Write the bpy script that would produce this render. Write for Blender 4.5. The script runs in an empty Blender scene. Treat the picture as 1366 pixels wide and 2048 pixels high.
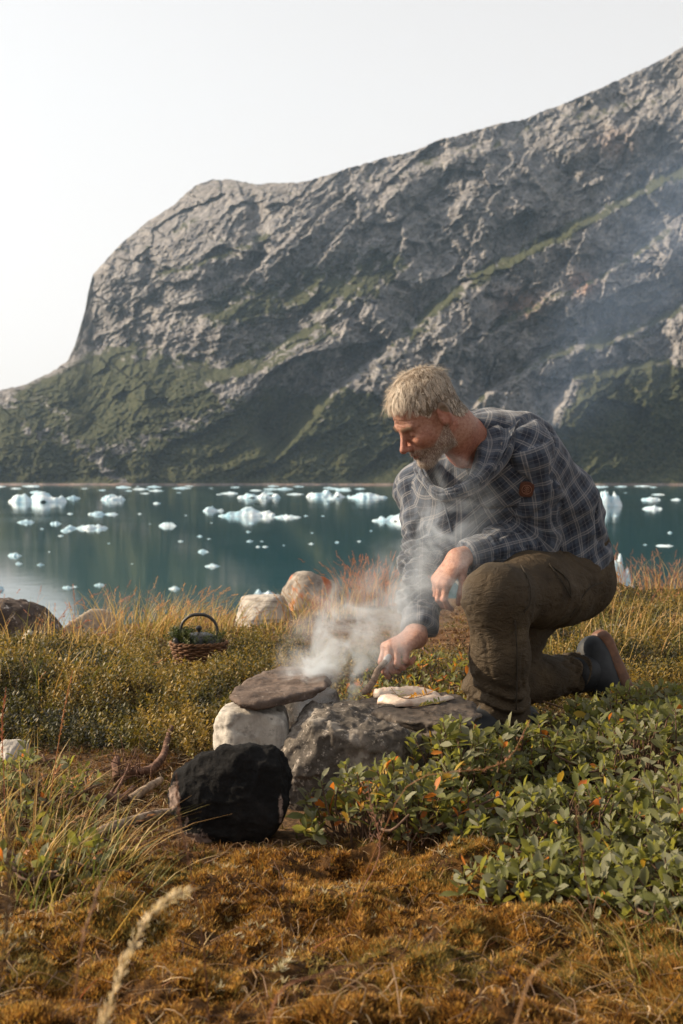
import bpy, math, random
import numpy as np
from mathutils import Vector, Matrix, Quaternion

scene = bpy.context.scene
COL = scene.collection
rng = np.random.default_rng(7)
random.seed(7)

# ------------------------------------------------------------------ camera, sky, sun, exposure
CAM_Z = 0.70            # the photographer crouches: lens 0.70 m above the turf
WATER_Z = CAM_Z - 5.0   # the bank stands about 4.3 m above the fjord
FPX = 2560.0            # focal length in photograph pixels (45 mm on a 36 mm tall frame)
PITCH = math.atan(72.0 / FPX)

cam_data = bpy.data.cameras.new("camera")
cam = bpy.data.objects.new("camera", cam_data)
COL.objects.link(cam)
scene.camera = cam
cam.location = (0, 0, CAM_Z)
cam.rotation_euler = (math.radians(90) - PITCH, 0, 0)
cam_data.sensor_fit = 'VERTICAL'
cam_data.sensor_height = 36.0
cam_data.sensor_width = 24.0
cam_data.lens = 45.0
cam_data.clip_start = 0.02
cam_data.clip_end = 20000.0
cam_data.dof.use_dof = True
cam_data.dof.focus_distance = 3.1
cam_data.dof.aperture_fstop = 8.0

SUN_EL = math.radians(29.0)
SUN_AZ = math.radians(-80.0)          # from straight ahead (+Y); negative is to the left
TO_SUN = Vector((math.sin(SUN_AZ) * math.cos(SUN_EL), math.cos(SUN_AZ) * math.cos(SUN_EL), math.sin(SUN_EL)))

world = bpy.data.worlds.new("World")
scene.world = world
world.use_nodes = True
wn, wl = world.node_tree.nodes, world.node_tree.links
wn.clear()
w_out = wn.new("ShaderNodeOutputWorld")
w_bg = wn.new("ShaderNodeBackground")
w_sky = wn.new("ShaderNodeTexSky")
w_sky.sky_type = 'NISHITA'
w_sky.sun_disc = False
w_sky.sun_elevation = SUN_EL
w_sky.sun_rotation = SUN_AZ
w_sky.altitude = 0
w_sky.air_density = 0.8
w_sky.dust_density = 2.5
w_sky.ozone_density = 1.0
w_bg.inputs["Strength"].default_value = 0.138
w_hs = wn.new("ShaderNodeHueSaturation")     # thin high veil of cloud over the whole sky: paler, less blue
w_hs.inputs["Saturation"].default_value = 0.15
w_veil = wn.new("ShaderNodeMix"); w_veil.data_type = 'RGBA'
# the haze veil thickens toward the horizon, the same all round
w_tc = wn.new("ShaderNodeTexCoord"); w_sep = wn.new("ShaderNodeSeparateXYZ")
wl.new(w_tc.outputs["Generated"], w_sep.inputs[0])
w_map = wn.new("ShaderNodeMapRange"); w_map.interpolation_type = 'SMOOTHSTEP'
w_map.inputs["From Min"].default_value = 0.0; w_map.inputs["From Max"].default_value = 0.85
w_map.inputs["To Min"].default_value = 0.74; w_map.inputs["To Max"].default_value = 0.10
wl.new(w_sep.outputs["Z"], w_map.inputs["Value"])
wl.new(w_map.outputs["Result"], w_veil.inputs[0])
w_veil.inputs[7].default_value = (4.1, 3.74, 3.40, 1)
wl.new(w_sky.outputs[0], w_hs.inputs["Color"])
wl.new(w_hs.outputs[0], w_veil.inputs[6])
wl.new(w_veil.outputs[2], w_bg.inputs[0])
wl.new(w_bg.outputs[0], w_out.inputs[0])

sun_data = bpy.data.lights.new("sun", 'SUN')
sun_data.energy = 5.0
sun_data.angle = math.radians(0.6)
sun_data.color = (1.0, 0.81, 0.57)
sun = bpy.data.objects.new("sun", sun_data)
COL.objects.link(sun)
sun.rotation_euler = TO_SUN.to_track_quat('Z', 'Y').to_euler()

vs = scene.view_settings
scene.display_settings.display_device = 'sRGB'
vs.view_transform = 'Standard'
vs.look = 'None'
vs.exposure = 0.86
vs.gamma = 1.0
vs.use_curve_mapping = False
cy = scene.cycles
cy.use_denoising = True
cy.max_bounces = 6
cy.diffuse_bounces = 3
cy.glossy_bounces = 3
cy.transmission_bounces = 4
cy.transparent_max_bounces = 8
cy.volume_bounces = 1
cy.volume_step_rate = 1.0
cy.volume_max_steps = 256
cy.sample_clamp_indirect = 6.0
cy.caustics_reflective = False
cy.caustics_refractive = False

# ------------------------------------------------------------------ helpers
FWD = np.array([0.0, math.cos(PITCH), -math.sin(PITCH)])
UPV = np.array([0.0, math.sin(PITCH), math.cos(PITCH)])
CAMP = np.array([0.0, 0.0, CAM_Z])


def at(px, py, Y):
    """world point seen at photograph pixel (px, py) and standing Y metres ahead of the lens"""
    a = (px - 683.0) / FPX
    b = -(py - 1024.0) / FPX
    d = FWD + b * UPV + np.array([a, 0, 0])
    return CAMP + d * (Y / d[1])


def sstep(a, b, x):
    t = np.clip((x - a) / (b - a), 0.0, 1.0)
    return t * t * (3 - 2 * t)


def _hash(ix, iy, iz, seed):
    h = (ix.astype(np.int64) * 374761393 + iy.astype(np.int64) * 668265263 + iz.astype(np.int64) * 2147483647 // 3 + seed * 974634277) & 0xFFFFFFFF
    h = ((h ^ (h >> 13)) * 1274126177) & 0xFFFFFFFF
    h = h ^ (h >> 16)
    return (h & 0xFFFFFF).astype(np.float64) / 16777215.0


def vnoise(x, y, z=None, seed=0):
    """smooth value noise, -1..1"""
    x = np.asarray(x, float); y = np.asarray(y, float)
    ix = np.floor(x); iy = np.floor(y)
    fx = x - ix; fy = y - iy
    ux = fx * fx * fx * (fx * (fx * 6 - 15) + 10); uy = fy * fy * fy * (fy * (fy * 6 - 15) + 10)
    if z is None:
        zi = np.zeros_like(ix)
        a = _hash(ix, iy, zi, seed); b = _hash(ix + 1, iy, zi, seed)
        c = _hash(ix, iy + 1, zi, seed); d = _hash(ix + 1, iy + 1, zi, seed)
        return ((a + (b - a) * ux) * (1 - uy) + (c + (d - c) * ux) * uy) * 2 - 1
    z = np.asarray(z, float)
    iz = np.floor(z); fz = z - iz
    uz = fz * fz * fz * (fz * (fz * 6 - 15) + 10)
    r = 0
    for dz, wz in ((0, 1 - uz), (1, uz)):
        a = _hash(ix, iy, iz + dz, seed); b = _hash(ix + 1, iy, iz + dz, seed)
        c = _hash(ix, iy + 1, iz + dz, seed); d = _hash(ix + 1, iy + 1, iz + dz, seed)
        r = r + ((a + (b - a) * ux) * (1 - uy) + (c + (d - c) * ux) * uy) * wz
    return r * 2 - 1


def fbm(x, y, z=None, octaves=4, seed=0, gain=0.5, lac=2.03):
    s = 0; a = 1.0; n = 0; f = 1.0
    for o in range(octaves):
        s = s + a * vnoise(x * f, y * f, None if z is None else z * f, seed + o * 17)
        n += a; a *= gain; f *= lac
    return s / n


def ridged(x, y, z=None, octaves=4, seed=0, gain=0.5, lac=2.07):
    s = 0; a = 1.0; n = 0; f = 1.0
    for o in range(octaves):
        v = 1 - np.abs(vnoise(x * f, y * f, None if z is None else z * f, seed + o * 31))
        s = s + a * v * v
        n += a; a *= gain; f *= lac
    return s / n


def tag(o, label=None, cat=None, group=None, kind=None):
    if label: o["label"] = label
    if cat: o["category"] = cat
    if group: o["group"] = group
    if kind: o["kind"] = kind
    return o


def link(o, parent=None):
    COL.objects.link(o)
    if parent is not None:
        o.parent = parent
    return o


def empty(name, loc=(0, 0, 0)):
    o = bpy.data.objects.new(name, None)
    o.empty_display_size = 0.05
    o.location = loc
    COL.objects.link(o)
    return o


def np_mesh(name, V, F, smooth=True, attrs=None, mats=None, midx=None):
    """fast mesh from arrays; F is an (n,3) or (n,4) array or a list of such arrays"""
    V = np.ascontiguousarray(V, dtype=np.float32)
    Fs = F if isinstance(F, (list, tuple)) else [F]
    Fs = [np.asarray(f, dtype=np.int32) for f in Fs if len(f)]
    me = bpy.data.meshes.new(name)
    me.vertices.add(len(V))
    me.vertices.foreach_set("co", V.ravel())
    nl = sum(f.size for f in Fs); nf = sum(len(f) for f in Fs)
    me.loops.add(nl)
    me.loops.foreach_set("vertex_index", np.concatenate([f.ravel() for f in Fs]))
    me.polygons.add(nf)
    counts = np.concatenate([np.full(len(f), f.shape[1], np.int32) for f in Fs])
    starts = np.zeros(nf, np.int32); starts[1:] = np.cumsum(counts)[:-1]
    me.polygons.foreach_set("loop_start", starts)
    if midx is not None:
        me.polygons.foreach_set("material_index", np.asarray(midx, np.int32))
    me.polygons.foreach_set("use_smooth", np.full(nf, bool(smooth)))
    for m in (mats or []):
        me.materials.append(m)
    for k, a in (attrs or {}).items():
        a = np.asarray(a, np.float32)
        if a.ndim == 1:
            at_ = me.attributes.new(k, 'FLOAT', 'POINT'); at_.data.foreach_set("value", a)
        elif a.shape[1] == 3:
            c4 = np.ones((len(a), 4), np.float32); c4[:, :3] = a
            at_ = me.attributes.new(k, 'FLOAT_COLOR', 'POINT'); at_.data.foreach_set("color", c4.ravel())
    me.update(calc_edges=True)
    return me


def np_obj(name, V, F, mat=None, parent=None, smooth=True, attrs=None, mats=None, midx=None):
    me = np_mesh(name, V, F, smooth, attrs, mats if mats else ([mat] if mat else []), midx)
    o = bpy.data.objects.new(name, me)
    return link(o, parent)


def grid_faces(nr, nc):
    i = np.arange(nr - 1)[:, None] * nc + np.arange(nc - 1)[None, :]
    return np.stack([i, i + 1, i + nc + 1, i + nc], -1).reshape(-1, 4)


def scatter(tv, tf, pos, mats3, col=None):
    """copies of one template (tv verts, tf faces) at pos with 3x3 matrices; returns V, F, per-vertex colours"""
    n, k = len(pos), len(tv)
    V = np.einsum('nij,kj->nki', mats3, tv) + pos[:, None, :]
    F = (tf[None, :, :] + (np.arange(n) * k)[:, None, None]).reshape(-1, tf.shape[1])
    C = None if col is None else np.repeat(col, k, axis=0)
    return V.reshape(-1, 3), F, C


def rot_z(a):
    c, s = np.cos(a), np.sin(a); z = np.zeros_like(a); o = np.ones_like(a)
    return np.stack([np.stack([c, -s, z], -1), np.stack([s, c, z], -1), np.stack([z, z, o], -1)], -2)


def rot_x(a):
    c, s = np.cos(a), np.sin(a); z = np.zeros_like(a); o = np.ones_like(a)
    return np.stack([np.stack([o, z, z], -1), np.stack([z, c, -s], -1), np.stack([z, s, c], -1)], -2)


def tube(pts, rad, seg=8, caps=True):
    """tapered tube along pts (n,3) with radii (n,)"""
    P = np.asarray(pts, float); n = len(P)
    R = np.broadcast_to(np.asarray(rad, float), (n,)) if np.ndim(rad) <= 1 else rad
    T = np.gradient(P, axis=0); T /= np.linalg.norm(T, axis=1, keepdims=True) + 1e-12
    ref = np.array([0, 0, 1.0]) if abs(T[0, 2]) < 0.9 else np.array([1.0, 0, 0])
    V = []
    N = np.cross(T[0], ref); N /= np.linalg.norm(N)
    for i in range(n):
        N = N - T[i] * N.dot(T[i]); N /= np.linalg.norm(N) + 1e-12
        B = np.cross(T[i], N)
        a = np.arange(seg) * 2 * math.pi / seg
        V.append(P[i] + R[i] * (np.cos(a)[:, None] * N + np.sin(a)[:, None] * B))
    V = np.concatenate(V)
    i = np.arange(n - 1)[:, None] * seg; j = np.arange(seg)[None, :]; j2 = (j + 1) % seg
    F = np.stack([i + j, i + j2, i + seg + j2, i + seg + j], -1).reshape(-1, 4)
    if caps:
        c0, c1 = len(V), len(V) + 1
        V = np.vstack([V, P[0], P[-1]])
        j = np.arange(seg); j2 = (j + 1) % seg
        T0 = np.stack([np.full(seg, c0), j2, j, j], -1)
        T1 = np.stack([np.full(seg, c1), (n - 1) * seg + j, (n - 1) * seg + j2, (n - 1) * seg + j2], -1)
        return V, [F, T0[:, :3], T1[:, :3]]
    return V, [F]


def merge(parts):
    """[(V, [F...]), ...] -> V, [quads, tris]"""
    Vs, Q, T, off = [], [], [], 0
    for V, Fs in parts:
        for f in (Fs if isinstance(Fs, (list, tuple)) else [Fs]):
            f = np.asarray(f)
            if len(f):
                (Q if f.shape[1] == 4 else T).append(f + off)
        Vs.append(V); off += len(V)
    out = []
    if Q: out.append(np.concatenate(Q))
    if T: out.append(np.concatenate(T))
    return np.concatenate(Vs), out


def spline(ctrl, n=24):
    """Catmull-Rom through control points"""
    C = np.asarray(ctrl, float)
    C = np.vstack([2 * C[0] - C[1], C, 2 * C[-1] - C[-2]])
    m = len(C) - 3
    t = np.linspace(0, m - 1e-6, n); i = t.astype(int); u = (t - i)[:, None]
    p0, p1, p2, p3 = C[i], C[i + 1], C[i + 2], C[i + 3]
    return 0.5 * (2 * p1 + (p2 - p0) * u + (2 * p0 - 5 * p1 + 4 * p2 - p3) * u ** 2 + (3 * p1 - p0 - 3 * p2 + p3) * u ** 3)


# ---- materials
class M:
    """small node-graph builder for one material"""
    def __init__(self, name, rough=0.8, spec=0.3):
        self.m = bpy.data.materials.new(name)
        self.m.use_nodes = True
        self.nt = self.m.node_tree
        self.n, self.l = self.nt.nodes, self.nt.links
        self.b = self.n["Principled BSDF"]
        self.b.inputs["Roughness"].default_value = rough
        self.b.inputs["Specular IOR Level"].default_value = spec
        self.tc = None

    def coord(self, kind="Object", scale=(1, 1, 1)):
        t = self.n.new("ShaderNodeTexCoord")
        mp = self.n.new("ShaderNodeMapping")
        mp.inputs["Scale"].default_value = scale if hasattr(scale, '__len__') else (scale,) * 3
        self.l.new(t.outputs[kind], mp.inputs[0])
        return mp.outputs[0]

    def noise(self, vec, scale=5.0, detail=6.0, rough=0.6, dist=0.0):
        t = self.n.new("ShaderNodeTexNoise")
        t.inputs["Scale"].default_value = scale; t.inputs["Detail"].default_value = detail
        t.inputs["Roughness"].default_value = rough; t.inputs["Distortion"].default_value = dist
        self.l.new(vec, t.inputs["Vector"])
        return t.outputs[0]

    def voronoi(self, vec, scale=5.0, feature='F1', out=0):
        t = self.n.new("ShaderNodeTexVoronoi"); t.feature = feature
        t.inputs["Scale"].default_value = scale
        self.l.new(vec, t.inputs["Vector"])
        return t.outputs[out]

    def ramp(self, fac, stops, interp='LINEAR'):
        r = self.n.new("ShaderNodeValToRGB"); r.color_ramp.interpolation = interp
        e = r.color_ramp.elements
        while len(e) < len(stops): e.new(0.5)
        for el, (p, c) in zip(e, stops):
            el.position = p
            el.color = (*c, 1) if hasattr(c, '__len__') else (c, c, c, 1)
        self.l.new(fac, r.inputs[0])
        return r.outputs[0]

    def mix(self, fac, a, b, mode='MIX'):
        x = self.n.new("ShaderNodeMix"); x.data_type = 'RGBA'; x.blend_type = mode
        for k, v in ((0, fac), (6, a), (7, b)):
            sock = x.inputs[k]
            if hasattr(v, 'links'): self.l.new(v, sock)
            elif hasattr(v, '__len__'): sock.default_value = (*v, 1)
            else: sock.default_value = v if k == 0 else (v, v, v, 1)
        return x.outputs[2]

    def math(self, op, a, b=0.0, clamp=False):
        x = self.n.new("ShaderNodeMath"); x.operation = op; x.use_clamp = clamp
        for s, v in ((x.inputs[0], a), (x.inputs[1], b)):
            if hasattr(v, 'links'): self.l.new(v, s)
            else: s.default_value = v
        return x.outputs[0]

    def attr(self, name, out="Color"):
        a = self.n.new("ShaderNodeAttribute"); a.attribute_name = name
        return a.outputs[out]

    def rand(self):
        return self.n.new("ShaderNodeObjectInfo").outputs["Random"]

    def color(self, c):
        if hasattr(c, 'links'): self.l.new(c, self.b.inputs["Base Color"])
        else: self.b.inputs["Base Color"].default_value = (*c, 1)
        return self

    def rough(self, c):
        self.l.new(c, self.b.inputs["Roughness"]); return self

    def bump(self, h, strength=0.5, dist=0.01, prev=None):
        b = self.n.new("ShaderNodeBump")
        b.inputs["Strength"].default_value = strength; b.inputs["Distance"].default_value = dist
        self.l.new(h, b.inputs["Height"])
        if prev is not None: self.l.new(prev, b.inputs["Normal"])
        self.l.new(b.outputs[0], self.b.inputs["Normal"])
        return b.outputs[0]

    def translucent(self, col, fac):
        """thin leaf: mix in light that comes through"""
        t = self.n.new("ShaderNodeBsdfTranslucent")
        if hasattr(col, 'links'): self.l.new(col, t.inputs[0])
        else: t.inputs[0].default_value = (*col, 1)
        mx = self.n.new("ShaderNodeMixShader"); mx.inputs[0].default_value = fac
        self.l.new(self.b.outputs[0], mx.inputs[1]); self.l.new(t.outputs[0], mx.inputs[2])
        self.l.new(mx.outputs[0], self.n["Material Output"].inputs[0])
        return self

# ---- signed-distance modelling
def smin(a, b, k):
    h = np.clip(0.5 + 0.5 * (b - a) / k, 0, 1)
    return b + (a - b) * h - k * h * (1 - h)


def smax(a, b, k):
    return -smin(-a, -b, k)


def rcone(p, a, b, ra, rb, n=None, k=1.0):
    """capsule with two radii; k squashes it along direction n"""
    a = np.asarray(a, float); ba = np.asarray(b, float) - a
    q = p - a
    t = np.clip((q @ ba) / (ba @ ba + 1e-12), 0, 1)
    q = q - t[:, None] * ba
    d2 = np.einsum('ij,ij->i', q, q)
    if n is not None:
        d2 = d2 + (k * k - 1) * (q @ n) ** 2
    return np.sqrt(d2) - (ra + t * (rb - ra))


def ell(p, c, r, R=None):
    q = p - np.asarray(c, float)
    if R is not None: q = q @ R
    r = np.asarray(r, float)
    k0 = np.linalg.norm(q / r, axis=1); k1 = np.linalg.norm(q / (r * r), axis=1)
    return k0 * (k0 - 1) / (k1 + 1e-9)


def chain(p, pts, rad, k=0.02, n=None, flat=1.0):
    d = None
    for i in range(len(pts) - 1):
        f = flat if np.ndim(flat) == 0 else 0.5 * (flat[i] + flat[i + 1])
        e = rcone(p, pts[i], pts[i + 1], rad[i], rad[i + 1], n, f)
        d = e if d is None else smin(d, e, k)
    return d


def chain_uv(p, pts, cut=(0, 1, 0)):
    """length along the limb and signed angle round it (cut on the far side), blended over the joints"""
    W = 0; S = 0; C = 0; Sn = 0; acc = 0.0
    for i in range(len(pts) - 1):
        a = np.asarray(pts[i], float); ba = np.asarray(pts[i + 1], float) - a; L = np.linalg.norm(ba); ax = ba / L
        t = (p - a) @ ax
        d = np.linalg.norm(p - a - np.clip(t, 0, L)[:, None] * ax, axis=1)
        q = p - a - t[:, None] * ax
        e1 = -np.asarray(cut, float); e1 = e1 - ax * (e1 @ ax); e1 /= np.linalg.norm(e1); e2 = np.cross(ax, e1)
        an = np.arctan2(q @ e2, q @ e1)
        w = 1.0 / (d + 0.002) ** 8
        W = W + w; S = S + w * (acc + t); C = C + w * np.cos(an); Sn = Sn + w * np.sin(an)
        acc += L
    return S / W, np.arctan2(Sn, C), None


def surface(fun, lo, hi, h):
    """surface nets over a signed distance function, evaluated finely only near the surface"""
    lo = np.asarray(lo, float); hi = np.asarray(hi, float)
    B = 4
    nb = np.ceil((hi - lo) / (h * B)).astype(int)
    n = nb * B + 1
    ax = [lo[i] + h * B * np.arange(nb[i] + 1) for i in range(3)]
    G = np.stack(np.meshgrid(*ax, indexing='ij'), -1).reshape(-1, 3)
    fc = fun(G).reshape(nb + 1)
    near = np.abs(fc) < h * B * 1.9
    cell = np.zeros(nb, bool); neg = np.zeros(nb, bool)
    for i in (0, 1):
        for j in (0, 1):
            for k in (0, 1):
                sl = (slice(i, i + nb[0]), slice(j, j + nb[1]), slice(k, k + nb[2]))
                cell |= near[sl]
    neg = fc[:nb[0], :nb[1], :nb[2]] < 0
    f = np.full(n, 1.0, np.float32)
    f[:-1, :-1, :-1] = np.where(np.repeat(np.repeat(np.repeat(neg, B, 0), B, 1), B, 2), -1.0, 1.0)
    mask = np.zeros(n, bool)
    big = np.repeat(np.repeat(np.repeat(cell, B, 0), B, 1), B, 2)
    for i in (0, 1):
        for j in (0, 1):
            for k in (0, 1):
                mask[i:i + big.shape[0], j:j + big.shape[1], k:k + big.shape[2]] |= big
    I = np.argwhere(mask)
    f[mask] = fun(lo + I * h)
    s = f < 0
    m = np.array(f.shape) - 1
    cnt = np.zeros(m, np.int8)
    C = {}
    for i in (0, 1):
        for j in (0, 1):
            for k in (0, 1):
                C[i, j, k] = (slice(i, i + m[0]), slice(j, j + m[1]), slice(k, k + m[2]))
                cnt += s[C[i, j, k]]
    act = (cnt > 0) & (cnt < 8)
    A = np.argwhere(act)
    idx = np.full(m, -1, np.int64); idx[act] = np.arange(len(A))
    vals = {c: f[C[c]][act] for c in C}
    acc = np.zeros((len(A), 3)); w = np.zeros(len(A))
    for c in C:
        for a in range(3):
            if c[a] == 0:
                d = list(c); d[a] = 1; d = tuple(d)
                x, y = vals[c], vals[d]
                cr = (x < 0) != (y < 0)
                t = np.where(cr, x / np.where(cr, x - y, 1), 0)
                pt = np.tile(np.array(c, float), (len(A), 1)); pt[:, a] = t
                acc += pt * cr[:, None]; w += cr
    V = lo + (A + acc / w[:, None]) * h
    F = []
    for a in range(3):
        b, c = (a + 1) % 3, (a + 2) % 3
        s0 = np.take(s, range(0, m[a]), axis=a); s1 = np.take(s, range(1, m[a] + 1), axis=a)
        E = np.argwhere(s0 != s1)
        E = E[(E[:, b] > 0) & (E[:, c] > 0) & (E[:, b] < m[b]) & (E[:, c] < m[c])]
        sg = s0[tuple(E.T)]
        q = []
        for db, dc in ((-1, -1), (0, -1), (0, 0), (-1, 0)):
            e = E.copy(); e[:, b] += db; e[:, c] += dc
            q.append(idx[tuple(e.T)])
        q = np.stack(q, -1)
        q = np.where(sg[:, None], q, q[:, ::-1])
        F.append(q[(q >= 0).all(1)])
    return V, np.concatenate(F)


def vnormals(V, F):
    a = V[F[:, 2]] - V[F[:, 0]]; b = V[F[:, 3]] - V[F[:, 1]]
    fn = np.cross(a, b)
    N = np.zeros_like(V)
    for k in range(4): np.add.at(N, F[:, k], fn)
    return N / (np.linalg.norm(N, axis=1, keepdims=True) + 1e-12)


def relax(V, F, it=1, lam=0.5):
    for _ in range(it):
        S = np.zeros_like(V); c = np.zeros(len(V))
        for k in range(4):
            for q in (1, 3):
                np.add.at(S, F[:, k], V[F[:, (k + q) % 4]]); np.add.at(c, F[:, k], 1)
        V = V + lam * (S / c[:, None] - V)
    return V



def poly_sdf(p, poly):
    """signed distance of 2-D points to a polygon"""
    v = np.asarray(poly, float); n = len(v)
    d = np.full(len(p), 1e9); s = np.ones(len(p))
    for i in range(n):
        a = v[i]; b = v[i - 1]
        e = b - a; w = p - a
        q = w - e * np.clip((w @ e) / (e @ e), 0, 1)[:, None]
        d = np.minimum(d, np.einsum('ij,ij->i', q, q))
        c1 = p[:, 1] >= a[1]; c2 = p[:, 1] < b[1]; c3 = e[0] * w[:, 1] > e[1] * w[:, 0]
        flip = (c1 & c2 & c3) | (~c1 & ~c2 & ~c3)
        s = np.where(flip, -s, s)
    return s * np.sqrt(d)

# ------------------------------------------------------------------ the mountain across the fjord
SKYLINE = np.array([(-1300, 925), (-900, 905), (-520, 880), (-330, 850), (-160, 812), (0, 782), (60, 765), (110, 740), (135, 722), (150, 690), (160, 655), (170, 620), (178, 575), (186, 548),
                    (240, 490), (300, 440), (345, 410), (372, 385), (390, 372), (420, 360), (460, 358), (490, 364), (512, 368), (560, 367), (600, 364),
                    (650, 352), (700, 335), (760, 318), (830, 300), (880, 280), (950, 262), (1000, 248), (1050, 238), (1080, 225), (1130, 205),
                    (1200, 175), (1260, 150), (1320, 120), (1366, 92), (1460, 40), (1620, -40), (1800, -100), (2150, -70), (2600, 60), (3000, 190)], float)


def seg_dist(px, py, line):
    """distance to a polyline, signed (+ above-left of its direction right-to-left), and position along it 0..1"""
    line = np.asarray(line, float)
    best = np.full(px.shape, 1e9); sgn = np.ones(px.shape); tt = np.zeros(px.shape)
    n = len(line) - 1
    for i in range(n):
        a, b = line[i], line[i + 1]
        d = b - a; L2 = d @ d
        t = ((px - a[0]) * d[0] + (py - a[1]) * d[1]) / L2
        tc = np.clip(t, 0, 1)
        qx = px - (a[0] + tc * d[0]); qy = py - (a[1] + tc * d[1])
        ds = np.hypot(qx, qy)
        s = d[0] * qy - d[1] * qx
        m = ds < best
        best = np.where(m, ds, best); sgn = np.where(m, np.sign(s), sgn); tt = np.where(m, (i + tc) / n, tt)
    return best * sgn, tt


def facets(x, y, seed=0, tilt=1.0):
    """angular blocks: every cell of a random mosaic is a plane of its own height and slope"""
    ix = np.floor(x); iy = np.floor(y)
    best = np.full(x.shape, 9.0); val = np.zeros(x.shape)
    for dx in (-1, 0, 1):
        for dy in (-1, 0, 1):
            cx, cy = ix + dx, iy + dy; z = np.zeros_like(cx)
            px = cx + _hash(cx, cy, z, seed); py = cy + _hash(cx, cy, z, seed + 1)
            qx, qy = x - px, y - py
            d = qx * qx + qy * qy
            h = _hash(cx, cy, z, seed + 2) - 0.5 + tilt * (qx * (_hash(cx, cy, z, seed + 3) - 0.5) * 2 + qy * (_hash(cx, cy, z, seed + 4) - 0.5) * 2)
            m = d < best
            best = np.where(m, d, best); val = np.where(m, h, val)
    return val


def build_mountain():
    xs = np.concatenate([np.linspace(-1200, -420, 50, endpoint=False), np.linspace(-420, -20, 60, endpoint=False), np.linspace(-20, 1390, 600, endpoint=False), np.linspace(1390, 1750, 70, endpoint=False), np.linspace(1750, 2950, 110)])
    nv = 400
    v = np.linspace(0, 1, nv)[:, None]
    sky = np.interp(xs, SKYLINE[:, 0], SKYLINE[:, 1])
    sky = sky + 3.0 * fbm(xs / 45.0, xs * 0, octaves=4, seed=3) + 1.2 * vnoise(xs / 6.0, xs * 0, seed=5)
    shore = 971.5 + 0.8 * vnoise(xs / 70.0, xs * 0, seed=9)
    PX = np.broadcast_to(xs[None, :], (nv, len(xs))).copy()
    PY = shore[None, :] + (sky - shore)[None, :] * v
    # warp for the noise lookups
    wx = PX + 22 * fbm(PX / 150, PY / 150, octaves=2, seed=21) + 5 * fbm(PX / 14, PY / 14, octaves=2, seed=23); wy = PY + 22 * fbm(PX / 150, PY / 150, octaves=2, seed=22) + 5 * fbm(PX / 14, PY / 14, octaves=2, seed=24)
    e = (952 - PY) / FPX
    D = 711.0 / (1 - 1.15 * e)
    shape = np.zeros_like(D)
    # rounding of the nose: the wall turns away to the left
    lb = np.interp(PY, [250, 358, 385, 440, 490, 548, 575, 620, 690, 722, 790, 980], [520, 440, 372, 300, 240, 186, 178, 170, 150, 120, -60, -420])
    dl = PX - lb
    shape += 95 * np.exp(-np.clip(dl, -5, None) / 85.0) * sstep(860, 740, PY)
    shape += 60 * (1 - sstep(0, 700, dl)) ** 2
    # the right-hand part is drawn nearer, turned to face the light more
    shape -= 0.05 * np.clip(PX - 420, 0, None) * sstep(960, 700, PY)
    # benches: ledges dipping down to the left with dark walls above them
    veg = np.zeros_like(D)
    benches = [
        ([(1420, 320), (1290, 385), (1180, 445), (1050, 512), (930, 576), (850, 640), (800, 690)], 34, 16, 1.0),
        ([(800, 690), (720, 745), (650, 815), (590, 880), (540, 930)], 26, 18, 0.8),
        ([(840, 530), (720, 575), (620, 600), (500, 625), (400, 645)], 30, 48, 1.2),
        ([(1480, 560), (1330, 640), (1200, 690), (1100, 712), (980, 790), (930, 830)], 26, 18, 0.7),
        ([(700, 660), (600, 690), (520, 735), (430, 760), (330, 735), (240, 712), (130, 735)], 34, 26, 1.0),
        ([(560, 470), (480, 500), (380, 540), (280, 560)], 10, 10, 0.5),
        ([(1400, 170), (1280, 215), (1130, 245), (980, 300), (860, 330), (700, 380)], 22, 26, 0.15),
        ([(1400, 430), (1260, 520), (1150, 585), (1020, 640), (900, 720)], 12, 12, 0.35),
        ([(420, 430), (330, 480), (250, 520)], 10, 10, 0.2),
        ([(1366, 720), (1250, 740), (1150, 760), (1060, 880)], 20, 16, 0.8),
    ]
    for line, amp, w, g in benches:
        s, t = seg_dist(PX + 10 * fbm(PX / 40, PY / 40, seed=31), PY + 8 * fbm(PX / 35, PY / 35, seed=32), line)
        fade = sstep(0, 0.12, t) * sstep(1, 0.85, t)
        edge = np.exp(-(np.clip(np.abs(s) - 130, 0, None) / 60.0) ** 2)
        shape += fade * edge * 1.5 * amp * (sstep(-w * 0.3, w, s) - sstep(10, 150, s))
        veg += g * fade * np.exp(-((s - w * 0.35) / (w * 0.75)) ** 2)
    # gullies and buttresses
    gul = [([(505, 372), (512, 430), (520, 500), (500, 560)], 16, 14), ([(700, 480), (690, 560), (660, 640)], 10, 20),
           ([(1000, 250), (1110, 320), (1150, 420)], 12, 26), ([(870, 330), (880, 450), (850, 560)], 20, 40),
           ([(860, 420), (760, 440), (690, 500)], 14, 36), ([(1170, 700), (1140, 760), (1100, 830), (1060, 900)], 12, 10),
           ([(640, 720), (570, 800), (520, 900)], 16, 22), ([(330, 560), (300, 640), (280, 700)], 8, 18)]
    shape += 34 * np.exp(-(((PX - 880) / 150) ** 2 + ((PY - 470) / 70) ** 2)) * (0.5 + 0.5 * np.tanh((880 - PX) / 60)) - 20 * np.exp(-(((PX - 720) / 90) ** 2 + ((PY - 470) / 90) ** 2))
    for line, amp, w in gul:
        s, t = seg_dist(PX, PY, line)
        shape += amp * np.exp(-(s / w) ** 2) * sstep(0, 0.15, t) * sstep(1, 0.8, t)
    # strata and joints: noise drawn out along the dip of the rock
    ang = np.radians(np.interp(PX, [0, 350, 700, 1366], [14, 18, 34, 36]))
    a1 = wx * np.cos(ang) - wy * np.sin(ang); b1 = wx * np.sin(ang) + wy * np.cos(ang)
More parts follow.
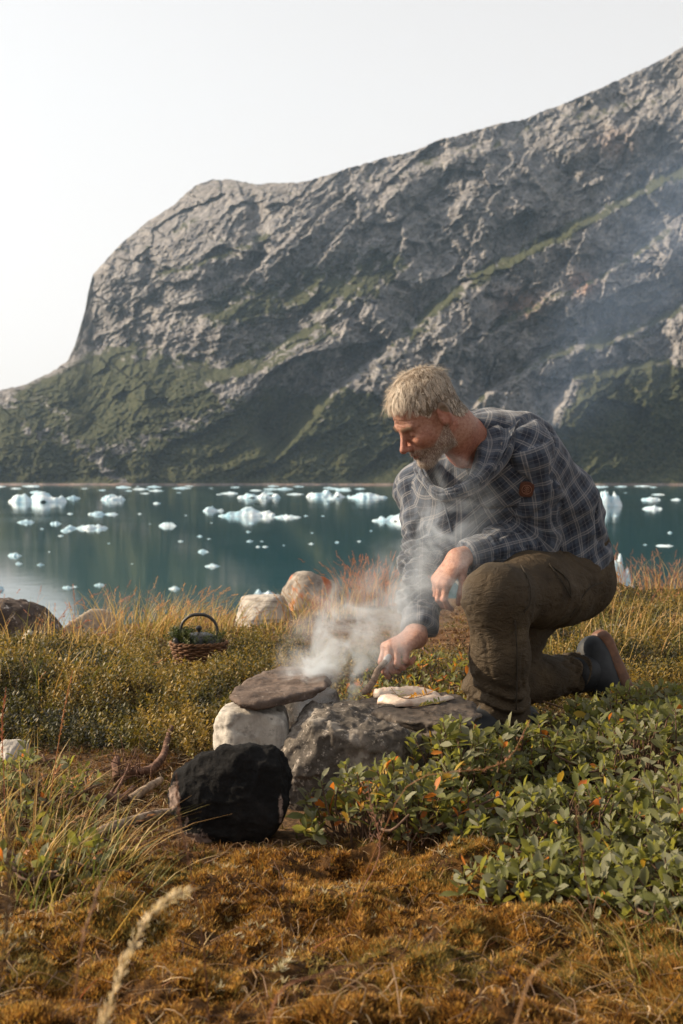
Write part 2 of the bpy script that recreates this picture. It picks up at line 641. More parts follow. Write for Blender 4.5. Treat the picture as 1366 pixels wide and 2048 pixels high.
    low = sstep(720, 900, PY)                    # scree and heath at the foot: smoother
    cliff = 1 - 0.7 * low
    rib = ridged(a1 / 90, b1 / 170, octaves=4, seed=41)
    strata = ridged(a1 / 170, b1 / 34, octaves=4, seed=43)
    fall = ridged(wx / 26 + wy / 60, wy / 110, octaves=4, seed=45)
    shape += cliff * (-18 * (rib - 0.5) - 10 * (strata - 0.5) - 8 * (fall - 0.5))
    shape += -16 * fbm(wx / 150, wy / 150, octaves=3, seed=47)
    rock_k = 0.30 + 0.70 * cliff
    shape += 0.46 * rock_k * (38 * facets(a1 / 130, b1 / 80, 401, 1.2) + 19 * facets(a1 / 60, b1 / 40, 411, 1.2) + 7 * facets(a1 / 26, b1 / 19, 421, 1.1) + 3.0 * facets(a1 / 11, b1 / 9, 431, 1.1) + 1.5 * facets(a1 / 5.5, b1 / 4.6, 441, 1.1))
    shape += -1.6 * vnoise(PX / 4.5, PY / 3.5, seed=52) - 1.2 * vnoise(PX / 2.6, PY / 2.2, seed=53)
    fade = sstep(0, 0.05, v) * np.ones_like(D)
    D = D + shape * fade
    # world positions
    a = (PX - 683) / FPX; b = -(PY - 1024) / FPX
    dx = a; dy = FWD[1] + b * UPV[1]; dz = FWD[2] + b * UPV[2]
    k = D / dy
    X = dx * k; Y = D; Z = CAM_Z + dz * k
    # the top rolls over and falls away behind
    back = []
    for q, (dyy, dzz) in enumerate([(25, -3), (70, -16), (200, -90), (500, -420)]):
        back.append((X[-1] + (X[-1] / Y[-1]) * dyy, Y[-1] + dyy, np.maximum(Z[-1] + dzz, WATER_Z - 3)))
    front = (X[0], Y[0] - 4, np.full(len(xs), WATER_Z - 2.5))
    Xa = np.vstack([front[0]] + [X] + [t[0] for t in back]); Ya = np.vstack([front[1]] + [Y] + [t[1] for t in back]); Za = np.vstack([front[2]] + [Z] + [t[2] for t in back])
    V = np.stack([Xa, Ya, Za], -1).reshape(-1, 3)
    F = grid_faces(*Xa.shape)
    # growth: on gentle ground and at the foot
    gx = np.gradient(np.stack([X, Y, Z], -1), axis=1); gy = np.gradient(np.stack([X, Y, Z], -1), axis=0)
    N = np.cross(gx, gy); N /= np.linalg.norm(N, axis=-1, keepdims=True) + 1e-9
    nz = np.abs(N[..., 2])
    foot = np.interp(PX, [-400, 0, 135, 240, 330, 430, 520, 620, 700, 780, 900, 1000, 1100, 1180, 1366, 1700], [800, 800, 738, 722, 752, 775, 765, 790, 790, 800, 830, 860, 880, 740, 725, 700])
    lowmask = sstep(-18, 26, PY - foot + 22 * fbm(PX / 60, PY / 60, octaves=4, seed=61))
    n1 = fbm(a1 / 40, b1 / 16, octaves=5, seed=63); n2 = fbm(wx / 14, wy / 9, octaves=4, seed=64)
    g = lowmask * (0.98 - 0.4 * sstep(0.0, 0.4, n1) - 0.25 * sstep(0.1, 0.5, n2)) + 1.25 * np.clip(veg, 0, 1) * (0.6 + 0.5 * n1 + 0.7 * n2) \
        + 0.22 * sstep(0.7, 0.9, nz) * (1 - lowmask) + 0.25 * sstep(0.1, 0.45, n1) * sstep(500, 700, PY)
    # bare talus chutes
    for line, w, st in [([(620, 690), (480, 790), (330, 870), (200, 905), (60, 860)], 24, 0.55), ([(1165, 690), (1130, 780), (1070, 890)], 13, 0.9), ([(190, 915), (215, 945), (245, 968)], 9, 1.0),
                        ([(760, 690), (690, 760), (640, 830), (620, 850)], 12, 0.6), ([(0, 810), (80, 800), (170, 850)], 16, 0.5), ([(1060, 720), (980, 780), (900, 830)], 24, 0.7)]:
        s, t = seg_dist(PX + 14 * fbm(PX / 18, PY / 18, octaves=3, seed=71), PY, line)
        g -= st * np.exp(-(s / w) ** 2) * (0.5 + 0.9 * sstep(-0.3, 0.4, n2))
    g = np.clip(g + 0.3 * n2 * (g > 0.15), 0, 1)
    shoreband = np.exp(-((PY - 969) / 3.0) ** 2)
    g *= 1 - shoreband
    rust = np.exp(-(((PX - 1165) / 26) ** 2 + ((PY - 568) / 22) ** 2)) + 0.8 * np.exp(-(((PX - 1040) / 45) ** 2 + ((PY - 610) / 28) ** 2)) + 0.4 * np.exp(-(((PX - 1230) / 40) ** 2 + ((PY - 290) / 30) ** 2)) + 0.5 * shoreband
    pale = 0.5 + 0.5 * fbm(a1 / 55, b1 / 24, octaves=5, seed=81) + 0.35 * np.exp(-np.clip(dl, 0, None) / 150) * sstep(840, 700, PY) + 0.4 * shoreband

    def padrows(q):
        return np.vstack([q[:1]] + [q] + [q[-1:]] * 4).reshape(-1)
    m = M("mountain_rock_and_heath", rough=0.95, spec=0.1)
    co = m.coord("Object")
    nf = m.noise(co, 0.14, 9, 0.72)
    nv2 = m.noise(m.coord("Object", (0.12, 0.12, 0.03)), 1.0, 7, 0.65)
    rock = m.ramp(nf, [(0.36, (0.070, 0.071, 0.080)), (0.45, (0.160, 0.157, 0.163)), (0.54, (0.25, 0.238, 0.232)), (0.64, (0.39, 0.355, 0.322))])
    stain = m.ramp(nv2, [(0.40, 0.45), (0.54, 1.0)])
    rock = m.mix(1.0, rock, stain, 'MULTIPLY')
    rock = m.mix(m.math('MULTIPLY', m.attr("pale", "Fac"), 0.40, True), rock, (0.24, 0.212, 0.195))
    rock = m.mix(m.math('MULTIPLY', m.attr("rust", "Fac"), m.ramp(nf, [(0.4, 0.2), (0.6, 0.9)]), True), rock, (0.34, 0.16, 0.09))
    hn = m.noise(co, 0.55, 9, 0.8)
    heath = m.ramp(hn, [(0.36, (0.014, 0.021, 0.014)), (0.5, (0.046, 0.052, 0.024)), (0.64, (0.12, 0.105, 0.052))])
    gfac = m.math('ADD', m.attr("growth", "Fac"), m.math('ADD', m.math('MULTIPLY', m.math('SUBTRACT', nf, 0.5), 1.3), m.math('MULTIPLY', m.math('SUBTRACT', m.noise(co, 0.7, 6, 0.75), 0.5), 0.9)))
    gfac = m.ramp(gfac, [(0.34, 0.0), (0.44, 1.0)])
    m.color(m.mix(gfac, rock, heath))
    bp = m.bump(m.noise(co, 0.5, 8, 0.7), 0.8, 2.0)
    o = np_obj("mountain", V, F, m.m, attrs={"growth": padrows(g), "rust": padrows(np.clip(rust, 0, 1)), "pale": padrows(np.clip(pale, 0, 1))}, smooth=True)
    tag(o, "grey rock mountain with green heath slopes rising across the fjord", "mountain", kind="structure")
    return o


build_mountain()


# ------------------------------------------------------------------ fjord water
def build_water():
    xs = np.array([-1450, -900, -400, 400, 900, 1450.0]); ys = np.array([-55, 8.0, 100, 300, 800, 2350.0])
    X, Y = np.meshgrid(xs, ys)
    V = np.stack([X, Y, np.full_like(X, WATER_Z)], -1).reshape(-1, 3)
    m = M("glacial_water", rough=0.06, spec=0.5)
    m.b.inputs["IOR"].default_value = 1.33
    m.color((0.002, 0.050, 0.060))
    co = m.coord("Object", (0.55, 1.0, 1.0))
    big = m.noise(m.coord("Object", (0.02, 0.05, 1.0)), 1.0, 3, 0.5)
    h = m.noise(co, 1.3, 4, 0.55)
    b1 = m.bump(h, 0.05, 0.10)
    m.rough(m.ramp(big, [(0.35, 0.03), (0.7, 0.11)]))
    o = np_obj("water", V, grid_faces(len(ys), len(xs)), m.m, smooth=False)
    tag(o, "calm teal glacial water of the fjord with mountain reflections", "water", kind="structure")


build_water()


# ------------------------------------------------------------------ the turf bank
def bank_edge(x):
    return 6.7 + 0.25 * x + 0.25 * np.sin(x * 1.7 + 1.0) + 0.5 * sstep(0.3, 1.6, x) - 0.15 * sstep(0, -2, x)


def mound(x, y, cx, cy, rx, ry, h):
    q = ((x - cx) / rx) ** 2 + ((y - cy) / ry) ** 2
    return h * np.exp(-q * 1.3)


def ground_z(x, y, fine=True):
    x = np.asarray(x, float); y = np.asarray(y, float)
    z = 0.045 * fbm(x / 1.1, y / 1.1, octaves=3, seed=101)
    if fine:
        z = z + 0.018 * fbm(x / 0.16, y / 0.16, octaves=3, seed=103)
    # heath mounds
    z = z + mound(x, y, -0.75, 3.95, 0.95, 0.55, 0.05) + mound(x, y, -1.5, 4.3, 0.8, 0.7, 0.04)
    z = z + mound(x, y, 1.5, 4.6, 0.8, 1.0, 0.10) + mound(x, y, 0.95, 2.75, 0.55, 0.55, 0.07) + mound(x, y, -0.95, 2.3, 0.4, 0.5, 0.06)
    hm = heath_mask(x, y)
    z = z + 0.075 * hm * (ridged(x / 0.30, y / 0.30, octaves=2, seed=131) - 0.45)
    z = z + 0.05 * sstep(4.6, 6.4, y) * sstep(0.3, 1.5, x)
    # a trodden hollow round the fire and where the man kneels
    z = z * (1 - 0.85 * np.exp(-(((x + 0.0) / 0.55) ** 2 + ((y - 2.85) / 0.55) ** 2) ** 2)) * (1 - 0.8 * np.exp(-(((x - 0.5) / 0.42) ** 2 + ((y - 3.55) / 0.5) ** 2) ** 2))
    d = y - bank_edge(x)
    z = z - np.where(d > 0, 0.30 * d + 0.10 * d * sstep(0, 1.5, d), 0.0)
    return np.maximum(z, WATER_Z - 1.5)


def moss_mask(x, y):
    e = 2.32 + 0.10 * np.sin(x * 5 + 1) + 0.12 * fbm(x / 0.25, y / 0.25, seed=113)
    m = sstep(e + 0.10, e - 0.10, y)
    m = m * sstep(-0.62, -0.42, x + 0.22 * (2.35 - y) + 0.06 * fbm(x / 0.2, y / 0.2, seed=114))
    return m


def heath_mask(x, y):
    n = 0.25 * fbm(x / 0.35, y / 0.35, octaves=4, seed=115)
    left = sstep(3.12, 3.35, y + n * 0.5) * sstep(5.6, 4.9, y + n) * sstep(-0.12, -0.34, x + n * 0.3)
    right = sstep(0.62, 0.85, x + n * 0.3 - 0.0 * y) * sstep(3.2, 3.6, y + n)
    mid = sstep(3.55, 3.9, y + n * 0.6) * sstep(-0.2, 0.1, x) * sstep(5.2, 4.2, y) * 0.7
    return np.clip(np.maximum(np.maximum(left, right), mid), 0, 1)


def moss_lump(x, y):
    return 0.042 * fbm(x / 0.12, y / 0.12, octaves=2, seed=120) + 0.024 * (1 - np.abs(vnoise(x / 0.055, y / 0.055, seed=121)))


def build_ground():
    def axis(parts):
        return np.concatenate([np.linspace(a, b, n, endpoint=False) for a, b, n in parts] + [[parts[-1][1]]])
    xs = axis([(-60, -8, 14), (-8, -2.4, 40), (-2.4, -1.2, 50), (-1.2, 1.3, 230), (1.3, 2.8, 60), (2.8, 8, 36), (8, 60, 14)])
    ys = axis([(-40, -3, 12), (-3, 1.3, 40), (1.3, 3.6, 220), (3.6, 7.2, 170), (7.2, 10, 40), (10, 40, 40)])
    X, Y = np.meshgrid(xs, ys)
    Z = ground_z(X, Y)
    mm = moss_mask(X, Y)
    Z = Z + mm * (moss_lump(X, Y) + 0.006 * fbm(X / 0.02, Y / 0.02, octaves=2, seed=122))
    V = np.stack([X, Y, Z], -1).reshape(-1, 3)
    m = M("turf_soil", rough=0.95, spec=0.15)
    co = m.coord("Object")
    n1 = m.noise(co, 9, 8, 0.7); n2 = m.noise(co, 70, 6, 0.7); n3 = m.noise(co, 2.2, 5, 0.6)
    soil = m.ramp(n2, [(0.3, (0.030, 0.018, 0.010)), (0.5, (0.10, 0.058, 0.028)), (0.68, (0.22, 0.13, 0.06)), (0.8, (0.34, 0.24, 0.14))])
    soil = m.mix(m.ramp(n3, [(0.4, 0.0), (0.65, 0.7)]), soil, m.ramp(n2, [(0.3, (0.03, 0.014, 0.006)), (0.6, (0.15, 0.066, 0.026))]))
    mossc = m.ramp(n2, [(0.28, (0.016, 0.008, 0.004)), (0.46, (0.060, 0.028, 0.009)), (0.62, (0.14, 0.066, 0.016)), (0.78, (0.26, 0.14, 0.035))])
    mossc = m.mix(m.ramp(n1, [(0.42, 0.0), (0.7, 0.75)]), mossc, m.ramp(n2, [(0.3, (0.018, 0.009, 0.005)), (0.7, (0.11, 0.055, 0.016))]))
    heathc = m.ramp(n2, [(0.3, (0.012, 0.009, 0.004)), (0.55, (0.045, 0.031, 0.011)), (0.75, (0.12, 0.075, 0.026))])
    c = m.mix(m.attr("moss", "Fac"), soil, mossc)
    c = m.mix(m.attr("heath", "Fac"), c, heathc)
    m.color(c)
    m.bump(m.math('ADD', n2, m.math('MULTIPLY', n1, 1.5)), 0.9, 0.012)
    o = np_obj("ground", V, grid_faces(len(ys), len(xs)), m.m, attrs={"moss": mm.ravel(), "heath": heath_mask(X, Y).ravel()})
    tag(o, "turf bank of brown soil, golden moss and heath above the fjord", "ground", kind="structure")


build_ground()


# ------------------------------------------------------------------ the air over the fjord
def build_haze():
    x0, x1, y0, y1, z0, z1 = -1500, 1500, -60, 2400, WATER_Z - 5, 700
    V = np.array([(x, y, z) for x in (x0, x1) for y in (y0, y1) for z in (z0, z1)], float)
    F = np.array([(0, 1, 3, 2), (4, 6, 7, 5), (0, 4, 5, 1), (2, 3, 7, 6), (0, 2, 6, 4), (1, 5, 7, 3)])
    mt = bpy.data.materials.new("thin_air"); mt.use_nodes = True
    nt = mt.node_tree; nt.nodes.clear()
    out = nt.nodes.new("ShaderNodeOutputMaterial"); pv = nt.nodes.new("ShaderNodeVolumePrincipled")
    pv.inputs["Color"].default_value = (0.56, 0.76, 1.0, 1)
    pv.inputs["Density"].default_value = 0.00010
    pv.inputs["Anisotropy"].default_value = 0.3
    nt.links.new(pv.outputs[0], out.inputs["Volume"])
    o = np_obj("haze", V, F, mt, smooth=False)
    tag(o, "thin bluish air haze filling the fjord valley", "haze", kind="stuff")


HAZE = True
if HAZE:
    build_haze()
# ------------------------------------------------------------------ stones
def ico(sub):
    import bmesh
    bm = bmesh.new(); bmesh.ops.create_icosphere(bm, subdivisions=sub, radius=1.0)
    V = np.array([v.co[:] for v in bm.verts]); F = np.array([[v.index for v in f.verts] for f in bm.faces])
    bm.free(); return V, F


ICO = {k: ico(k) for k in (2, 3, 4, 5, 6)}


def stone_shape(size, seed, planes=None, nrand=9, sub=5, soft=18.0, rough=0.06, coarse=0.08, pit=0.0, strata=0.0):
    """a faceted, worn stone: soft intersection of half-spaces, then weathered. size = half extents"""
    r = np.random.default_rng(seed)
    D, F = ICO[sub]
    pl = list(planes or [])
    for _ in range(nrand):
        n = r.normal(size=3); n /= np.linalg.norm(n)
        pl.append((*n, r.uniform(0.78, 1.05)))
    s = np.zeros(len(D))
    for nx, ny, nz, d in pl:
        n = np.array([nx, ny, nz], float); n /= np.linalg.norm(n)
        s += np.exp(soft * np.clip((D @ n) / d, -2, 6))
    rad = soft / np.log(s + 1e-9)
    rad = np.minimum(rad, 1.6)
    V = D * rad[:, None]
    k = seed * 3.7
    V = V + D * (coarse * fbm(V[:, 0] * 1.6 + k, V[:, 1] * 1.6, V[:, 2] * 1.6, 3, seed)[:, None])
    V = V + D * (rough * fbm(V[:, 0] * 5 + k, V[:, 1] * 5, V[:, 2] * 5, 4, seed + 1)[:, None])
    V = V + D * (0.012 * fbm(V[:, 0] * 22 + k, V[:, 1] * 22, V[:, 2] * 22, 3, seed + 2)[:, None])
    if pit:
        q = fbm(V[:, 0] * 8 + k, V[:, 1] * 8, V[:, 2] * 8, 3, seed + 4)
        V = V - D * (pit * sstep(0.15, 0.45, q)[:, None])
    if strata:
        w = V[:, 2] * 7 + 0.6 * fbm(V[:, 0] * 1.5, V[:, 1] * 1.5, V[:, 2] * 1.5, 3, seed + 3)
        tri = np.abs((w % 1.0) - 0.5) * 2
        V = V - (D * [1, 1, 0.2]) * (strata * sstep(0.55, 1.0, tri)[:, None])
    lo, hi = V.min(0), V.max(0)
    V = (V - (lo + hi) / 2) / ((hi - lo) / 2)
    return V * np.asarray(size), F


def stone(name, pos, size, mat, label, seed, cat="stone", group=None, rz=0.0, tilt=(0, 0), parent=None, **kw):
    V, F = stone_shape(size, seed, **kw)
    o = np_obj(name, V, F, mat, parent)
    o.location = pos
    o.rotation_euler = (tilt[0], tilt[1], rz)
    tag(o, label, cat, group)
    return o


def rock_mat(name, cols, scale=10.0, speck=None, streak=None, rough=0.9, bump=0.6, patch=None, wet=None, bd=0.006):
    m = M(name, rough=rough, spec=0.25)
    co = m.coord("Object")
    n1 = m.noise(co, scale, 9, 0.68)
    n2 = m.noise(co, scale * 6, 6, 0.7)
    c = m.ramp(n1, [(0.28 + 0.44 * i / (len(cols) - 1), q) for i, q in enumerate(cols)])
    c = m.mix(m.ramp(n2, [(0.35, 0.55), (0.5, 0.0)]), c, tuple(0.45 * v for v in cols[0]))
    if streak:
        st = m.noise(m.coord("Object", streak[0]), streak[1], 6, 0.6)
        c = m.mix(m.ramp(st, [(streak[3], 0.0), (streak[3] + 0.12, 1.0)]), c, streak[2])
    if speck:
        sc, th, colr = speck
        sp = m.noise(co, sc, 5, 0.75)
        c = m.mix(m.ramp(sp, [(th, 0.0), (th + 0.06, 0.9)]), c, colr)
    if patch:
        for sc, th, colr in patch:
            p = m.noise(co, sc, 4, 0.6, 0.4)
            c = m.mix(m.ramp(p, [(th, 0.0), (th + 0.05, 0.95)]), c, colr)
    m.color(c)
    if wet:
        m.rough(m.ramp(m.noise(co, wet[0], 5, 0.6), [(wet[1], rough), (wet[1] + 0.1, wet[2])]))
    m.bump(m.math('ADD', n2, m.math('MULTIPLY', n1, 2.0)), bump, bd)
    return m.m


MR = {}
MR["pale"] = rock_mat("pale_granite", [(0.24, 0.21, 0.18), (0.42, 0.385, 0.335), (0.60, 0.56, 0.50)], 7, speck=(60, 0.62, (0.10, 0.09, 0.08)), streak=((9, 9, 1.2), 2.0, (0.20, 0.18, 0.16), 0.58))
MR["lichen"] = rock_mat("lichen_gneiss", [(0.045, 0.036, 0.03), (0.10, 0.085, 0.07), (0.24, 0.20, 0.165)], 9, speck=(75, 0.57, (0.36, 0.31, 0.26)), patch=[(10, 0.59, (0.28, 0.245, 0.205)), (16, 0.66, (0.014, 0.013, 0.012))], bump=0.9)
MR["soot"] = None
MR["griddle"] = rock_mat("greasy_dark_slab", [(0.02, 0.017, 0.015), (0.06, 0.046, 0.036), (0.13, 0.10, 0.076)], 10, speck=(70, 0.63, (0.26, 0.21, 0.16)), rough=0.7, wet=(9, 0.55, 0.25), bump=0.7)
MR["slab"] = rock_mat("reddish_slab", [(0.055, 0.038, 0.03), (0.115, 0.082, 0.064), (0.20, 0.15, 0.122)], 8, speck=(70, 0.61, (0.25, 0.21, 0.18)), streak=((2, 9, 22), 2.4, (0.075, 0.058, 0.05), 0.54), bump=0.8)
MR["darkbank"] = rock_mat("dark_lichened_boulder", [(0.025, 0.02, 0.018), (0.075, 0.055, 0.045), (0.16, 0.12, 0.095)], 6, speck=(28, 0.58, (0.42, 0.37, 0.33)), patch=[(6, 0.60, (0.38, 0.34, 0.30))])
MR["tan"] = rock_mat("tan_boulder", [(0.16, 0.12, 0.09), (0.34, 0.28, 0.22), (0.50, 0.44, 0.37)], 5, speck=(30, 0.62, (0.14, 0.11, 0.09)))
MR["banded"] = rock_mat("banded_gneiss", [(0.26, 0.23, 0.20), (0.42, 0.385, 0.34), (0.55, 0.51, 0.46)], 5, streak=((1.2, 1.2, 16), 2.5, (0.17, 0.145, 0.125), 0.53))
MR["orange"] = rock_mat("orange_lichen_boulder", [(0.13, 0.105, 0.085), (0.27, 0.235, 0.20), (0.42, 0.38, 0.34)], 5, speck=(26, 0.62, (0.07, 0.06, 0.05)), patch=[(4.5, 0.505, (0.36, 0.095, 0.026)), (9, 0.62, (0.08, 0.065, 0.055))])


def soot_material():
    m = M("soot_blackened_stone", rough=0.9, spec=0.12)
    co = m.coord("Object")
    n1 = m.noise(co, 14, 8, 0.7); n2 = m.noise(co, 80, 5, 0.7)
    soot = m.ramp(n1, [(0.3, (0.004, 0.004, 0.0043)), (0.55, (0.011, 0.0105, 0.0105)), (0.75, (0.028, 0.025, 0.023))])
    lighter = m.ramp(n2, [(0.3, (0.12, 0.085, 0.07)), (0.6, (0.27, 0.20, 0.165)), (0.8, (0.38, 0.30, 0.25))])
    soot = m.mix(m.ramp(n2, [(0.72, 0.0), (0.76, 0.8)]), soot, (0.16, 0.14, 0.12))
    f = m.math('ADD', m.attr("lighter", "Fac"), m.math('MULTIPLY', m.math('SUBTRACT', m.noise(co, 26, 7, 0.75), 0.5), 2.2))
    m.color(m.mix(m.ramp(f, [(0.50, 0.0), (0.62, 1.0)]), soot, lighter))
    m.bump(m.math('ADD', n2, m.math('MULTIPLY', n1, 2.0)), 0.8, 0.006)
    return m.m


def poly_rock(name, label, outline, Y, thick, mat, seed, k=0.03, cuts=(), noise=0.006, coarse=0.014, h=0.0042, lighter=None, lean=0.0, fac=0.008, fsc=17.0, cat="stone", group="stones of the fireplace"):
    """a stone whose face toward the fjord path has the given outline (photograph pixels at distance Y), thick metres deep"""
    P2 = np.array([at(x, y, Y)[[0, 2]] for x, y in outline])
    c = np.array([P2[:, 0].mean(), Y + thick / 2, P2[:, 1].mean()])

    def f(p):
        y = p[:, 1] - lean * (p[:, 2] - c[2])
        n3 = fbm(p[:, 0] * 9 + seed, p[:, 1] * 9, p[:, 2] * 9, 3, seed)
        d = smax(poly_sdf(p[:, [0, 2]], P2) + coarse * n3 * 0.6, np.abs(y - c[1]) - thick / 2, k)
        for nx, ny, nz, off in cuts:
            n = unit((nx, ny, nz)); d = smax(d, (p - c) @ n - off, 0.010)
        return d + coarse * 0.5 * n3
    lo = np.array([P2[:, 0].min(), Y - 0.02, P2[:, 1].min()]) - 0.03; hi = np.array([P2[:, 0].max(), Y + thick + 0.02, P2[:, 1].max()]) + 0.03
    V, F = surface(f, lo, hi, h)
    N = vnormals(V, F)
    V = V + N * (fac * facets((V[:, 0] + 0.45 * V[:, 1]) * fsc + seed, (V[:, 2] + 0.35 * V[:, 1]) * fsc, 700 + seed, 1.3))[:, None]
    V = V + N * (noise * (ridged(V[:, 0] * 28 + seed, V[:, 1] * 28, V[:, 2] * 28, 3, seed + 1) - 0.5) * 2 + 0.35 * noise * fbm(V[:, 0] * 110, V[:, 1] * 110, V[:, 2] * 110, 3, seed + 2))[:, None]
    at_ = {} if lighter is None else {"lighter": lighter(V)}
    b = np.array([c[0], c[1], max(0.0, P2[:, 1].min())])
    o = np_obj(name, V - b, F, mat, attrs=at_); o.location = b
    tag(o, label, cat, group)
    return o


unit = lambda v: np.asarray(v, float) / np.linalg.norm(v)


def lighter_patches(V):  # lighter patches and a thin rim on the black stone, set by position
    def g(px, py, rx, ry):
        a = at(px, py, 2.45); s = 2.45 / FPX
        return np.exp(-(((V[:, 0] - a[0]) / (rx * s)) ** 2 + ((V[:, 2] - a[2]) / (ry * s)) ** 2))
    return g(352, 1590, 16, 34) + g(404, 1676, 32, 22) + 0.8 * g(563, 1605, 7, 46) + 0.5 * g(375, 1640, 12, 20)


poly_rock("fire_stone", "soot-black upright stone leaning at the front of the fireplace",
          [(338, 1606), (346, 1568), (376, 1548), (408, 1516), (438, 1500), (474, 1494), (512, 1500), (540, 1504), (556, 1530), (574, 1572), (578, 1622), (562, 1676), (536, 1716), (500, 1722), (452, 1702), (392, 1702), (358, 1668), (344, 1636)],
          2.40, 0.13, soot_material(), 11, k=0.012, cuts=[(-0.55, -1, 0.45, 0.072), (0.15, -1, 0.9, 0.095), (0.1, -1, -0.85, 0.10), (-0.2, -1, -0.2, 0.064), (-0.8, -0.8, -0.3, 0.098), (0.0, 0.55, 1, 0.075), (-0.5, 0.4, 1, 0.09)], noise=0.006, coarse=0.020, fac=0.0, fsc=13.0, lighter=lighter_patches, lean=0.1)
poly_rock("fire_stone", "pale squared granite block behind the soot-black stone",
          [(420, 1480), (424, 1450), (434, 1430), (456, 1424), (500, 1422), (544, 1426), (567, 1434), (575, 1460), (576, 1520), (570, 1590), (424, 1590)],
          2.76, 0.15, MR["pale"], 23, fac=0.003, k=0.014, cuts=[(-0.8, -0.62, 0.06, 0.082), (0.12, -1, 0.10, 0.071), (-0.25, -0.75, 0.65, 0.122), (0.5, -0.3, 0.8, 0.13), (0, 0.25, 1, 0.092)], noise=0.0025, coarse=0.008)
c = at(424, 1502, 2.80)
stone("fire_stone", c - [0, 0, 0.01], (0.026, 0.04, 0.045), MR["pale"], "small pale rounded stone tucked against the granite block", 27, group="stones of the fireplace", sub=4, nrand=6)
poly_rock("fire_stone", "lichen-speckled grey boulder holding up the cooking slab",
          [(540, 1580), (546, 1542), (568, 1502), (594, 1462), (620, 1444), (652, 1434), (700, 1440), (748, 1456), (800, 1464), (850, 1490), (876, 1560), (856, 1660), (620, 1670), (560, 1622)],
          2.66, 0.27, MR["lichen"], 31, fac=0.008, fsc=8.0, k=0.022, cuts=[(-0.6, -1, 0.35, 0.15), (0.15, -0.75, 0.75, 0.135), (0.6, -1, 0.15, 0.17), (-0.35, -0.5, 0.8, 0.15), (0, 0.4, 1, 0.115)], noise=0.007, coarse=0.022, h=0.005)
# support under the right end of the cooking slab, and one at the back of the fire
c = at(895, 1490, 3.02)
stone("fire_stone", c - [0, 0, 0.03], (0.085, 0.075, 0.105), MR["griddle"], "dark stone in shade carrying the end of the cooking slab", 37, sub=5, group="stones of the fireplace", nrand=9)
c = at(610, 1430, 3.2)
stone("fire_stone", (c[0], c[1], 0.07), (0.09, 0.07, 0.10), MR["lichen"], "smoke-veiled stone at the back of the fireplace", 41, sub=5, group="stones of the fireplace", nrand=8)


def slab(name, label, outl, ztop, thick, mat, seed, tilt=(0, 0), rough=0.004, k=0.012):
    """flat broken slab: outline polygon in plan, layered edge"""
    o2 = np.asarray(outl, float); cc = o2.mean(0)

    def f(p):
        z = p[:, 2] - ztop - (p[:, 0] - cc[0]) * tilt[0] - (p[:, 1] - cc[1]) * tilt[1]
        n = fbm(p[:, 0] * 14, p[:, 1] * 14, p[:, 2] * 14, 3, seed)
        lay = 0.010 * vnoise(z * 75 + 2.5 * vnoise(p[:, 0] * 9, p[:, 1] * 9, seed=seed + 3), p[:, 0] * 6, seed=seed + 1) + 0.012 * np.clip(-z / thick - 0.35, 0, 1) * 2
        d2 = poly_sdf(p[:, :2], o2) + 0.010 * n + lay
        return smax(d2, np.abs(z + thick / 2 + 0.006 * n) - thick / 2, k)
    lo = np.array([*o2.min(0), ztop - thick]) - 0.035; hi = np.array([*o2.max(0), ztop]) + 0.035
    V, F = surface(f, lo, hi, 0.0042)
    N = vnormals(V, F)
    V = V + N * (rough * (ridged(V[:, 0] * 30, V[:, 1] * 30, V[:, 2] * 45, 3, seed + 5) - 0.5) * 2 + 0.3 * rough * fbm(V[:, 0] * 120, V[:, 1] * 120, V[:, 2] * 120, 2, seed + 6))[:, None]
    b = np.array([cc[0], cc[1], ztop - thick])
    o = np_obj(name, V - b, F, mat); o.location = b
    tag(o, label, "stone", "stones of the fireplace")


# the cooking slab: top at about z 0.18
SLAB_Z = 0.178
pts = [(693, 1415), (720, 1398), (780, 1384), (850, 1380), (905, 1386), (948, 1404), (955, 1425), (930, 1440), (880, 1446), (820, 1440), (770, 1428), (720, 1424)]


def on_plane(px, py, z):
    d = at(px, py, 1.0) - CAMP
    return CAMP + d * ((z - CAM_Z) / d[2])


outl = np.array([on_plane(x, y, SLAB_Z)[:2] for x, y in pts])
slab("cooking_stone", "flat greasy dark stone slab with the fish fillets on it", outl, SLAB_Z, 0.055, MR["griddle"], 51, rough=0.0035)
pts = [(466, 1384), (478, 1362), (512, 1346), (560, 1335), (600, 1334), (636, 1340), (660, 1352), (652, 1372), (625, 1380), (590, 1386), (556, 1392), (518, 1398), (484, 1396)]
outl = np.array([on_plane(x, y, 0.222)[:2] for x, y in pts])
slab("cover_stone", "reddish brown flat slab laid over the back of the fireplace", outl, 0.222, 0.024, MR["slab"], 57, tilt=(0.03, 0.02), rough=0.0025)


# stones along the bank
def bank_stone(px0, px1, py0, py1, Y, mat, label, seed, depth=1.0, sink=0.6, **kw):
    a = at(px0, py1, Y); b = at(px1, py0, Y)
    w = (b[0] - a[0]) / 2; h = (b[2] - a[2]) / 2
    cx = (a[0] + b[0]) / 2; cz = (a[2] + b[2]) / 2
    hz = h * (1 + sink)
    stone("boulder", (cx, Y, b[2] - hz), (w * 1.02, w * depth, hz), mat, label, seed, "boulder", **kw)


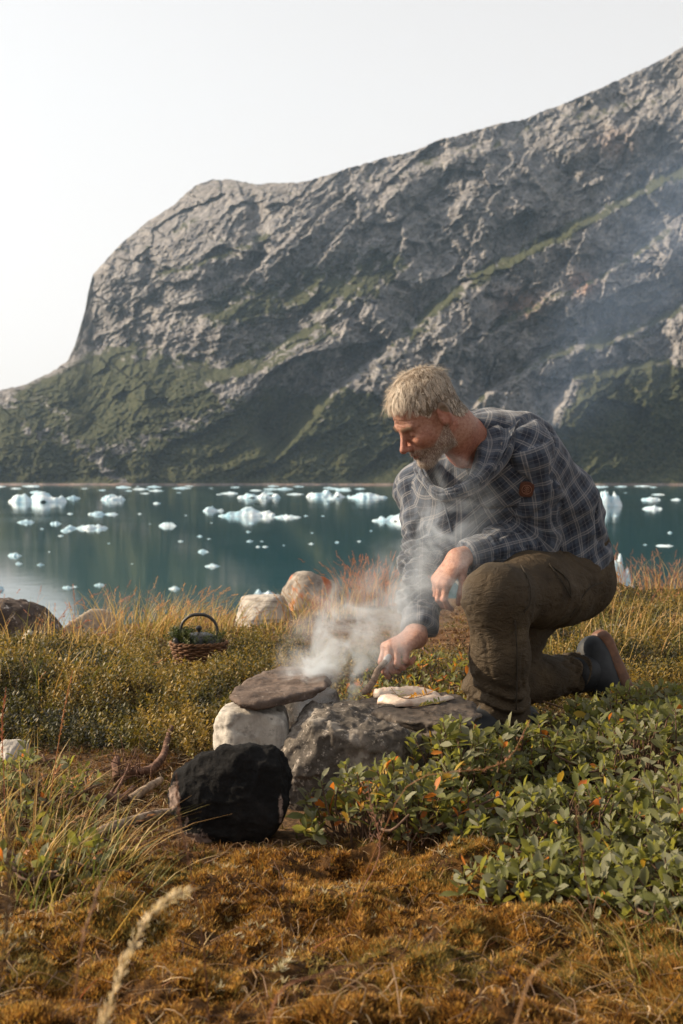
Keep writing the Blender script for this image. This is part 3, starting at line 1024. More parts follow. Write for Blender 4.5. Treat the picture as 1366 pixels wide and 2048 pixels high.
bank_stone(-60, 124, 1196, 1300, 5.35, MR["darkbank"], "dark boulder spotted with pale lichen on the bank edge", 62, 0.7, nrand=15, soft=12, pit=0.03)
bank_stone(128, 276, 1218, 1290, 5.55, MR["tan"], "long low tan boulder among straw grass on the bank", 67, 0.5, nrand=7, coarse=0.12)
bank_stone(40, 80, 1260, 1292, 5.1, MR["pale"], "small pale round stone at the foot of the dark boulder", 71, 0.9, sub=4)
bank_stone(470, 588, 1190, 1248, 6.15, MR["banded"], "flat-topped grey stone with horizontal bands by the shore", 73, 0.8, nrand=3, strata=0.03, coarse=0.04,
           planes=[(0, 0, 1, 0.86), (0.1, -1, 0.25, 0.95), (-0.8, -0.4, 0.5, 0.95), (1, -0.2, 0.4, 0.95)])
bank_stone(560, 694, 1141, 1225, 6.7, MR["orange"], "big rounded boulder splashed with orange lichen by the shore", 83, 0.9, nrand=18, soft=8, coarse=0.06)
bank_stone(1240, 1325, 1212, 1250, 6.2, MR["lichen"], "half-buried dark stone in the reddish heath", 83, 0.8, nrand=7)
bank_stone(1165, 1300, 1250, 1292, 5.2, MR["pale"], "flat pale lichened rock behind the kneeling man's boot", 89, 0.7, nrand=7)
bank_stone(10, 100, 1352, 1385, 4.2, MR["tan"], "low tan stone sunk in the heath mat", 97, 0.6, nrand=7)
bank_stone(-30, 45, 1425, 1480, 3.45, MR["lichen"], "grey stone at the edge of the heath mat", 101, 0.7, nrand=8)
bank_stone(-6, 62, 1478, 1525, 3.05, MR["banded"], "small light grey stone beside the willow leaves", 103, 0.8, nrand=8)
# ------------------------------------------------------------------ ice on the fjord
def ice_mat():
    m = M("glacier_ice", rough=0.55, spec=0.4)
    co = m.coord("Object")
    n = m.noise(co, 0.5, 5, 0.6)
    c = m.ramp(n, [(0.35, (0.30, 0.52, 0.64)), (0.5, (0.52, 0.66, 0.73)), (0.66, (0.74, 0.79, 0.81))])
    m.color(c)
    m.b.inputs["Subsurface Weight"].default_value = 0.0
    m.bump(m.noise(co, 2.0, 6, 0.7), 0.6, 0.15)
    return m.m


ICE = ice_mat()


def ice_shape(seed, peaks, sub=4):
    """peaks: list of (x, y, height, rx, ry) in metres; top surface from the peaks, flat skirt under water"""
    r = np.random.default_rng(seed)
    P = np.array(peaks, float)
    x0, x1 = (P[:, 0] - P[:, 3]).min(), (P[:, 0] + P[:, 3]).max()
    y0, y1 = (P[:, 1] - P[:, 4]).min(), (P[:, 1] + P[:, 4]).max()
    n = 34
    X, Y = np.meshgrid(np.linspace(x0 - 0.1 * (x1 - x0), x1 + 0.1 * (x1 - x0), n), np.linspace(y0 - 0.1, y1 + 0.1, max(10, n // 2)))
    Z = np.full(X.shape, -0.6)
    L = (x1 - x0)
    wx = X + 0.16 * L * fbm(X / L * 5, Y / L * 4, octaves=3, seed=seed); wy = Y + 0.10 * L * fbm(X / L * 4 + 7, Y / L * 4, octaves=3, seed=seed + 1)
    for px, py, h, rx, ry in P:
        q = np.sqrt(((wx - px) / rx) ** 2 + ((wy - py) / ry) ** 2)
        Z = np.maximum(Z, h * (1 - q ** 2.2) * (0.70 + 0.30 * (1 - np.clip(q, 0, 1))) - 0.02)
    hm = P[:, 2].max()
    Z = Z + (Z > -0.3) * hm * (0.42 * fbm(X / L * 8, Y / L * 8, octaves=4, seed=seed + 2))
    Z = Z + (Z > 0.02 * hm) * hm * 0.2 * facets(X / L * 9 + seed, Y / L * 9, 500 + seed, 1.0)
    Z = np.where(Z < 0, np.maximum(Z, -0.6), Z)
    return np.stack([X, Y, Z], -1).reshape(-1, 3), grid_faces(*X.shape)


def ice_at(px, py, wpx, hpx, label, seed, group=None, peaks=None, name="iceberg", cat="iceberg", parts=2):
    """py is the waterline in the photograph"""
    Y = (CAM_Z - WATER_Z) * FPX / max(py - 952.0, 12)
    c = on_plane(px, py, WATER_Z)
    Y = c[1]; s = Y / FPX
    w, h = wpx * s, hpx * s * 0.48
    r = np.random.default_rng(seed)
    if peaks is None:
        peaks = [(0, 0, h, w * 0.42, w * 0.35)]
        for _ in range(parts):
            peaks.append((r.uniform(-0.3, 0.3) * w, r.uniform(-0.1, 0.1) * w, h * r.uniform(0.3, 0.75), w * r.uniform(0.15, 0.3), w * 0.22))
    else:
        peaks = [(a * w, b * w, c2 * h, d * w, e * w) for a, b, c2, d, e in peaks]
    V, F = ice_shape(seed, peaks)
    o = np_obj(name, V, F, ICE)
    o.location = (c[0], c[1], WATER_Z)
    tag(o, label, cat, group)


G = "larger icebergs on the fjord"
ice_at(72, 1004, 112, 40, "broad white iceberg with a flat saddle near the far shore below the talus", 1, G, [(0.1, 0, 1, 0.26, 0.3), (-0.28, 0, 0.75, 0.22, 0.2), (0.34, 0, 0.55, 0.18, 0.2)])
ice_at(225, 1000, 56, 24, "low white iceberg with a blunt top beyond the long flat floe", 2, G)
ice_at(210, 1029, 58, 15, "small hourglass-shaped iceberg with a rounded lump at one end", 3, G, [(-0.3, 0, 1, 0.2, 0.2), (0.2, 0, 0.6, 0.32, 0.15)])
ice_at(170, 1057, 82, 20, "long flat-topped white floe with a ragged edge", 4, G, [(0.05, 0, 0.8, 0.42, 0.15), (-0.3, 0, 0.6, 0.2, 0.1), (0.25, 0, 1, 0.2, 0.1)])
ice_at(425, 1022, 50, 17, "blunt wedge of ice beside the blue-streaked iceberg", 5, G, [(-0.15, 0, 1, 0.32, 0.2), (0.25, 0, 0.5, 0.3, 0.15)])
ice_at(498, 1032, 104, 32, "blue-streaked domed iceberg with two low shoulders", 6, G, [(0.0, 0, 1, 0.3, 0.25), (0.28, 0, 0.7, 0.22, 0.18), (-0.3, 0, 0.55, 0.22, 0.18)])
ice_at(575, 1035, 62, 12, "thin low ice raft beside the blue-streaked iceberg", 7, G)
ice_at(336, 1052, 48, 14, "small ragged peaked floe alone in open water", 8, G)
ice_at(518, 996, 84, 22, "white iceberg with several knobs close to the far shore", 9, G, [(0.1, 0, 1, 0.2, 0.2), (-0.2, 0, 0.6, 0.3, 0.2), (0.35, 0, 0.7, 0.14, 0.15)])
ice_at(656, 994, 76, 30, "pointed white iceberg at the far shore beyond the boulders", 10, G, [(-0.05, 0, 1, 0.16, 0.2), (-0.22, 0, 0.6, 0.3, 0.2), (0.3, 0, 0.5, 0.22, 0.2)])
ice_at(735, 996, 84, 20, "flat-backed white iceberg just off the far shore beside the man's sleeve", 11, G)
ice_at(790, 1042, 96, 28, "pale blue sloping iceberg half hidden by the man's shoulder", 12, G, [(0.12, 0, 1, 0.36, 0.2), (-0.3, 0, 0.45, 0.24, 0.15)])
ice_at(1162, 1016, 44, 88, "tall narrow white ice pinnacle beside the man's back", 13, G, [(0, 0, 1, 0.34, 0.4), (0.3, 0, 0.5, 0.2, 0.3), (-0.3, 0, 0.6, 0.2, 0.3)])
ice_at(1205, 1012, 74, 58, "smooth humped iceberg beside the tall ice pinnacle", 14, G, [(0.05, 0, 1, 0.4, 0.3), (0.3, 0, 0.75, 0.2, 0.2)])
ice_at(1304, 1018, 50, 12, "low double-humped iceberg near the shore beyond the red grass", 15, G)
ice_at(1303, 1000, 42, 12, "small white iceberg behind the low double-humped one", 16, G)
ice_at(1234, 1200, 66, 165, "near upright white ice block behind the reddish grass", 17, G, [(0, 0, 1, 0.5, 0.4), (0.1, 0, 0.96, 0.42, 0.4), (-0.1, 0, 0.9, 0.42, 0.4)])
ice_at(-8, 1180, 34, 24, "pale blue ice lump drifting by the bright sky reflection", 18, G)
ice_at(532, 1188, 50, 20, "low ice lump close to the bank behind the banded stone", 19, G, [(-0.3, 0, 1, 0.16, 0.2), (0.1, 0, 0.6, 0.34, 0.2)])
ice_at(1330, 1092, 50, 6, "thin white floe drifting off the reddish grass bank", 20, G)

# small floes: four shared shapes
FLO = []
for k in range(5):
    r = np.random.default_rng(200 + k)
    pk = [(0, 0, 0.26, 0.5, 0.34)] + [(r.uniform(-0.3, 0.3), r.uniform(-0.1, 0.1), r.uniform(0.12, 0.3), r.uniform(0.15, 0.3), 0.2) for _ in range(3)]
    V, F = ice_shape(200 + k, pk)
    FLO.append(np_mesh("small_floe", V, F, mats=[ICE]))
small = [(50, 1045, 34), (112, 1048, 22), (133, 1062, 26), (122, 1072, 12), (198, 1060, 16), (84, 1058, 8), (30, 1112, 28), (38, 1128, 16), (80, 1130, 15), (313, 1007, 16), (280, 1028, 8), (140, 1028, 12),
         (407, 1104, 24), (426, 1133, 30), (400, 1073, 12), (418, 1078, 8), (361, 1083, 11), (497, 1064, 10), (499, 1083, 16), (516, 1094, 10), (531, 1094, 13), (524, 1083, 7), (568, 1091, 5),
         (623, 1088, 11), (674, 1085, 10), (624, 1066, 6), (646, 1032, 7), (612, 1032, 9), (503, 1047, 12), (423, 1046, 6), (300, 1048, 5), (218, 1087, 6), (98, 1104, 5), (719, 1083, 9), (742, 1062, 6),
         (198, 1171, 22), (135, 1176, 20), (348, 1178, 26), (150, 1174, 12), (264, 1128, 5), (372, 1031, 5), (666, 998, 26), (290, 987, 20), (145, 997, 30), (1150, 1092, 8), (1290, 1090, 8), (1232, 1032, 7), (1352, 1000, 20), (1340, 1066, 12)]
r = np.random.default_rng(5)
for _ in range(75):
    small.append((r.uniform(-30, 1400), 972.6 + 17 * r.random() ** 2.0, r.uniform(8, 40)))
for k, (px, py, w) in enumerate(small):
    o = bpy.data.objects.new("ice_floe", FLO[k % 5])
    link(o)
    c = on_plane(px, py, WATER_Z)
    s = c[1] / FPX * w
    hz = (0.24 if py > 995 else 0.10) * (1.0 + 0.8 * r.random())
    o.location = (c[0], c[1], WATER_Z); o.scale = (s, s * 1.1, s * hz * 2.1); o.rotation_euler = (0, 0, r.uniform(-0.5, 0.5) + (math.pi if r.random() < 0.5 else 0))
    if py < 992: tag(o, "thin white floe in the belt of ice along the far shore", "ice floe", "floes along the far shore")
    elif py < 1098: tag(o, "small white floe adrift in the open middle of the fjord", "ice floe", "floes in open water")
    else: tag(o, "small white floe drifting on the near water below the grassy bank", "ice floe", "floes near the bank")
# ------------------------------------------------------------------ vegetation
def leaf_mats():
    out = []
    for nm, base, trans, rg in (("willow_leaf_green", ((0.070, 0.082, 0.022), (0.155, 0.155, 0.048)), (0.40, 0.38, 0.06), 0.5),
                                ("willow_leaf_grey", ((0.14, 0.14, 0.078), (0.22, 0.21, 0.13)), (0.28, 0.28, 0.09), 0.6),
                                ("willow_leaf_yellow", ((0.30, 0.22, 0.03), (0.42, 0.20, 0.03)), (0.6, 0.36, 0.04), 0.5),
                                ("willow_leaf_orange", ((0.36, 0.10, 0.02), (0.45, 0.17, 0.03)), (0.7, 0.22, 0.03), 0.5)):
        m = M(nm, rough=rg + 0.08, spec=0.25)
        c = m.mix(m.rand(), base[0], base[1])
        n = m.noise(m.coord("Object"), 60, 3, 0.6)
        c = m.mix(m.ramp(n, [(0.3, 0.25), (0.6, 0.0)]), c, tuple(0.5 * v for v in base[0]))
        m.color(c)
        m.translucent(trans, 0.32)
        out.append(m.m)
    return out


LEAFM = leaf_mats()


def attr_leaf_mat(name, rough=0.55, trans=0.25, tmul=2.2, spec=0.35):
    """leaf matter whose colour varies from piece to piece (colour stored per piece)"""
    m = M(name, rough=rough, spec=spec)
    c = m.attr("tint")
    m.color(c)
    t = m.mix(1.0, c, (tmul, tmul, tmul * 0.8), 'MULTIPLY')
    m.translucent(t, trans)
    return m.m


TINT = attr_leaf_mat("mixed_foliage")
STRAW = attr_leaf_mat("dry_grass", rough=0.6, trans=0.3, tmul=1.4)
MOSSM = attr_leaf_mat("moss_leaflets", rough=0.7, trans=0.3, tmul=1.5, spec=0.2)


def leaf_tpl(length, width, fold=0.18, curl=0.12, n=4):
    """obovate leaf along +Y, normal +Z: 3 verts per row"""
    t = np.linspace(0, 1, n + 1)
    w = width * 0.5 * np.array([np.interp(q, [0, 0.15, 0.4, 0.65, 0.85, 1.0], [0.10, 0.35, 0.8, 1.0, 0.75, 0.06]) for q in t])
    V, F = [], []
    for i, q in enumerate(t):
        z = -curl * length * q * q
        V += [(-w[i], q * length, z + fold * w[i]), (0, q * length, z), (w[i], q * length, z + fold * w[i])]
    for i in range(n):
        a = 3 * i
        F += [(a, a + 1, a + 4, a + 3), (a + 1, a + 2, a + 5, a + 4)]
    return np.array(V), np.array(F)


LEAFV = [leaf_tpl(0.030, 0.0145, 0.25, 0.10), leaf_tpl(0.026, 0.0135, 0.45, -0.08), leaf_tpl(0.034, 0.0140, 0.3, 0.22), leaf_tpl(0.022, 0.0125, 0.15, 0.05)]
LEAFMESH = {(k, j): np_mesh("leaf", *LEAFV[k], mats=[LEAFM[j]]) for k in range(4) for j in range(4)}


def frame_from(y, roll):
    """3x3 with given Y axis, rolled"""
    y = y / np.linalg.norm(y)
    ref = np.array([0, 0, 1.0]) if abs(y[2]) < 0.95 else np.array([1.0, 0, 0])
    x = np.cross(y, ref); x /= np.linalg.norm(x)
    z = np.cross(x, y)
    c, s = math.cos(roll), math.sin(roll)
    return np.column_stack([c * x + s * z, y, -s * x + c * z])


barkm = M("willow_bark", rough=0.8, spec=0.25)
barkm.color(barkm.ramp(barkm.noise(barkm.coord("Object"), 60, 4, 0.6), [(0.3, (0.045, 0.026, 0.016)), (0.7, (0.16, 0.095, 0.06))]))
BARK = barkm.m


def willow(label, cx, cy, rx, ry, h, nros, seed, nobj=240, warm=0.03, lean=(0, 0), scale=1.14, group="low willow shrubs", avoid=None, name="willow_shrub"):
    """sprawling arctic willow: woody stems, each ending in rosettes of leaves"""
    r = np.random.default_rng(seed)
    base = np.array([cx, cy, float(ground_z(cx, cy, False))])
    root = empty(name, base)
    tag(root, label, "shrub", group)
    stems, leaves = [], []
    for k in range(nros):
        for _try in range(20):
            a = r.uniform(0, 2 * math.pi); q = math.sqrt(r.random())
            x = cx + rx * q * math.cos(a); y = cy + ry * q * math.sin(a)
            if avoid is None or not avoid(x, y): break
        else:
            continue
        gz = float(ground_z(x, y, False))
        hh = h * (1 - 0.55 * q * q) * r.uniform(0.35, 1.08)
        tip = np.array([x, y, gz + hh])
        d0 = np.array([math.cos(a), math.sin(a), 0]) * r.uniform(0.02, 0.07)
        st = np.array([x, y, gz - 0.01]) - d0 + r.normal(size=3) * [0.02, 0.02, 0]
        mid = (st + tip) / 2 + r.normal(size=3) * 0.012
        pth = spline([st, mid, tip], 5)
        stems.append(tube(pth - base, np.linspace(0.0022, 0.0011, 5) * scale, 5, False))
        up = tip - mid; up /= np.linalg.norm(up)
        up = up + r.normal(size=3) * 0.25; up[2] = abs(up[2]) + 0.25; up /= np.linalg.norm(up)
        nl = r.integers(5, 10)
        kind = r.random()
        for j in range(nl):
            f = j / max(1, nl - 1)
            az = j * 2.4 + r.uniform(-0.4, 0.4)
            fr = frame_from(up, az)
            op = math.radians(r.uniform(22, 50) + 35 * (1 - f))
            ydir = up * math.cos(op) + fr[:, 2] * math.sin(op)
            # leaf normal faces the stem tip
            xax = np.cross(ydir, up); xax /= np.linalg.norm(xax) + 1e-9
            zax = np.cross(xax, ydir)
            if zax @ up < 0: xax, zax = -xax, -zax
            tw = r.normal() * 0.5
            xa = xax * math.cos(tw) + zax * math.sin(tw); za = -xax * math.sin(tw) + zax * math.cos(tw)
            p = tip - up * (0.022 * (1 - f)) * scale
            s = scale * r.uniform(0.55, 1.2) * (0.75 + 0.35 * (1 - f))
            u = r.random()
            mi = 3 if u < warm * 0.5 else 2 if u < warm * 1.1 else (1 if r.random() < 0.42 else 0)
            leaves.append((p, np.column_stack([xa, ydir, za]), s, r.integers(0, 4), mi))
    V, F = merge(stems)
    # runners: longer woody stems creeping through the shrub
    run = []
    for k in range(7):
        a = r.uniform(0, 2 * math.pi)
        p0 = np.array([cx, cy, 0.0]) + [0.3 * rx * math.cos(a), 0.3 * ry * math.sin(a), 0]
        ctrl = []
        for q in np.linspace(0, 1, 5):
            x = p0[0] + rx * 0.8 * q * math.cos(a + 0.5 * q) + r.normal() * 0.012; y = p0[1] + ry * 0.8 * q * math.sin(a + 0.5 * q) + r.normal() * 0.012
            ctrl.append((x, y, float(ground_z(x, y, False)) + h * (0.15 + 0.4 * q) + r.normal() * 0.008))
        run.append(tube(spline(ctrl, 12) - base, np.linspace(0.004, 0.0018, 12) * scale, 6, False))
    for q in run:
        np_obj("branch", *q, BARK, root)
    np_obj("twigs", V, F, BARK, root)["kind"] = "stuff"
    # leaves that show largest are single objects, the rest one mass
    order = sorted(range(len(leaves)), key=lambda i: leaves[i][0][1] - 1.2 * leaves[i][0][2] + r.normal() * 0.05)
    for i in order[:nobj]:
        p, R, s, k, mi = leaves[i]
        o = bpy.data.objects.new("leaf", LEAFMESH[(int(k), mi)])
        link(o, root)
        m4 = np.eye(4); m4[:3, :3] = R * s; m4[:3, 3] = p - base
        o.matrix_local = Matrix(m4.tolist())
    rest = order[nobj:]
    if rest:
        Vs, Fs, Mi = [], [], []
        off = 0
        for i in rest:
            p, R, s, k, mi = leaves[i]
            tv, tf = LEAFV[k]
            Vs.append((tv @ (R * s).T) + p - base); Fs.append(tf + off); off += len(tv); Mi += [mi] * len(tf)
        o = np_obj("foliage", np.concatenate(Vs), np.concatenate(Fs), parent=root, mats=LEAFM, midx=Mi)
        o["kind"] = "stuff"
    return root


# keep clear of stones and the man
def clear_zone(x, y):
    if -0.36 < x < 0.21 and 2.36 < y < 3.3: return True
    if 0.20 < x < 0.34 and 2.92 < y < 3.4: return True
    if 0.28 < x < 0.52 and 3.05 < y < 3.9: return True
    if 0.5 < x < 0.86 and 3.42 < y < 3.95: return True
    return False


WS = 1.0   # leaf size
willow("willow shrub with a few yellow and orange leaves in front of the lichened boulder", 0.10, 2.44, 0.20, 0.14, 0.155, 130, 301, 230, warm=0.14, avoid=lambda x, y: (y > 2.62) or (x < -0.07))
willow("willow shrub growing up against the lichened boulder and the cooking slab", 0.23, 2.64, 0.17, 0.12, 0.185, 140, 302, 220, warm=0.06, avoid=lambda x, y: x < 0.14 and y > 2.62)
willow("willow shrub with small grey-green leaves at the planted boot", 0.42, 2.86, 0.18, 0.15, 0.14, 140, 303, 210, warm=0.03)
willow("broad willow shrub spilling over the moss beside the heath grass", 0.42, 2.36, 0.24, 0.20, 0.13, 200, 304, 250, warm=0.02)
willow("willow shrub between the planted boot and the tallest willow shrub", 0.68, 2.80, 0.22, 0.24, 0.15, 180, 305, 200, warm=0.02)
willow("tallest dark willow shrub rising out of the shade beside the moss", 0.70, 2.30, 0.22, 0.26, 0.16, 190, 306, 230, warm=0.02)
willow("willow shrub round the sole of the kneeling boot", 0.80, 3.30, 0.26, 0.22, 0.15, 150, 307, 150, warm=0.02, avoid=lambda x, y: y > 3.46 and x < 0.9)
willow("willow shrub at the outer rim of the thicket toward the reddish heath", 1.05, 2.95, 0.25, 0.40, 0.14, 130, 308, 150, warm=0.02)
willow("small willow sprigs under the folded knee", 0.60, 3.24, 0.16, 0.13, 0.11, 60, 309, 120, warm=0.03)
willow("low outlying willow shrub creeping down onto the golden moss", 0.36, 2.10, 0.17, 0.10, 0.09, 95, 314, 170, warm=0.02)
willow("outermost shaded willow shrub beside the dark overhanging grass", 0.57, 2.02, 0.20, 0.15, 0.11, 140, 315, 200, warm=0.02)
willow("willow sprigs mixed into the green grass by the small light grey stone", -0.66, 2.62, 0.16, 0.26, 0.11, 55, 310, 200, warm=0.05, scale=0.95)
willow("willow sprigs low in the straw beside the creeping driftwood", -0.50, 2.16, 0.11, 0.13, 0.08, 22, 311, 110, warm=0.05)
willow("loose small-leaved shrub beyond the hand that holds the stick", 0.16, 3.72, 0.22, 0.20, 0.10, 70, 312, 120, warm=0.22, scale=0.85)
willow("leafy shrub with yellow tips beside the lit trouser leg", 0.30, 4.05, 0.22, 0.3, 0.12, 80, 313, 80, warm=0.2, scale=0.85)


# ---- ground cover that nobody could count
def sprig_tpl(seed, n=12, h=0.035, ll=0.006, lw=0.0026):
    """crowberry shoot: short curved stem clothed in needle leaves"""
    r = np.random.default_rng(seed)
    V, F = [], []
    for i in range(n):
        f = (i + 1) / n
        p = np.array([0.006 * math.sin(2 * f), 0, h * f])
        a = i * 2.4; e = r.uniform(0.3, 0.9)
        d = np.array([math.cos(a) * math.cos(e), math.sin(a) * math.cos(e), math.sin(e)])
        s = np.cross(d, [0, 0, 1]); s /= np.linalg.norm(s)
        k = len(V)
        l = ll * r.uniform(0.8, 1.3)
        V += [p, p + d * l * 0.5 + s * lw * 0.5, p + d * l, p + d * l * 0.5 - s * lw * 0.5]
        F.append((k, k + 1, k + 2, k + 3))
    return np.array(V), np.array(F)


def scatter_cover(name, n, tpls, region, dens, smin, smax, cols, mat, label, cat, seed, tilt=0.5, lift=0.0, parent=None):
    r = np.random.default_rng(seed)
    x0, x1, y0, y1 = region
    # nearer ground gets more pieces per square metre
    u = r.random(n * 3)
    y = 1.0 / (1.0 / y0 + u * (1.0 / y1 - 1.0 / y0)); x = r.uniform(-1, 1, n * 3) * 0.5 * (x1 - x0) + 0.5 * (x0 + x1)
    keep = r.random(n * 3) < dens(x, y)
    x, y = x[keep][:n], y[keep][:n]
    k = len(x)
    z = ground_z(x, y) + lift
    mm = moss_mask(x, y)
    z = z + mm * moss_lump(x, y)
    Vs, Fs, Cs = [], [], []
    which = r.integers(0, len(tpls), k); off = 0
    cols = np.array(cols, float)
    for t, (tv, tf) in enumerate(tpls):
        s_ = which == t; c = s_.sum()
        if not c: continue
        R = rot_z(r.uniform(0, 2 * math.pi, c)) @ rot_x(r.normal(size=c) * tilt)
        R = R * r.uniform(smin, smax, c)[:, None, None]
        nn = 0.5 + 0.5 * fbm(x[s_] / 0.16, y[s_] / 0.16, octaves=3, seed=seed + 9)
        ci = np.clip((nn * 1.5 - 0.25 + r.normal(size=c) * 0.22) * len(cols), 0, len(cols) - 1.001)
        c0 = cols[ci.astype(int)]; c1 = cols[np.minimum(ci.astype(int) + 1, len(cols) - 1)]
        cc = c0 + (c1 - c0) * (ci % 1)[:, None]
        cc = cc * r.uniform(0.7, 1.3, c)[:, None]
        V, F, C = scatter(tv, tf, np.column_stack([x[s_], y[s_], z[s_]]), R, cc)
        Vs.append(V); Fs.append(F + off); Cs.append(C); off += len(V)
    o = np_obj(name, np.concatenate(Vs), np.concatenate(Fs), mat, parent, smooth=False, attrs={"tint": np.concatenate(Cs)})
    tag(o, label, cat, kind="stuff")
    return o


def moss_tpl(seed, n=7, h=0.006):
    r = np.random.default_rng(seed); V, F = [], []
    for i in range(n):
        a = i * 2.4 + r.uniform(-0.3, 0.3); e = r.uniform(0.4, 1.2); l = h * r.uniform(0.7, 1.4)
        d = np.array([math.cos(a) * math.cos(e), math.sin(a) * math.cos(e), math.sin(e)]); s = np.array([-math.sin(a), math.cos(a), 0])
        k = len(V); p = np.array([0, 0, -0.002]) + d * 0.001
        V += [p - s * l * 0.16, p + s * l * 0.16, p + d * l]
        F.append((k, k + 1, k + 2))
    return np.array(V), np.array(F)


def not_stone(x, y):
    return 1.0 - ((x > -0.33) & (x < 0.20) & (y > 2.42) & (y < 3.2)) * 0.95


gold = [(0.035, 0.017, 0.007), (0.11, 0.046, 0.012), (0.22, 0.100, 0.022), (0.36, 0.182, 0.038), (0.46, 0.27, 0.07), (0.17, 0.13, 0.04)]
scatter_cover("moss", 80000, [moss_tpl(k) for k in range(6)], (-1.1, 1.1, 1.45, 2.75), lambda x, y: moss_mask(x, y) * (np.abs(x) < 0.30 * y + 0.1) * not_stone(x, y) * (0.10 + 0.90 * sstep(-0.25, 0.15, fbm(x / 0.09, y / 0.09, octaves=3, seed=411))), 0.6, 2.0, gold, MOSSM,
              "golden orange moss carpet covering the soil before the fireplace", "moss", 401, tilt=0.35)
crow = [(0.014, 0.014, 0.005), (0.034, 0.033, 0.008), (0.075, 0.064, 0.012), (0.13, 0.098, 0.018), (0.21, 0.135, 0.025)]
scatter_cover("crowberry_heath", 17000, [sprig_tpl(k, 12, 0.04, 0.008, 0.004) for k in range(6)], (-2.0, 2.6, 3.1, 7.0), lambda x, y: heath_mask(x, y) * (np.abs(x) < 0.29 * y + 0.15) * (y < bank_edge(x)) * (np.hypot(x + 0.515, 0.55 * (y - 4.52)) > 0.15), 0.8, 1.8, crow, TINT,
              "dense dark olive crowberry mat with tiny shiny leaves", "heath", 403, tilt=0.55)
litter_t = []
for k in range(6):
    r = np.random.default_rng(900 + k)
    L = r.uniform(0.02, 0.055)
    p = spline([(-L / 2, 0, 0.002), (0, r.normal() * 0.005, 0.005 + abs(r.normal()) * 0.005), (L / 2, r.normal() * 0.006, 0.002)], 4)
    w = np.array([0, 0.0006, 0.0])
    V = np.concatenate([p - w, p + w]); n = 4
    litter_t.append((V, np.array([(i, i + 1, i + 1 + n, i + n) for i in range(3)])))
scatter_cover("plant_litter", 11000, litter_t, (-1.2, 1.6, 1.45, 6.8), lambda x, y: (1 - 0.88 * moss_mask(x, y)) * (1 - 0.7 * heath_mask(x, y)) * (np.abs(x) < 0.29 * y + 0.1) * not_stone(x, y), 0.6, 1.5,
              [(0.09, 0.045, 0.02), (0.20, 0.11, 0.05), (0.33, 0.22, 0.11), (0.45, 0.33, 0.19)], STRAW, "dead straw and needle litter strewn on the soil", "litter", 405, tilt=0.2, lift=0.002)
scatter_cover("lichen", 2600, [moss_tpl(60 + k, 9, 0.007) for k in range(4)], (-1.1, 1.1, 1.45, 2.9), lambda x, y: (np.abs(x) < 0.29 * y + 0.1) * not_stone(x, y) * sstep(0.22, 0.4, fbm(x / 0.10, y / 0.10, octaves=3, seed=431)), 0.6, 1.6,
              [(0.22, 0.19, 0.11), (0.36, 0.31, 0.19), (0.46, 0.40, 0.27)], MOSSM, "pale cream lichen patches among the golden moss", "lichen", 433, tilt=0.4, lift=0.003)
stem_t = []
for k in range(8):
    r = np.random.default_rng(950 + k)
    L = r.uniform(0.05, 0.12)
    p = spline([(-L / 2, 0, 0.0), (-L / 6, r.normal() * 0.012, 0.012 + abs(r.normal()) * 0.012), (L / 5, r.normal() * 0.014, 0.010 + abs(r.normal()) * 0.014), (L / 2, r.normal() * 0.015, 0.004)], 8)
    V, F = tube(p, np.linspace(0.0008, 0.0004, 8), 4, False)
    stem_t.append((V, F[0]))
scatter_cover("dead_stems", 300, stem_t, (-1.1, 1.1, 1.45, 3.0), lambda x, y: (np.abs(x) < 0.29 * y + 0.1) * not_stone(x, y) * 0.9, 0.5, 1.3, [(0.04, 0.02, 0.012), (0.09, 0.045, 0.022), (0.17, 0.09, 0.045), (0.30, 0.20, 0.11)], STRAW,
              "wiry dead stems and fallen twigs lying over the moss", "stems", 409, tilt=0.15, lift=0.003)
brown = [(0.05, 0.022, 0.010), (0.12, 0.055, 0.02), (0.20, 0.10, 0.03), (0.10, 0.09, 0.02)]
scatter_cover("brown_moss", 15000, [moss_tpl(40 + k, 7, 0.008) for k in range(4)], (-1.4, 1.8, 2.2, 6.6), lambda x, y: (1 - moss_mask(x, y)) * (1 - heath_mask(x, y)) * (np.abs(x) < 0.29 * y + 0.1) * not_stone(x, y), 0.8, 2.0, brown, MOSSM,
              "thin brown moss on the trodden soil round the fireplace", "moss", 407, tilt=0.4)


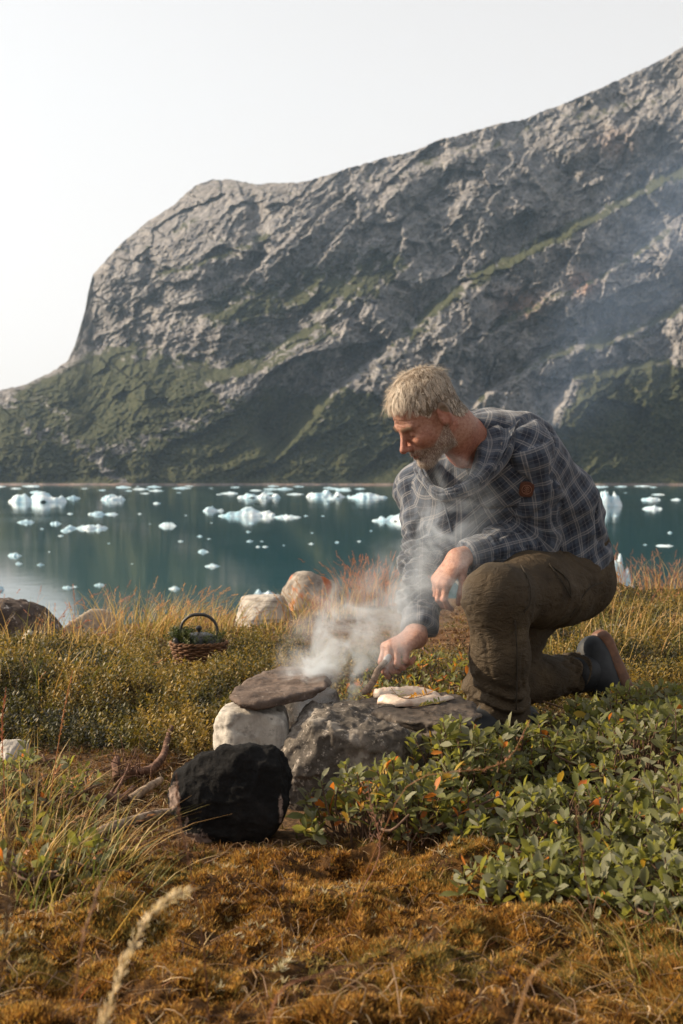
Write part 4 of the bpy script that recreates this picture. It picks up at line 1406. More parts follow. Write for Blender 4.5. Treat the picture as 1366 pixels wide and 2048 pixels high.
# ---- grasses
def blades(r, n, base, spread, h, lean, width, cols, curve=0.35, seg=4, heads=0.0, headcol=None, flat=0.0):
    """a tuft of blades; returns V, quads, colours (base at origin)"""
    Vs, Fs, Cs = [], [], []; off = 0
    for i in range(n):
        a = r.uniform(0, 2 * math.pi); q = math.sqrt(r.random()) * spread
        x, y = base[0] + q * math.cos(a), base[1] + q * math.sin(a) * (1 - flat)
        z = float(ground_z(x, y, False)) - 0.005
        hh = h * r.uniform(0.45, 1.1)
        dv = np.array([lean[0], lean[1], 0]) + np.array([math.cos(a), math.sin(a), 0]) * r.uniform(0, 0.5) + r.normal(size=3) * 0.28
        dv[2] = 0
        t = np.linspace(0, 1, seg + 1)
        P = np.column_stack([x + dv[0] * hh * t ** (1 + curve * 2), y + dv[1] * hh * t ** (1 + curve * 2), z + hh * (t - 0.28 * t * t * min(1.5, np.linalg.norm(dv) + 0.2))])
        fa = r.uniform(0, math.pi); s = np.array([math.cos(fa), math.sin(fa), 0])
        w = width * r.uniform(0.7, 1.3) * np.interp(t, [0, 0.5, 1], [1, 0.8, 0.12])
        V = np.concatenate([P - s * w[:, None] / 2, P + s * w[:, None] / 2])
        m = seg + 1
        F = np.array([(k, k + 1, k + 1 + m, k + m) for k in range(seg)])
        c = np.array(cols[r.integers(0, len(cols))]) * r.uniform(0.75, 1.25)
        Vs.append(V); Fs.append(F + off); Cs.append(np.tile(c, (len(V), 1))); off += len(V)
        if r.random() < heads:
            hv, hf = seedhead(r, P[-1], P[-1] - P[-2], r.uniform(0.03, 0.06))
            hc = np.array(headcol) * r.uniform(0.7, 1.3)
            Vs.append(hv); Fs.append(hf + off); Cs.append(np.tile(hc, (len(hv), 1))); off += len(hv)
    return np.concatenate(Vs), np.concatenate(Fs), np.concatenate(Cs)


def seedhead(r, tip, d, L, n=14, gw=0.0028, open_=0.10):
    """open panicle: grains on short rays along the top of a stalk"""
    d = d / (np.linalg.norm(d) + 1e-9)
    V, F = [], []
    for i in range(n):
        f = i / n
        p = tip + d * L * (f - 0.75)
        q = r.normal(size=3); q -= d * q.dot(d); q /= np.linalg.norm(q) + 1e-9
        g = p + q * L * open_ * (1.1 - f) + d * 0.004
        ax = d * 0.9 + q * 0.5; ax /= np.linalg.norm(ax)
        s = np.cross(ax, r.normal(size=3)); s /= np.linalg.norm(s) + 1e-9
        l = gw * r.uniform(1.4, 2.4); k = len(V)
        V += [g - ax * l, g + s * gw * 0.5, g + ax * l, g - s * gw * 0.5]
        F.append((k, k + 1, k + 2, k + 3))
    return np.array(V), np.array(F)


def tuft(label, cx, cy, n, spread, h, lean, width, cols, seed, heads=0.0, headcol=(0.4, 0.2, 0.1), group="grass tufts", flat=0.0, name="grass_tuft", curve=0.35):
    r = np.random.default_rng(seed)
    V, F, C = blades(r, n, (cx, cy), spread, h, lean, width, cols, heads=heads, headcol=headcol, flat=flat, curve=curve)
    b = np.array([cx, cy, float(ground_z(cx, cy, False))])
    o = empty(name, b)
    tag(o, label, "grass", group)
    np_obj("blades", V - b, F, STRAW, o, smooth=False, attrs={"tint": C})["kind"] = "stuff"
    return o


STR = [(0.42, 0.27, 0.10), (0.52, 0.36, 0.15), (0.34, 0.19, 0.06), (0.46, 0.30, 0.09), (0.22, 0.20, 0.05)]
RED = [(0.30, 0.10, 0.045), (0.36, 0.15, 0.06), (0.26, 0.12, 0.05), (0.42, 0.25, 0.09)]
GRN = [(0.09, 0.11, 0.02), (0.14, 0.15, 0.03), (0.24, 0.19, 0.05), (0.40, 0.29, 0.11), (0.10, 0.09, 0.02)]


def w_at(px, py, z=0.03):
    p = on_plane(px, py, z); return p[0], p[1]


def tuft_px(label, px, py, n, spread, h, lean, width, cols, seed, **k):
    x, y = w_at(px, py); return tuft(label, x, y, n, spread, h, lean, width, cols, seed, **k)


tuft_px("big golden straw tuft leaning over the long low tan boulder", 300, 1262, 260, 0.22, 0.26, (0.25, 0, 0), 0.0035, STR, 501, heads=0.16, headcol=(0.45, 0.22, 0.09))
tuft_px("golden straw tuft with seed heads just beyond the teapot", 405, 1258, 150, 0.2, 0.22, (0.1, 0, 0), 0.003, STR, 502, heads=0.15, headcol=(0.42, 0.2, 0.09))
tuft_px("thin straw tuft between the tan boulder and the dark boulder", 150, 1292, 90, 0.2, 0.22, (0.1, 0, 0), 0.003, STR, 503, heads=0.2, headcol=(0.35, 0.14, 0.08))
tuft_px("tall reddish grass tuft before the orange-lichened boulder", 735, 1205, 230, 0.16, 0.30, (0.05, 0, 0), 0.003, RED, 504, heads=0.7, headcol=(0.36, 0.13, 0.06))
tuft_px("orange straw tuft at the foot of the orange-lichened boulder", 650, 1232, 150, 0.2, 0.2, (-0.1, 0, 0), 0.0035, STR + RED, 505, heads=0.2, headcol=(0.4, 0.2, 0.08))
tuft_px("reddish seeding grass behind the near ice block", 1245, 1170, 150, 0.3, 0.22, (0, 0, 0), 0.003, RED, 506, heads=0.5, headcol=(0.38, 0.16, 0.08))
tuft_px("thick reddish grass tuft on the crest of the heath bank", 1345, 1185, 230, 0.35, 0.26, (0, 0, 0), 0.003, RED + STR[:2], 507, heads=0.6, headcol=(0.36, 0.15, 0.08))
tuft_px("dry straw patch behind the half-buried dark stone", 1310, 1300, 110, 0.3, 0.17, (0.2, 0, 0), 0.003, STR, 508, heads=0.05)
tuft_px("long straw stems on the heath beside the flat pale rock", 1235, 1330, 60, 0.25, 0.30, (0.25, 0, 0), 0.0028, STR, 509, heads=0.3, headcol=(0.42, 0.26, 0.12))
tuft_px("short straw tuft under the kneeling man's thigh", 1110, 1330, 90, 0.2, 0.09, (0.1, 0, 0), 0.0028, STR, 510)
tuft_px("straw grass on the heath beside the sunken tan stone", 60, 1400, 90, 0.25, 0.16, (0.2, 0, 0), 0.0028, STR + GRN[:2], 511, heads=0.1)
tuft_px("straw grass wisps around the small pale round stone", 30, 1320, 100, 0.25, 0.2, (0.15, 0, 0), 0.003, STR, 512, heads=0.25, headcol=(0.32, 0.12, 0.07))
tuft_px("dry straw tuft between the teapot and the banded stone", 560, 1262, 70, 0.16, 0.12, (0.1, 0, 0), 0.003, STR, 513, heads=0.1)
tuft_px("green and straw grass tuft tangled with willow sprigs", 80, 1720, 190, 0.17, 0.17, (0.35, 0.05, 0), 0.0026, GRN + STR, 514, heads=0.03)
tuft_px("fresh green grass tuft leaning over the moss edge", 165, 1790, 130, 0.12, 0.12, (0.4, 0.0, 0), 0.0030, GRN, 515)
tuft_px("leaning straw grass tuft beside the small light grey stone", 30, 1600, 100, 0.15, 0.16, (0.3, 0, 0), 0.0024, GRN + STR, 516, heads=0.08)
tuft_px("dark grass tuft overhanging the moss at the end of the willow thicket", 1330, 1900, 120, 0.11, 0.12, (-0.25, 0, 0), 0.003, GRN + STR[:1], 517)
tuft_px("dead straw spread flat on the moss near the dark grass tuft", 1300, 1980, 90, 0.12, 0.07, (-0.9, 0, 0), 0.0022, STR, 518)
tuft_px("scattered straw blades lying on the moss", 560, 1930, 40, 0.3, 0.06, (0.9, 0.1, 0), 0.002, STR + RED, 519, name="straw_wisps")
tuft_px("straw fringe along the bank in front of the water", 480, 1238, 130, 0.5, 0.15, (0.1, 0, 0), 0.003, STR, 520, heads=0.25, headcol=(0.42, 0.2, 0.1), flat=0.6)
tuft_px("green fringe under the banded stone", 490, 1262, 110, 0.25, 0.06, (0, 0, 0), 0.003, [(0.06, 0.08, 0.015), (0.1, 0.11, 0.02)], 521, flat=0.5)
tuft_px("reddish wiry grass on the heath slope behind the man's hips", 1290, 1240, 130, 0.4, 0.16, (0, 0, 0), 0.0025, RED + STR, 522, heads=0.25, headcol=(0.36, 0.15, 0.08))
tuft_px("wispy seeding grass on the bank before the bright sky reflection", 60, 1235, 45, 0.5, 0.24, (0.1, 0, 0), 0.0025, RED, 523, heads=0.8, headcol=(0.33, 0.13, 0.09), flat=0.5)


# single stalks close to the lens
def stalk(label, ctrl, rad, col, head=None, seed=0, headcol=None, name="grass_stalk"):
    r = np.random.default_rng(seed)
    P = spline(ctrl, 14)
    V, F = tube(P, np.linspace(rad, rad * 0.5, 14), 5, False)
    parts = [(V, F)]; cols = [np.tile(col, (len(V), 1))]
    b = P[0].copy()
    root = empty(name, b)
    tag(root, label, "grass", "single grass stalks")
    np_obj("stem", V - b, F, STRAW, root, attrs={"tint": np.tile(col, (len(V), 1))})
    if head:
        vs, fs, off = [], [], 0
        L, n, gw, op = head
        Q = P[::-1]
        seglen = np.cumsum(np.r_[0, np.linalg.norm(np.diff(Q, axis=0), axis=1)])
        for i in range(n):
            s = L * r.random()
            k = min(np.searchsorted(seglen, s), len(Q) - 2)
            p = Q[k] + (Q[k + 1] - Q[k]) * r.random(); d = Q[max(k - 1, 0)] - Q[k + 1]
            d = d / (np.linalg.norm(d) + 1e-9)
            q = r.normal(size=3); q -= d * q.dot(d); q /= np.linalg.norm(q)
            g = p + q * op * r.random(); ax = d + q * 0.5; ax /= np.linalg.norm(ax)
            sd = np.cross(ax, r.normal(size=3)); sd /= np.linalg.norm(sd)
            l = gw * r.uniform(1.5, 3)
            vs += [g - ax * l, g + sd * gw * 0.5, g + ax * l, g - sd * gw * 0.5]; fs.append((off, off + 1, off + 2, off + 3)); off += 4
        c = np.array(headcol if headcol is not None else col)
        np_obj("seed_head", np.array(vs) - b, np.array(fs), STRAW, root, attrs={"tint": np.tile(c, (off, 1)) * np.repeat(r.uniform(0.7, 1.3, n), 4)[:, None]})


def gp(px, py, Y):
    p = at(px, py, Y); p[2] = max(p[2], float(ground_z(p[0], p[1], False))); return p


stalk("pale cream seed head bending low over the moss, out of focus", [at(175, 2160, 0.98), at(215, 2020, 1.0), at(262, 1900, 1.03), at(300, 1830, 1.06), at(345, 1792, 1.1), at(400, 1775, 1.13)], 0.0011, (0.50, 0.38, 0.22), (0.19, 300, 0.0017, 0.0055), 1, (0.62, 0.49, 0.30))
stalk("dark brown seed stalk standing before the soot-black stone", [gp(420, 2080, 1.5), at(408, 1900, 1.42), at(385, 1760, 1.40), at(360, 1640, 1.40), at(352, 1545, 1.40)], 0.0009, (0.14, 0.07, 0.04), (0.075, 90, 0.0012, 0.0024), 2, (0.13, 0.065, 0.045))
stalk("tall rust-coloured seed stalk leaning over the heath mat", [gp(100, 1600, 2.45), at(115, 1500, 2.45), at(132, 1400, 2.45), at(146, 1340, 2.45)], 0.0011, (0.42, 0.20, 0.08), (0.10, 80, 0.0014, 0.003), 3, (0.45, 0.20, 0.09))
stalk("dark blurred seed head at the rim of the green grass", [at(-4, 1990, 1.05), at(12, 1850, 1.05), at(18, 1740, 1.05), at(22, 1610, 1.05)], 0.0011, (0.12, 0.07, 0.03), (0.10, 120, 0.0014, 0.004), 4, (0.07, 0.045, 0.03))
stalk("thin reddish stalk rising in front of the willow thicket", [gp(690, 1850, 1.9), at(760, 1680, 1.75), at(830, 1560, 1.7), at(1000, 1530, 1.7), at(1060, 1440, 1.7)], 0.0008, (0.34, 0.17, 0.08), (0.10, 40, 0.0014, 0.006), 5, (0.36, 0.17, 0.09))
stalk("upright brown stalk in front of the tallest willow shrub", [gp(1190, 1900, 1.75), at(1175, 1780, 1.7), at(1160, 1680, 1.7), at(1150, 1600, 1.7)], 0.0009, (0.20, 0.10, 0.05), (0.07, 60, 0.0013, 0.005), 6, (0.17, 0.09, 0.055))
stalk("yellow grass blade poking up from the moss edge", [gp(222, 1880, 1.85), at(250, 1840, 1.83), at(290, 1785, 1.82)], 0.0013, (0.46, 0.30, 0.05), None, 7)
stalk("rust-brown seed stalk bent at the far end of the green grass", [gp(10, 1640, 2.3), at(8, 1560, 2.3), at(4, 1450, 2.3), at(12, 1375, 2.3)], 0.0011, (0.34, 0.13, 0.07), (0.10, 90, 0.0015, 0.003), 8, (0.34, 0.12, 0.06))
stalk("dead pinkish flower stalk beside the orange-leaved willow", [gp(720, 1790, 2.05), at(760, 1700, 2.05), at(740, 1600, 2.05), at(735, 1560, 2.05)], 0.001, (0.30, 0.15, 0.10), (0.09, 60, 0.0018, 0.016), 9, (0.32, 0.17, 0.12))

stalk("blurred reddish grass blade arching low before the moss", [at(520, 2110, 0.95), at(560, 1985, 0.96), at(640, 1950, 0.97), at(720, 1925, 0.98)], 0.0010, (0.30, 0.14, 0.08), None, 10)
stalk("blurred straw blade crossing the dead straw by the dark grass tuft", [at(1010, 2130, 0.95), at(1060, 1960, 0.96), at(1120, 1905, 0.97)], 0.0009, (0.40, 0.24, 0.12), None, 11)
stalk("out-of-focus brown grass plume beside the green grass tuft", [at(150, 1990, 1.15), at(165, 1880, 1.15), at(190, 1800, 1.16), at(205, 1760, 1.17)], 0.0009, (0.26, 0.15, 0.09), (0.05, 50, 0.0015, 0.003), 12, (0.27, 0.16, 0.11))
# ------------------------------------------------------------------ the kneeling man
P_ = lambda px, py, Y: at(px, py, Y)
unit = lambda v: np.asarray(v, float) / np.linalg.norm(v)
# joints
J = dict(
    pelvis=P_(1108, 1118, 3.62), waist=P_(1080, 1020, 3.57), chest=P_(1010, 938, 3.50), upper=P_(962, 897, 3.45), neck=P_(935, 880, 3.38),
    lsh=P_(1046, 902, 3.39), lel=P_(1070, 1078, 3.47), lwr=P_(930, 1114, 3.34),
    rsh=P_(842, 985, 3.60), rel=P_(846, 1125, 3.46), rwr=P_(838, 1266, 3.27),
    lhip=P_(1120, 1172, 3.53), lkn=P_(996, 1196, 3.20), lan=P_(1008, 1425, 3.27),
    rhip=P_(1075, 1165, 3.72), rkn=P_(985, 1392, 3.58), ran=P_(1168, 1345, 3.76))
LAT = unit(J["lsh"] - J["rsh"])                       # his left
SPINE = unit(J["neck"] - J["pelvis"])
AP = unit(np.cross(LAT, SPINE))                       # chest forward
if AP[0] > 0: AP = -AP

# ---- head frame
yaw = math.radians(24)
fh = np.array([-math.cos(yaw), -math.sin(yaw), 0]); lh = np.array([-fh[1], fh[0], 0]); up = np.array([0, 0, 1.0])
pit = math.radians(39)
HF = math.cos(pit) * fh - math.sin(pit) * up
HU = math.sin(pit) * fh + math.cos(pit) * up
HL = lh
roll = math.radians(-3)
HL, HU = math.cos(roll) * HL + math.sin(roll) * HU, -math.sin(roll) * HL + math.cos(roll) * HU
HS = 0.87
H0 = P_(851, 830, 3.25)
HR = np.column_stack([HF, HL, HU])


def hw(x, y, z):
    return H0 + HR @ (np.array([x, y, z]) * HS)


def head_sdf(q):
    """q in head units (metres, unscaled): x forward, y left, z up"""
    s = q.copy(); s[:, 1] = np.abs(s[:, 1])
    d = ell(q, (-0.016, 0, 0.038), (0.100, 0.077, 0.088))
    d = smin(d, ell(q, (0.034, 0, -0.022), (0.058, 0.063, 0.085)), 0.03)
    d = smin(d, rcone(s, (-0.012, 0.054, -0.045), (0.02, 0.050, -0.078), 0.020, 0.018), 0.025)
    d = smin(d, rcone(s, (0.02, 0.050, -0.078), (0.078, 0.010, -0.108), 0.018, 0.018), 0.022)
    d = smin(d, ell(q, (0.078, 0, -0.104), (0.021, 0.022, 0.018)), 0.016)
    d = smin(d, ell(s, (0.060, 0.042, -0.030), (0.030, 0.024, 0.026)), 0.018)      # cheekbone
    d = smin(d, rcone(s, (0.086, 0.006, 0.016), (0.074, 0.044, 0.016), 0.010, 0.009), 0.014)   # brow
    d = smax(d, -ell(s, (0.094, 0.032, -0.005), (0.017, 0.017, 0.012)), 0.010)       # eye socket
    d = smin(d, ell(s, (0.076, 0.031, -0.007), (0.0125, 0.0145, 0.0115)), 0.004)     # closed lid over the eye
    d = smin(d, rcone(q, (0.088, 0, 0.004), (0.118, 0, -0.034), 0.0085, 0.0105), 0.009)   # nose
    d = smin(d, ell(q, (0.1195, 0, -0.037), (0.0115, 0.0115, 0.0105)), 0.006)
    d = smin(d, ell(s, (0.106, 0.0125, -0.041), (0.011, 0.0075, 0.008)), 0.005)
    d = smin(d, ell(q, (0.086, 0, -0.062), (0.018, 0.026, 0.020)), 0.012)
    d = smin(d, rcone(s, (0.104, 0.0, -0.0655), (0.090, 0.023, -0.069), 0.0058, 0.0035), 0.005)
    d = smin(d, rcone(s, (0.101, 0.0, -0.0775), (0.089, 0.021, -0.074), 0.0068, 0.0035), 0.005)
    d = smax(d, -rcone(s, (0.112, 0.0, -0.0712), (0.094, 0.026, -0.0715), 0.0022, 0.002), 0.003)
    c = math.cos(0.25); si = math.sin(0.25)
    Re = np.column_stack([(c, 0, si), (0, 1, 0), (-si, 0, c)])
    ear = ell(s, (-0.014, 0.083, -0.004), (0.022, 0.0105, 0.036), Re)
    ear = smax(ear, -ell(s, (-0.010, 0.093, -0.002), (0.014, 0.0085, 0.025), Re), 0.004)
    d = smin(d, ear, 0.006)
    return d * 0.95


NB = J["neck"]


def head_world(p):
    q = ((p - H0) @ HR) / HS
    d = head_sdf(q) * HS
    nk = chain(p, [hw(-0.035, 0, -0.02), hw(-0.045, 0, -0.085), NB + [0.01, 0.02, -0.01], NB + [0.06, 0.10, -0.08]], [0.060, 0.060, 0.066, 0.09], 0.02)
    nk = smin(nk, rcone(p, hw(-0.02, 0.045, -0.045), P_(925, 925, 3.30), 0.018, 0.016), 0.03)   # neck cord
    d = smin(d, nk, 0.022)
    return d


Vh, Fh = surface(head_world, H0 - [0.17, 0.19, 0.20], H0 + [0.26, 0.30, 0.17], 0.0031)
Nh = vnormals(Vh, Fh)
qh = ((Vh - H0) @ HR) / HS
# small relief: brow furrows, crow's feet, neck creases
rel = 0.0007 * np.sin(qh[:, 2] * 620 + 3 * np.abs(qh[:, 1]) * 60) * sstep(0.02, 0.032, qh[:, 2]) * sstep(0.065, 0.05, qh[:, 2]) * sstep(0.05, 0.07, qh[:, 0])
rel = rel - 0.0012 * np.exp(-((qh[:, 1]) / 0.006) ** 2 - ((qh[:, 0] - 0.097) / 0.01) ** 2 - ((qh[:, 2] - 0.017) / 0.008) ** 2)
Vh = Vh + Nh * rel[:, None]


def hairline(q):
    """>0 where hair grows"""
    x, y, z = q[:, 0], np.abs(q[:, 1]), q[:, 2]
    top = z - np.interp(x, [-0.12, -0.06, -0.028, 0.0, 0.012, 0.03, 0.05, 0.066, 0.09, 0.14], [-0.062, -0.056, -0.015, 0.024, 0.012, 0.012, 0.050, 0.076, 0.088, 0.11])
    return top + 0.006 * fbm(q[:, 0] * 90, q[:, 1] * 90, q[:, 2] * 90, 2, 12)


def beardmask(q):
    x, y, z = q[:, 0], np.abs(q[:, 1]), q[:, 2]
    line = np.interp(x, [-0.02, 0.0, 0.03, 0.06, 0.08, 0.095, 0.12], [-0.02, -0.028, -0.052, -0.066, -0.060, -0.052, -0.050])
    m = sstep(0.004, -0.010, z - line)
    jaw = sstep(-0.012, 0.006, x) * sstep(-0.128, -0.115, z)
    m = m * jaw
    lips = np.exp(-(((x - 0.10) / 0.014) ** 2 + (y / 0.022) ** 2 + ((z + 0.072) / 0.009) ** 2) * 1.2)
    nose = np.exp(-(((x - 0.115) / 0.02) ** 2 + (y / 0.018) ** 2 + ((z + 0.04) / 0.013) ** 2))
    under = sstep(-0.10, -0.112, z) * sstep(0.06, 0.03, x)
    cheek = 0
    return np.clip(m * (1 - 1.3 * lips) * (1 - 1.2 * nose) * (1 - under) * (1 - cheek), 0, 1)


hair_m = hairline(qh)
skin = np.tile(np.array([0.34, 0.180, 0.125]), (len(Vh), 1))
red = 0.8 * np.exp(-(((qh[:, 0] - 0.115) / 0.03) ** 2 + (qh[:, 1] / 0.025) ** 2 + ((qh[:, 2] + 0.03) / 0.03) ** 2)) + 0.6 * np.exp(-(((qh[:, 0] - 0.065) / 0.03) ** 2 + ((np.abs(qh[:, 1]) - 0.05) / 0.025) ** 2 + ((qh[:, 2] + 0.03) / 0.022) ** 2)) \
    + 0.6 * (np.abs(qh[:, 1]) > 0.077) * sstep(0.012, 0.0, qh[:, 0]) + 0.5 * sstep(-0.1, -0.14, qh[:, 2]) + 0.25 * sstep(0.3, 0.7, fbm(qh[:, 0] * 40, qh[:, 1] * 40, qh[:, 2] * 40, 3, 5))
red = np.clip(red, 0, 1)[:, None]
skin = skin * (1 - red) + red * np.array([0.34, 0.128, 0.083])
bm = beardmask(qh)[:, None] * 0.75
skin = skin * (1 - bm) + bm * np.array([0.22, 0.175, 0.14])
scalp = sstep(-0.004, 0.006, hair_m)[:, None]
skin = skin * (1 - scalp) + scalp * np.array([0.17, 0.125, 0.085])
lipm = np.exp(-(((qh[:, 0] - 0.102) / 0.010) ** 2 + (qh[:, 1] / 0.024) ** 2 + ((qh[:, 2] + 0.0715) / 0.0085) ** 2))[:, None]
skin = skin * (1 - 0.7 * lipm) + 0.7 * lipm * np.array([0.30, 0.115, 0.09])
gap = np.exp(-(((qh[:, 2] + 0.0712) / 0.0022) ** 2)) * (np.abs(qh[:, 1]) < 0.023) * (qh[:, 0] > 0.085)
skin = skin * (1 - 0.75 * gap[:, None])
lid = np.exp(-(((qh[:, 2] + 0.0125) / 0.0022) ** 2 + ((np.abs(qh[:, 1]) - 0.031) / 0.013) ** 2)) * (qh[:, 0] > 0.06)
skin = skin * (1 - 0.8 * np.clip(lid, 0, 1)[:, None])


# ---- hands
def hand_sdf_parts(wr, d, n, fingers, thumb, mirror, sc=1.0):
    """wr wrist point, d toward the knuckles, n out of the back of the hand; fingers: list of (mcp, pip, dip, spread) in degrees; mirror +1/-1 puts the thumb on +s/-s"""
    d = unit(d); n = unit(n - d * (n @ d)); s = np.cross(d, n) * mirror
    kn = [(0.092, 0.028), (0.096, 0.0095), (0.092, -0.0095), (0.083, -0.027)]
    LEN = [(0.040, 0.025, 0.021), (0.044, 0.028, 0.022), (0.041, 0.026, 0.021), (0.032, 0.020, 0.019)]
    RAD = [0.0098, 0.0100, 0.0095, 0.0084]
    segs = []
    for i, (a, b) in enumerate(kn):
        k = wr + sc * (d * a + s * b + n * (0.004 - 0.004 * abs(i - 1)))
        segs.append(("p", wr + sc * (d * 0.010 + s * b * 0.6), k, 0.0175 * sc, 0.0135 * sc))
        p = k; ang = 0.0
        for j in range(3):
            ang += math.radians(fingers[i][j])
            sp = math.radians(fingers[i][3])
            dv = (d * math.cos(ang) - n * math.sin(ang)); dv = unit(dv + s * math.tan(sp) * math.cos(ang))
            e = p + dv * LEN[i][j] * sc
            r0 = RAD[i] * (1 - 0.09 * j) * sc; r1 = RAD[i] * (1 - 0.09 * (j + 1)) * sc
            segs.append(("f%d" % i, p, e, r0 * (1.06 if j == 0 else 1.03), r1))
            p = e
    tb = wr + sc * (d * 0.022 + s * 0.026 - n * 0.004)
    segs.append(("p", wr + sc * (d * 0.005 + s * 0.012), tb, 0.016 * sc, 0.016 * sc))
    p = tb
    for j, (v, L) in enumerate(zip(thumb, (0.044, 0.032, 0.026))):
        dv = unit(d * v[0] + s * v[1] - n * v[2])
        e = p + dv * L * sc
        segs.append(("t", p, e, (0.0145, 0.0115, 0.0100)[j] * sc, (0.0115, 0.0105, 0.0085)[j] * sc)); p = e
    return segs


def hand_field(segs, fore, rf):
    """field of hand plus the forearm stump behind it"""
    def fun(p):
        groups = {}
        for g, a, b, ra, rb in segs:
            e = rcone(p, a, b, ra, rb)
            if g not in groups: groups[g] = e
            else: groups[g] = smin(groups[g], e, 0.014 if g == "p" else 0.004)
        arm = rcone(p, fore[0], fore[1], rf[0], rf[1])
        d = smin(groups.pop("p"), arm, 0.02)
        for g in groups.values(): d = smin(d, g, 0.006)
        return d
    return fun


LD = unit(P_(866, 1184, 3.28) - P_(916, 1120, 3.32))
LN = np.array([-0.62, -0.62, 0.45])
lh_segs = hand_sdf_parts(P_(918, 1116, 3.325), LD, LN, [(38, 42, 25, 2), (42, 46, 28, 0), (46, 48, 28, -2), (50, 50, 30, -4)], [(0.75, 0.35, 0.65), (0.85, 0.0, 0.6), (0.8, -0.1, 0.7)], -1, 0.94)
lh_fun = hand_field(lh_segs, (P_(918, 1116, 3.325), J["lel"]), (0.027, 0.036))
RD = unit(P_(768, 1306, 3.14) - P_(832, 1276, 3.25))
RN = np.array([-0.35, -0.30, 0.88])
rh_segs = hand_sdf_parts(P_(832, 1274, 3.25), RD, RN, [(48, 52, 22, 0), (58, 66, 36, 0), (66, 76, 46, 0), (70, 80, 50, 0)], [(0.75, 0.55, 0.5), (0.85, 0.05, 0.8), (0.6, -0.4, 0.8)], 1, 1.02)
rh_fun = hand_field(rh_segs, (P_(832, 1274, 3.25), J["rel"]), (0.027, 0.036))


def bbox(segs, pad):
    pts = np.array([x for s in segs for x in (s[1], s[2])])
    return pts.min(0) - pad, pts.max(0) + pad


parts = [(Vh, Fh, skin)]
for segs, fun in ((lh_segs, lh_fun), (rh_segs, rh_fun)):
    lo, hi = bbox(segs, 0.03)
    V, F = surface(fun, lo, hi, 0.0027)
    c = np.tile(np.array([0.36, 0.185, 0.125]), (len(V), 1))
    nn = fbm(V[:, 0] * 60, V[:, 1] * 60, V[:, 2] * 60, 3, 9)
    c = c * (1 + 0.18 * nn[:, None])
    for g, a, b, ra, rb in segs:       # redder knuckles
        if g != "p":
            w = np.exp(-np.sum((V - a) ** 2, 1) / 0.012 ** 2)[:, None] * 0.4
            c = c * (1 - w) + w * np.array([0.35, 0.135, 0.09])
    parts.append((V, F, c))


# torso and limbs under the clothes, so that the body is whole
def under_body(p):
    d = chain(p, [J["pelvis"], J["waist"], J["chest"], J["upper"]], [0.14, 0.13, 0.14, 0.10], 0.04, AP, 1.5)
    for a, b, c in (("lsh", "lel", "lwr"), ("rsh", "rel", "rwr")):
        d = smin(d, chain(p, [J[a], J[b], J[c]], [0.045, 0.036, 0.024], 0.02), 0.03)
    for a, b, c in (("lhip", "lkn", "lan"), ("rhip", "rkn", "ran")):
        d = smin(d, chain(p, [J[a], J[b], J[c]], [0.075, 0.052, 0.035], 0.02), 0.03)
    return d


allp = np.array(list(J.values()))
V, F = surface(under_body, allp.min(0) - 0.12, allp.max(0) + 0.12, 0.012)
parts.append((V, F, np.tile(np.array([0.42, 0.22, 0.15]), (len(V), 1))))
bV = []; bF = []; bC = []; off = 0
for V, F, c in parts:
    bV.append(V); bF.append(F + off); bC.append(c); off += len(V)
BASE = np.array([0.5, 3.5, 0.0])
man = empty("person", BASE)
tag(man, "grey-haired bearded person in checked hooded shirt kneeling by the fire with a stick", "person")
sk = M("weathered_skin", rough=0.5, spec=0.35)
sk.color(sk.mix(sk.ramp(sk.noise(sk.coord("Object"), 120, 4, 0.6), [(0.38, 0.8), (0.58, 0.0)]), sk.attr("tint"), sk.mix(1.0, sk.attr("tint"), (0.66, 0.52, 0.48), 'MULTIPLY')))
sk.b.inputs["Subsurface Weight"].default_value = 0.12
sk.b.inputs["Subsurface Radius"].default_value = (0.012, 0.004, 0.002)
sk.b.inputs["Subsurface Scale"].default_value = 0.5
sk.bump(sk.math('ADD', sk.noise(sk.coord("Object"), 260, 4, 0.6), sk.math('MULTIPLY', sk.noise(sk.coord("Object", (60, 60, 160)), 1.0, 4, 0.6), 1.5)), 0.5, 0.003)
np_obj("body", np.concatenate(bV) - BASE, np.concatenate(bF), sk.m, man, attrs={"tint": np.concatenate(bC)})


# ---- hair and beard: single strands on the surface of the head
def hair_mat(name):
    m = M(name, rough=0.45, spec=0.4)
    m.color(m.attr("tint")); m.translucent(m.mix(1.0, m.attr("tint"), (1.25, 1.2, 1.1), 'MULTIPLY'), 0.35)
    return m.m


HAIRM = hair_mat("grey_blond_hair")


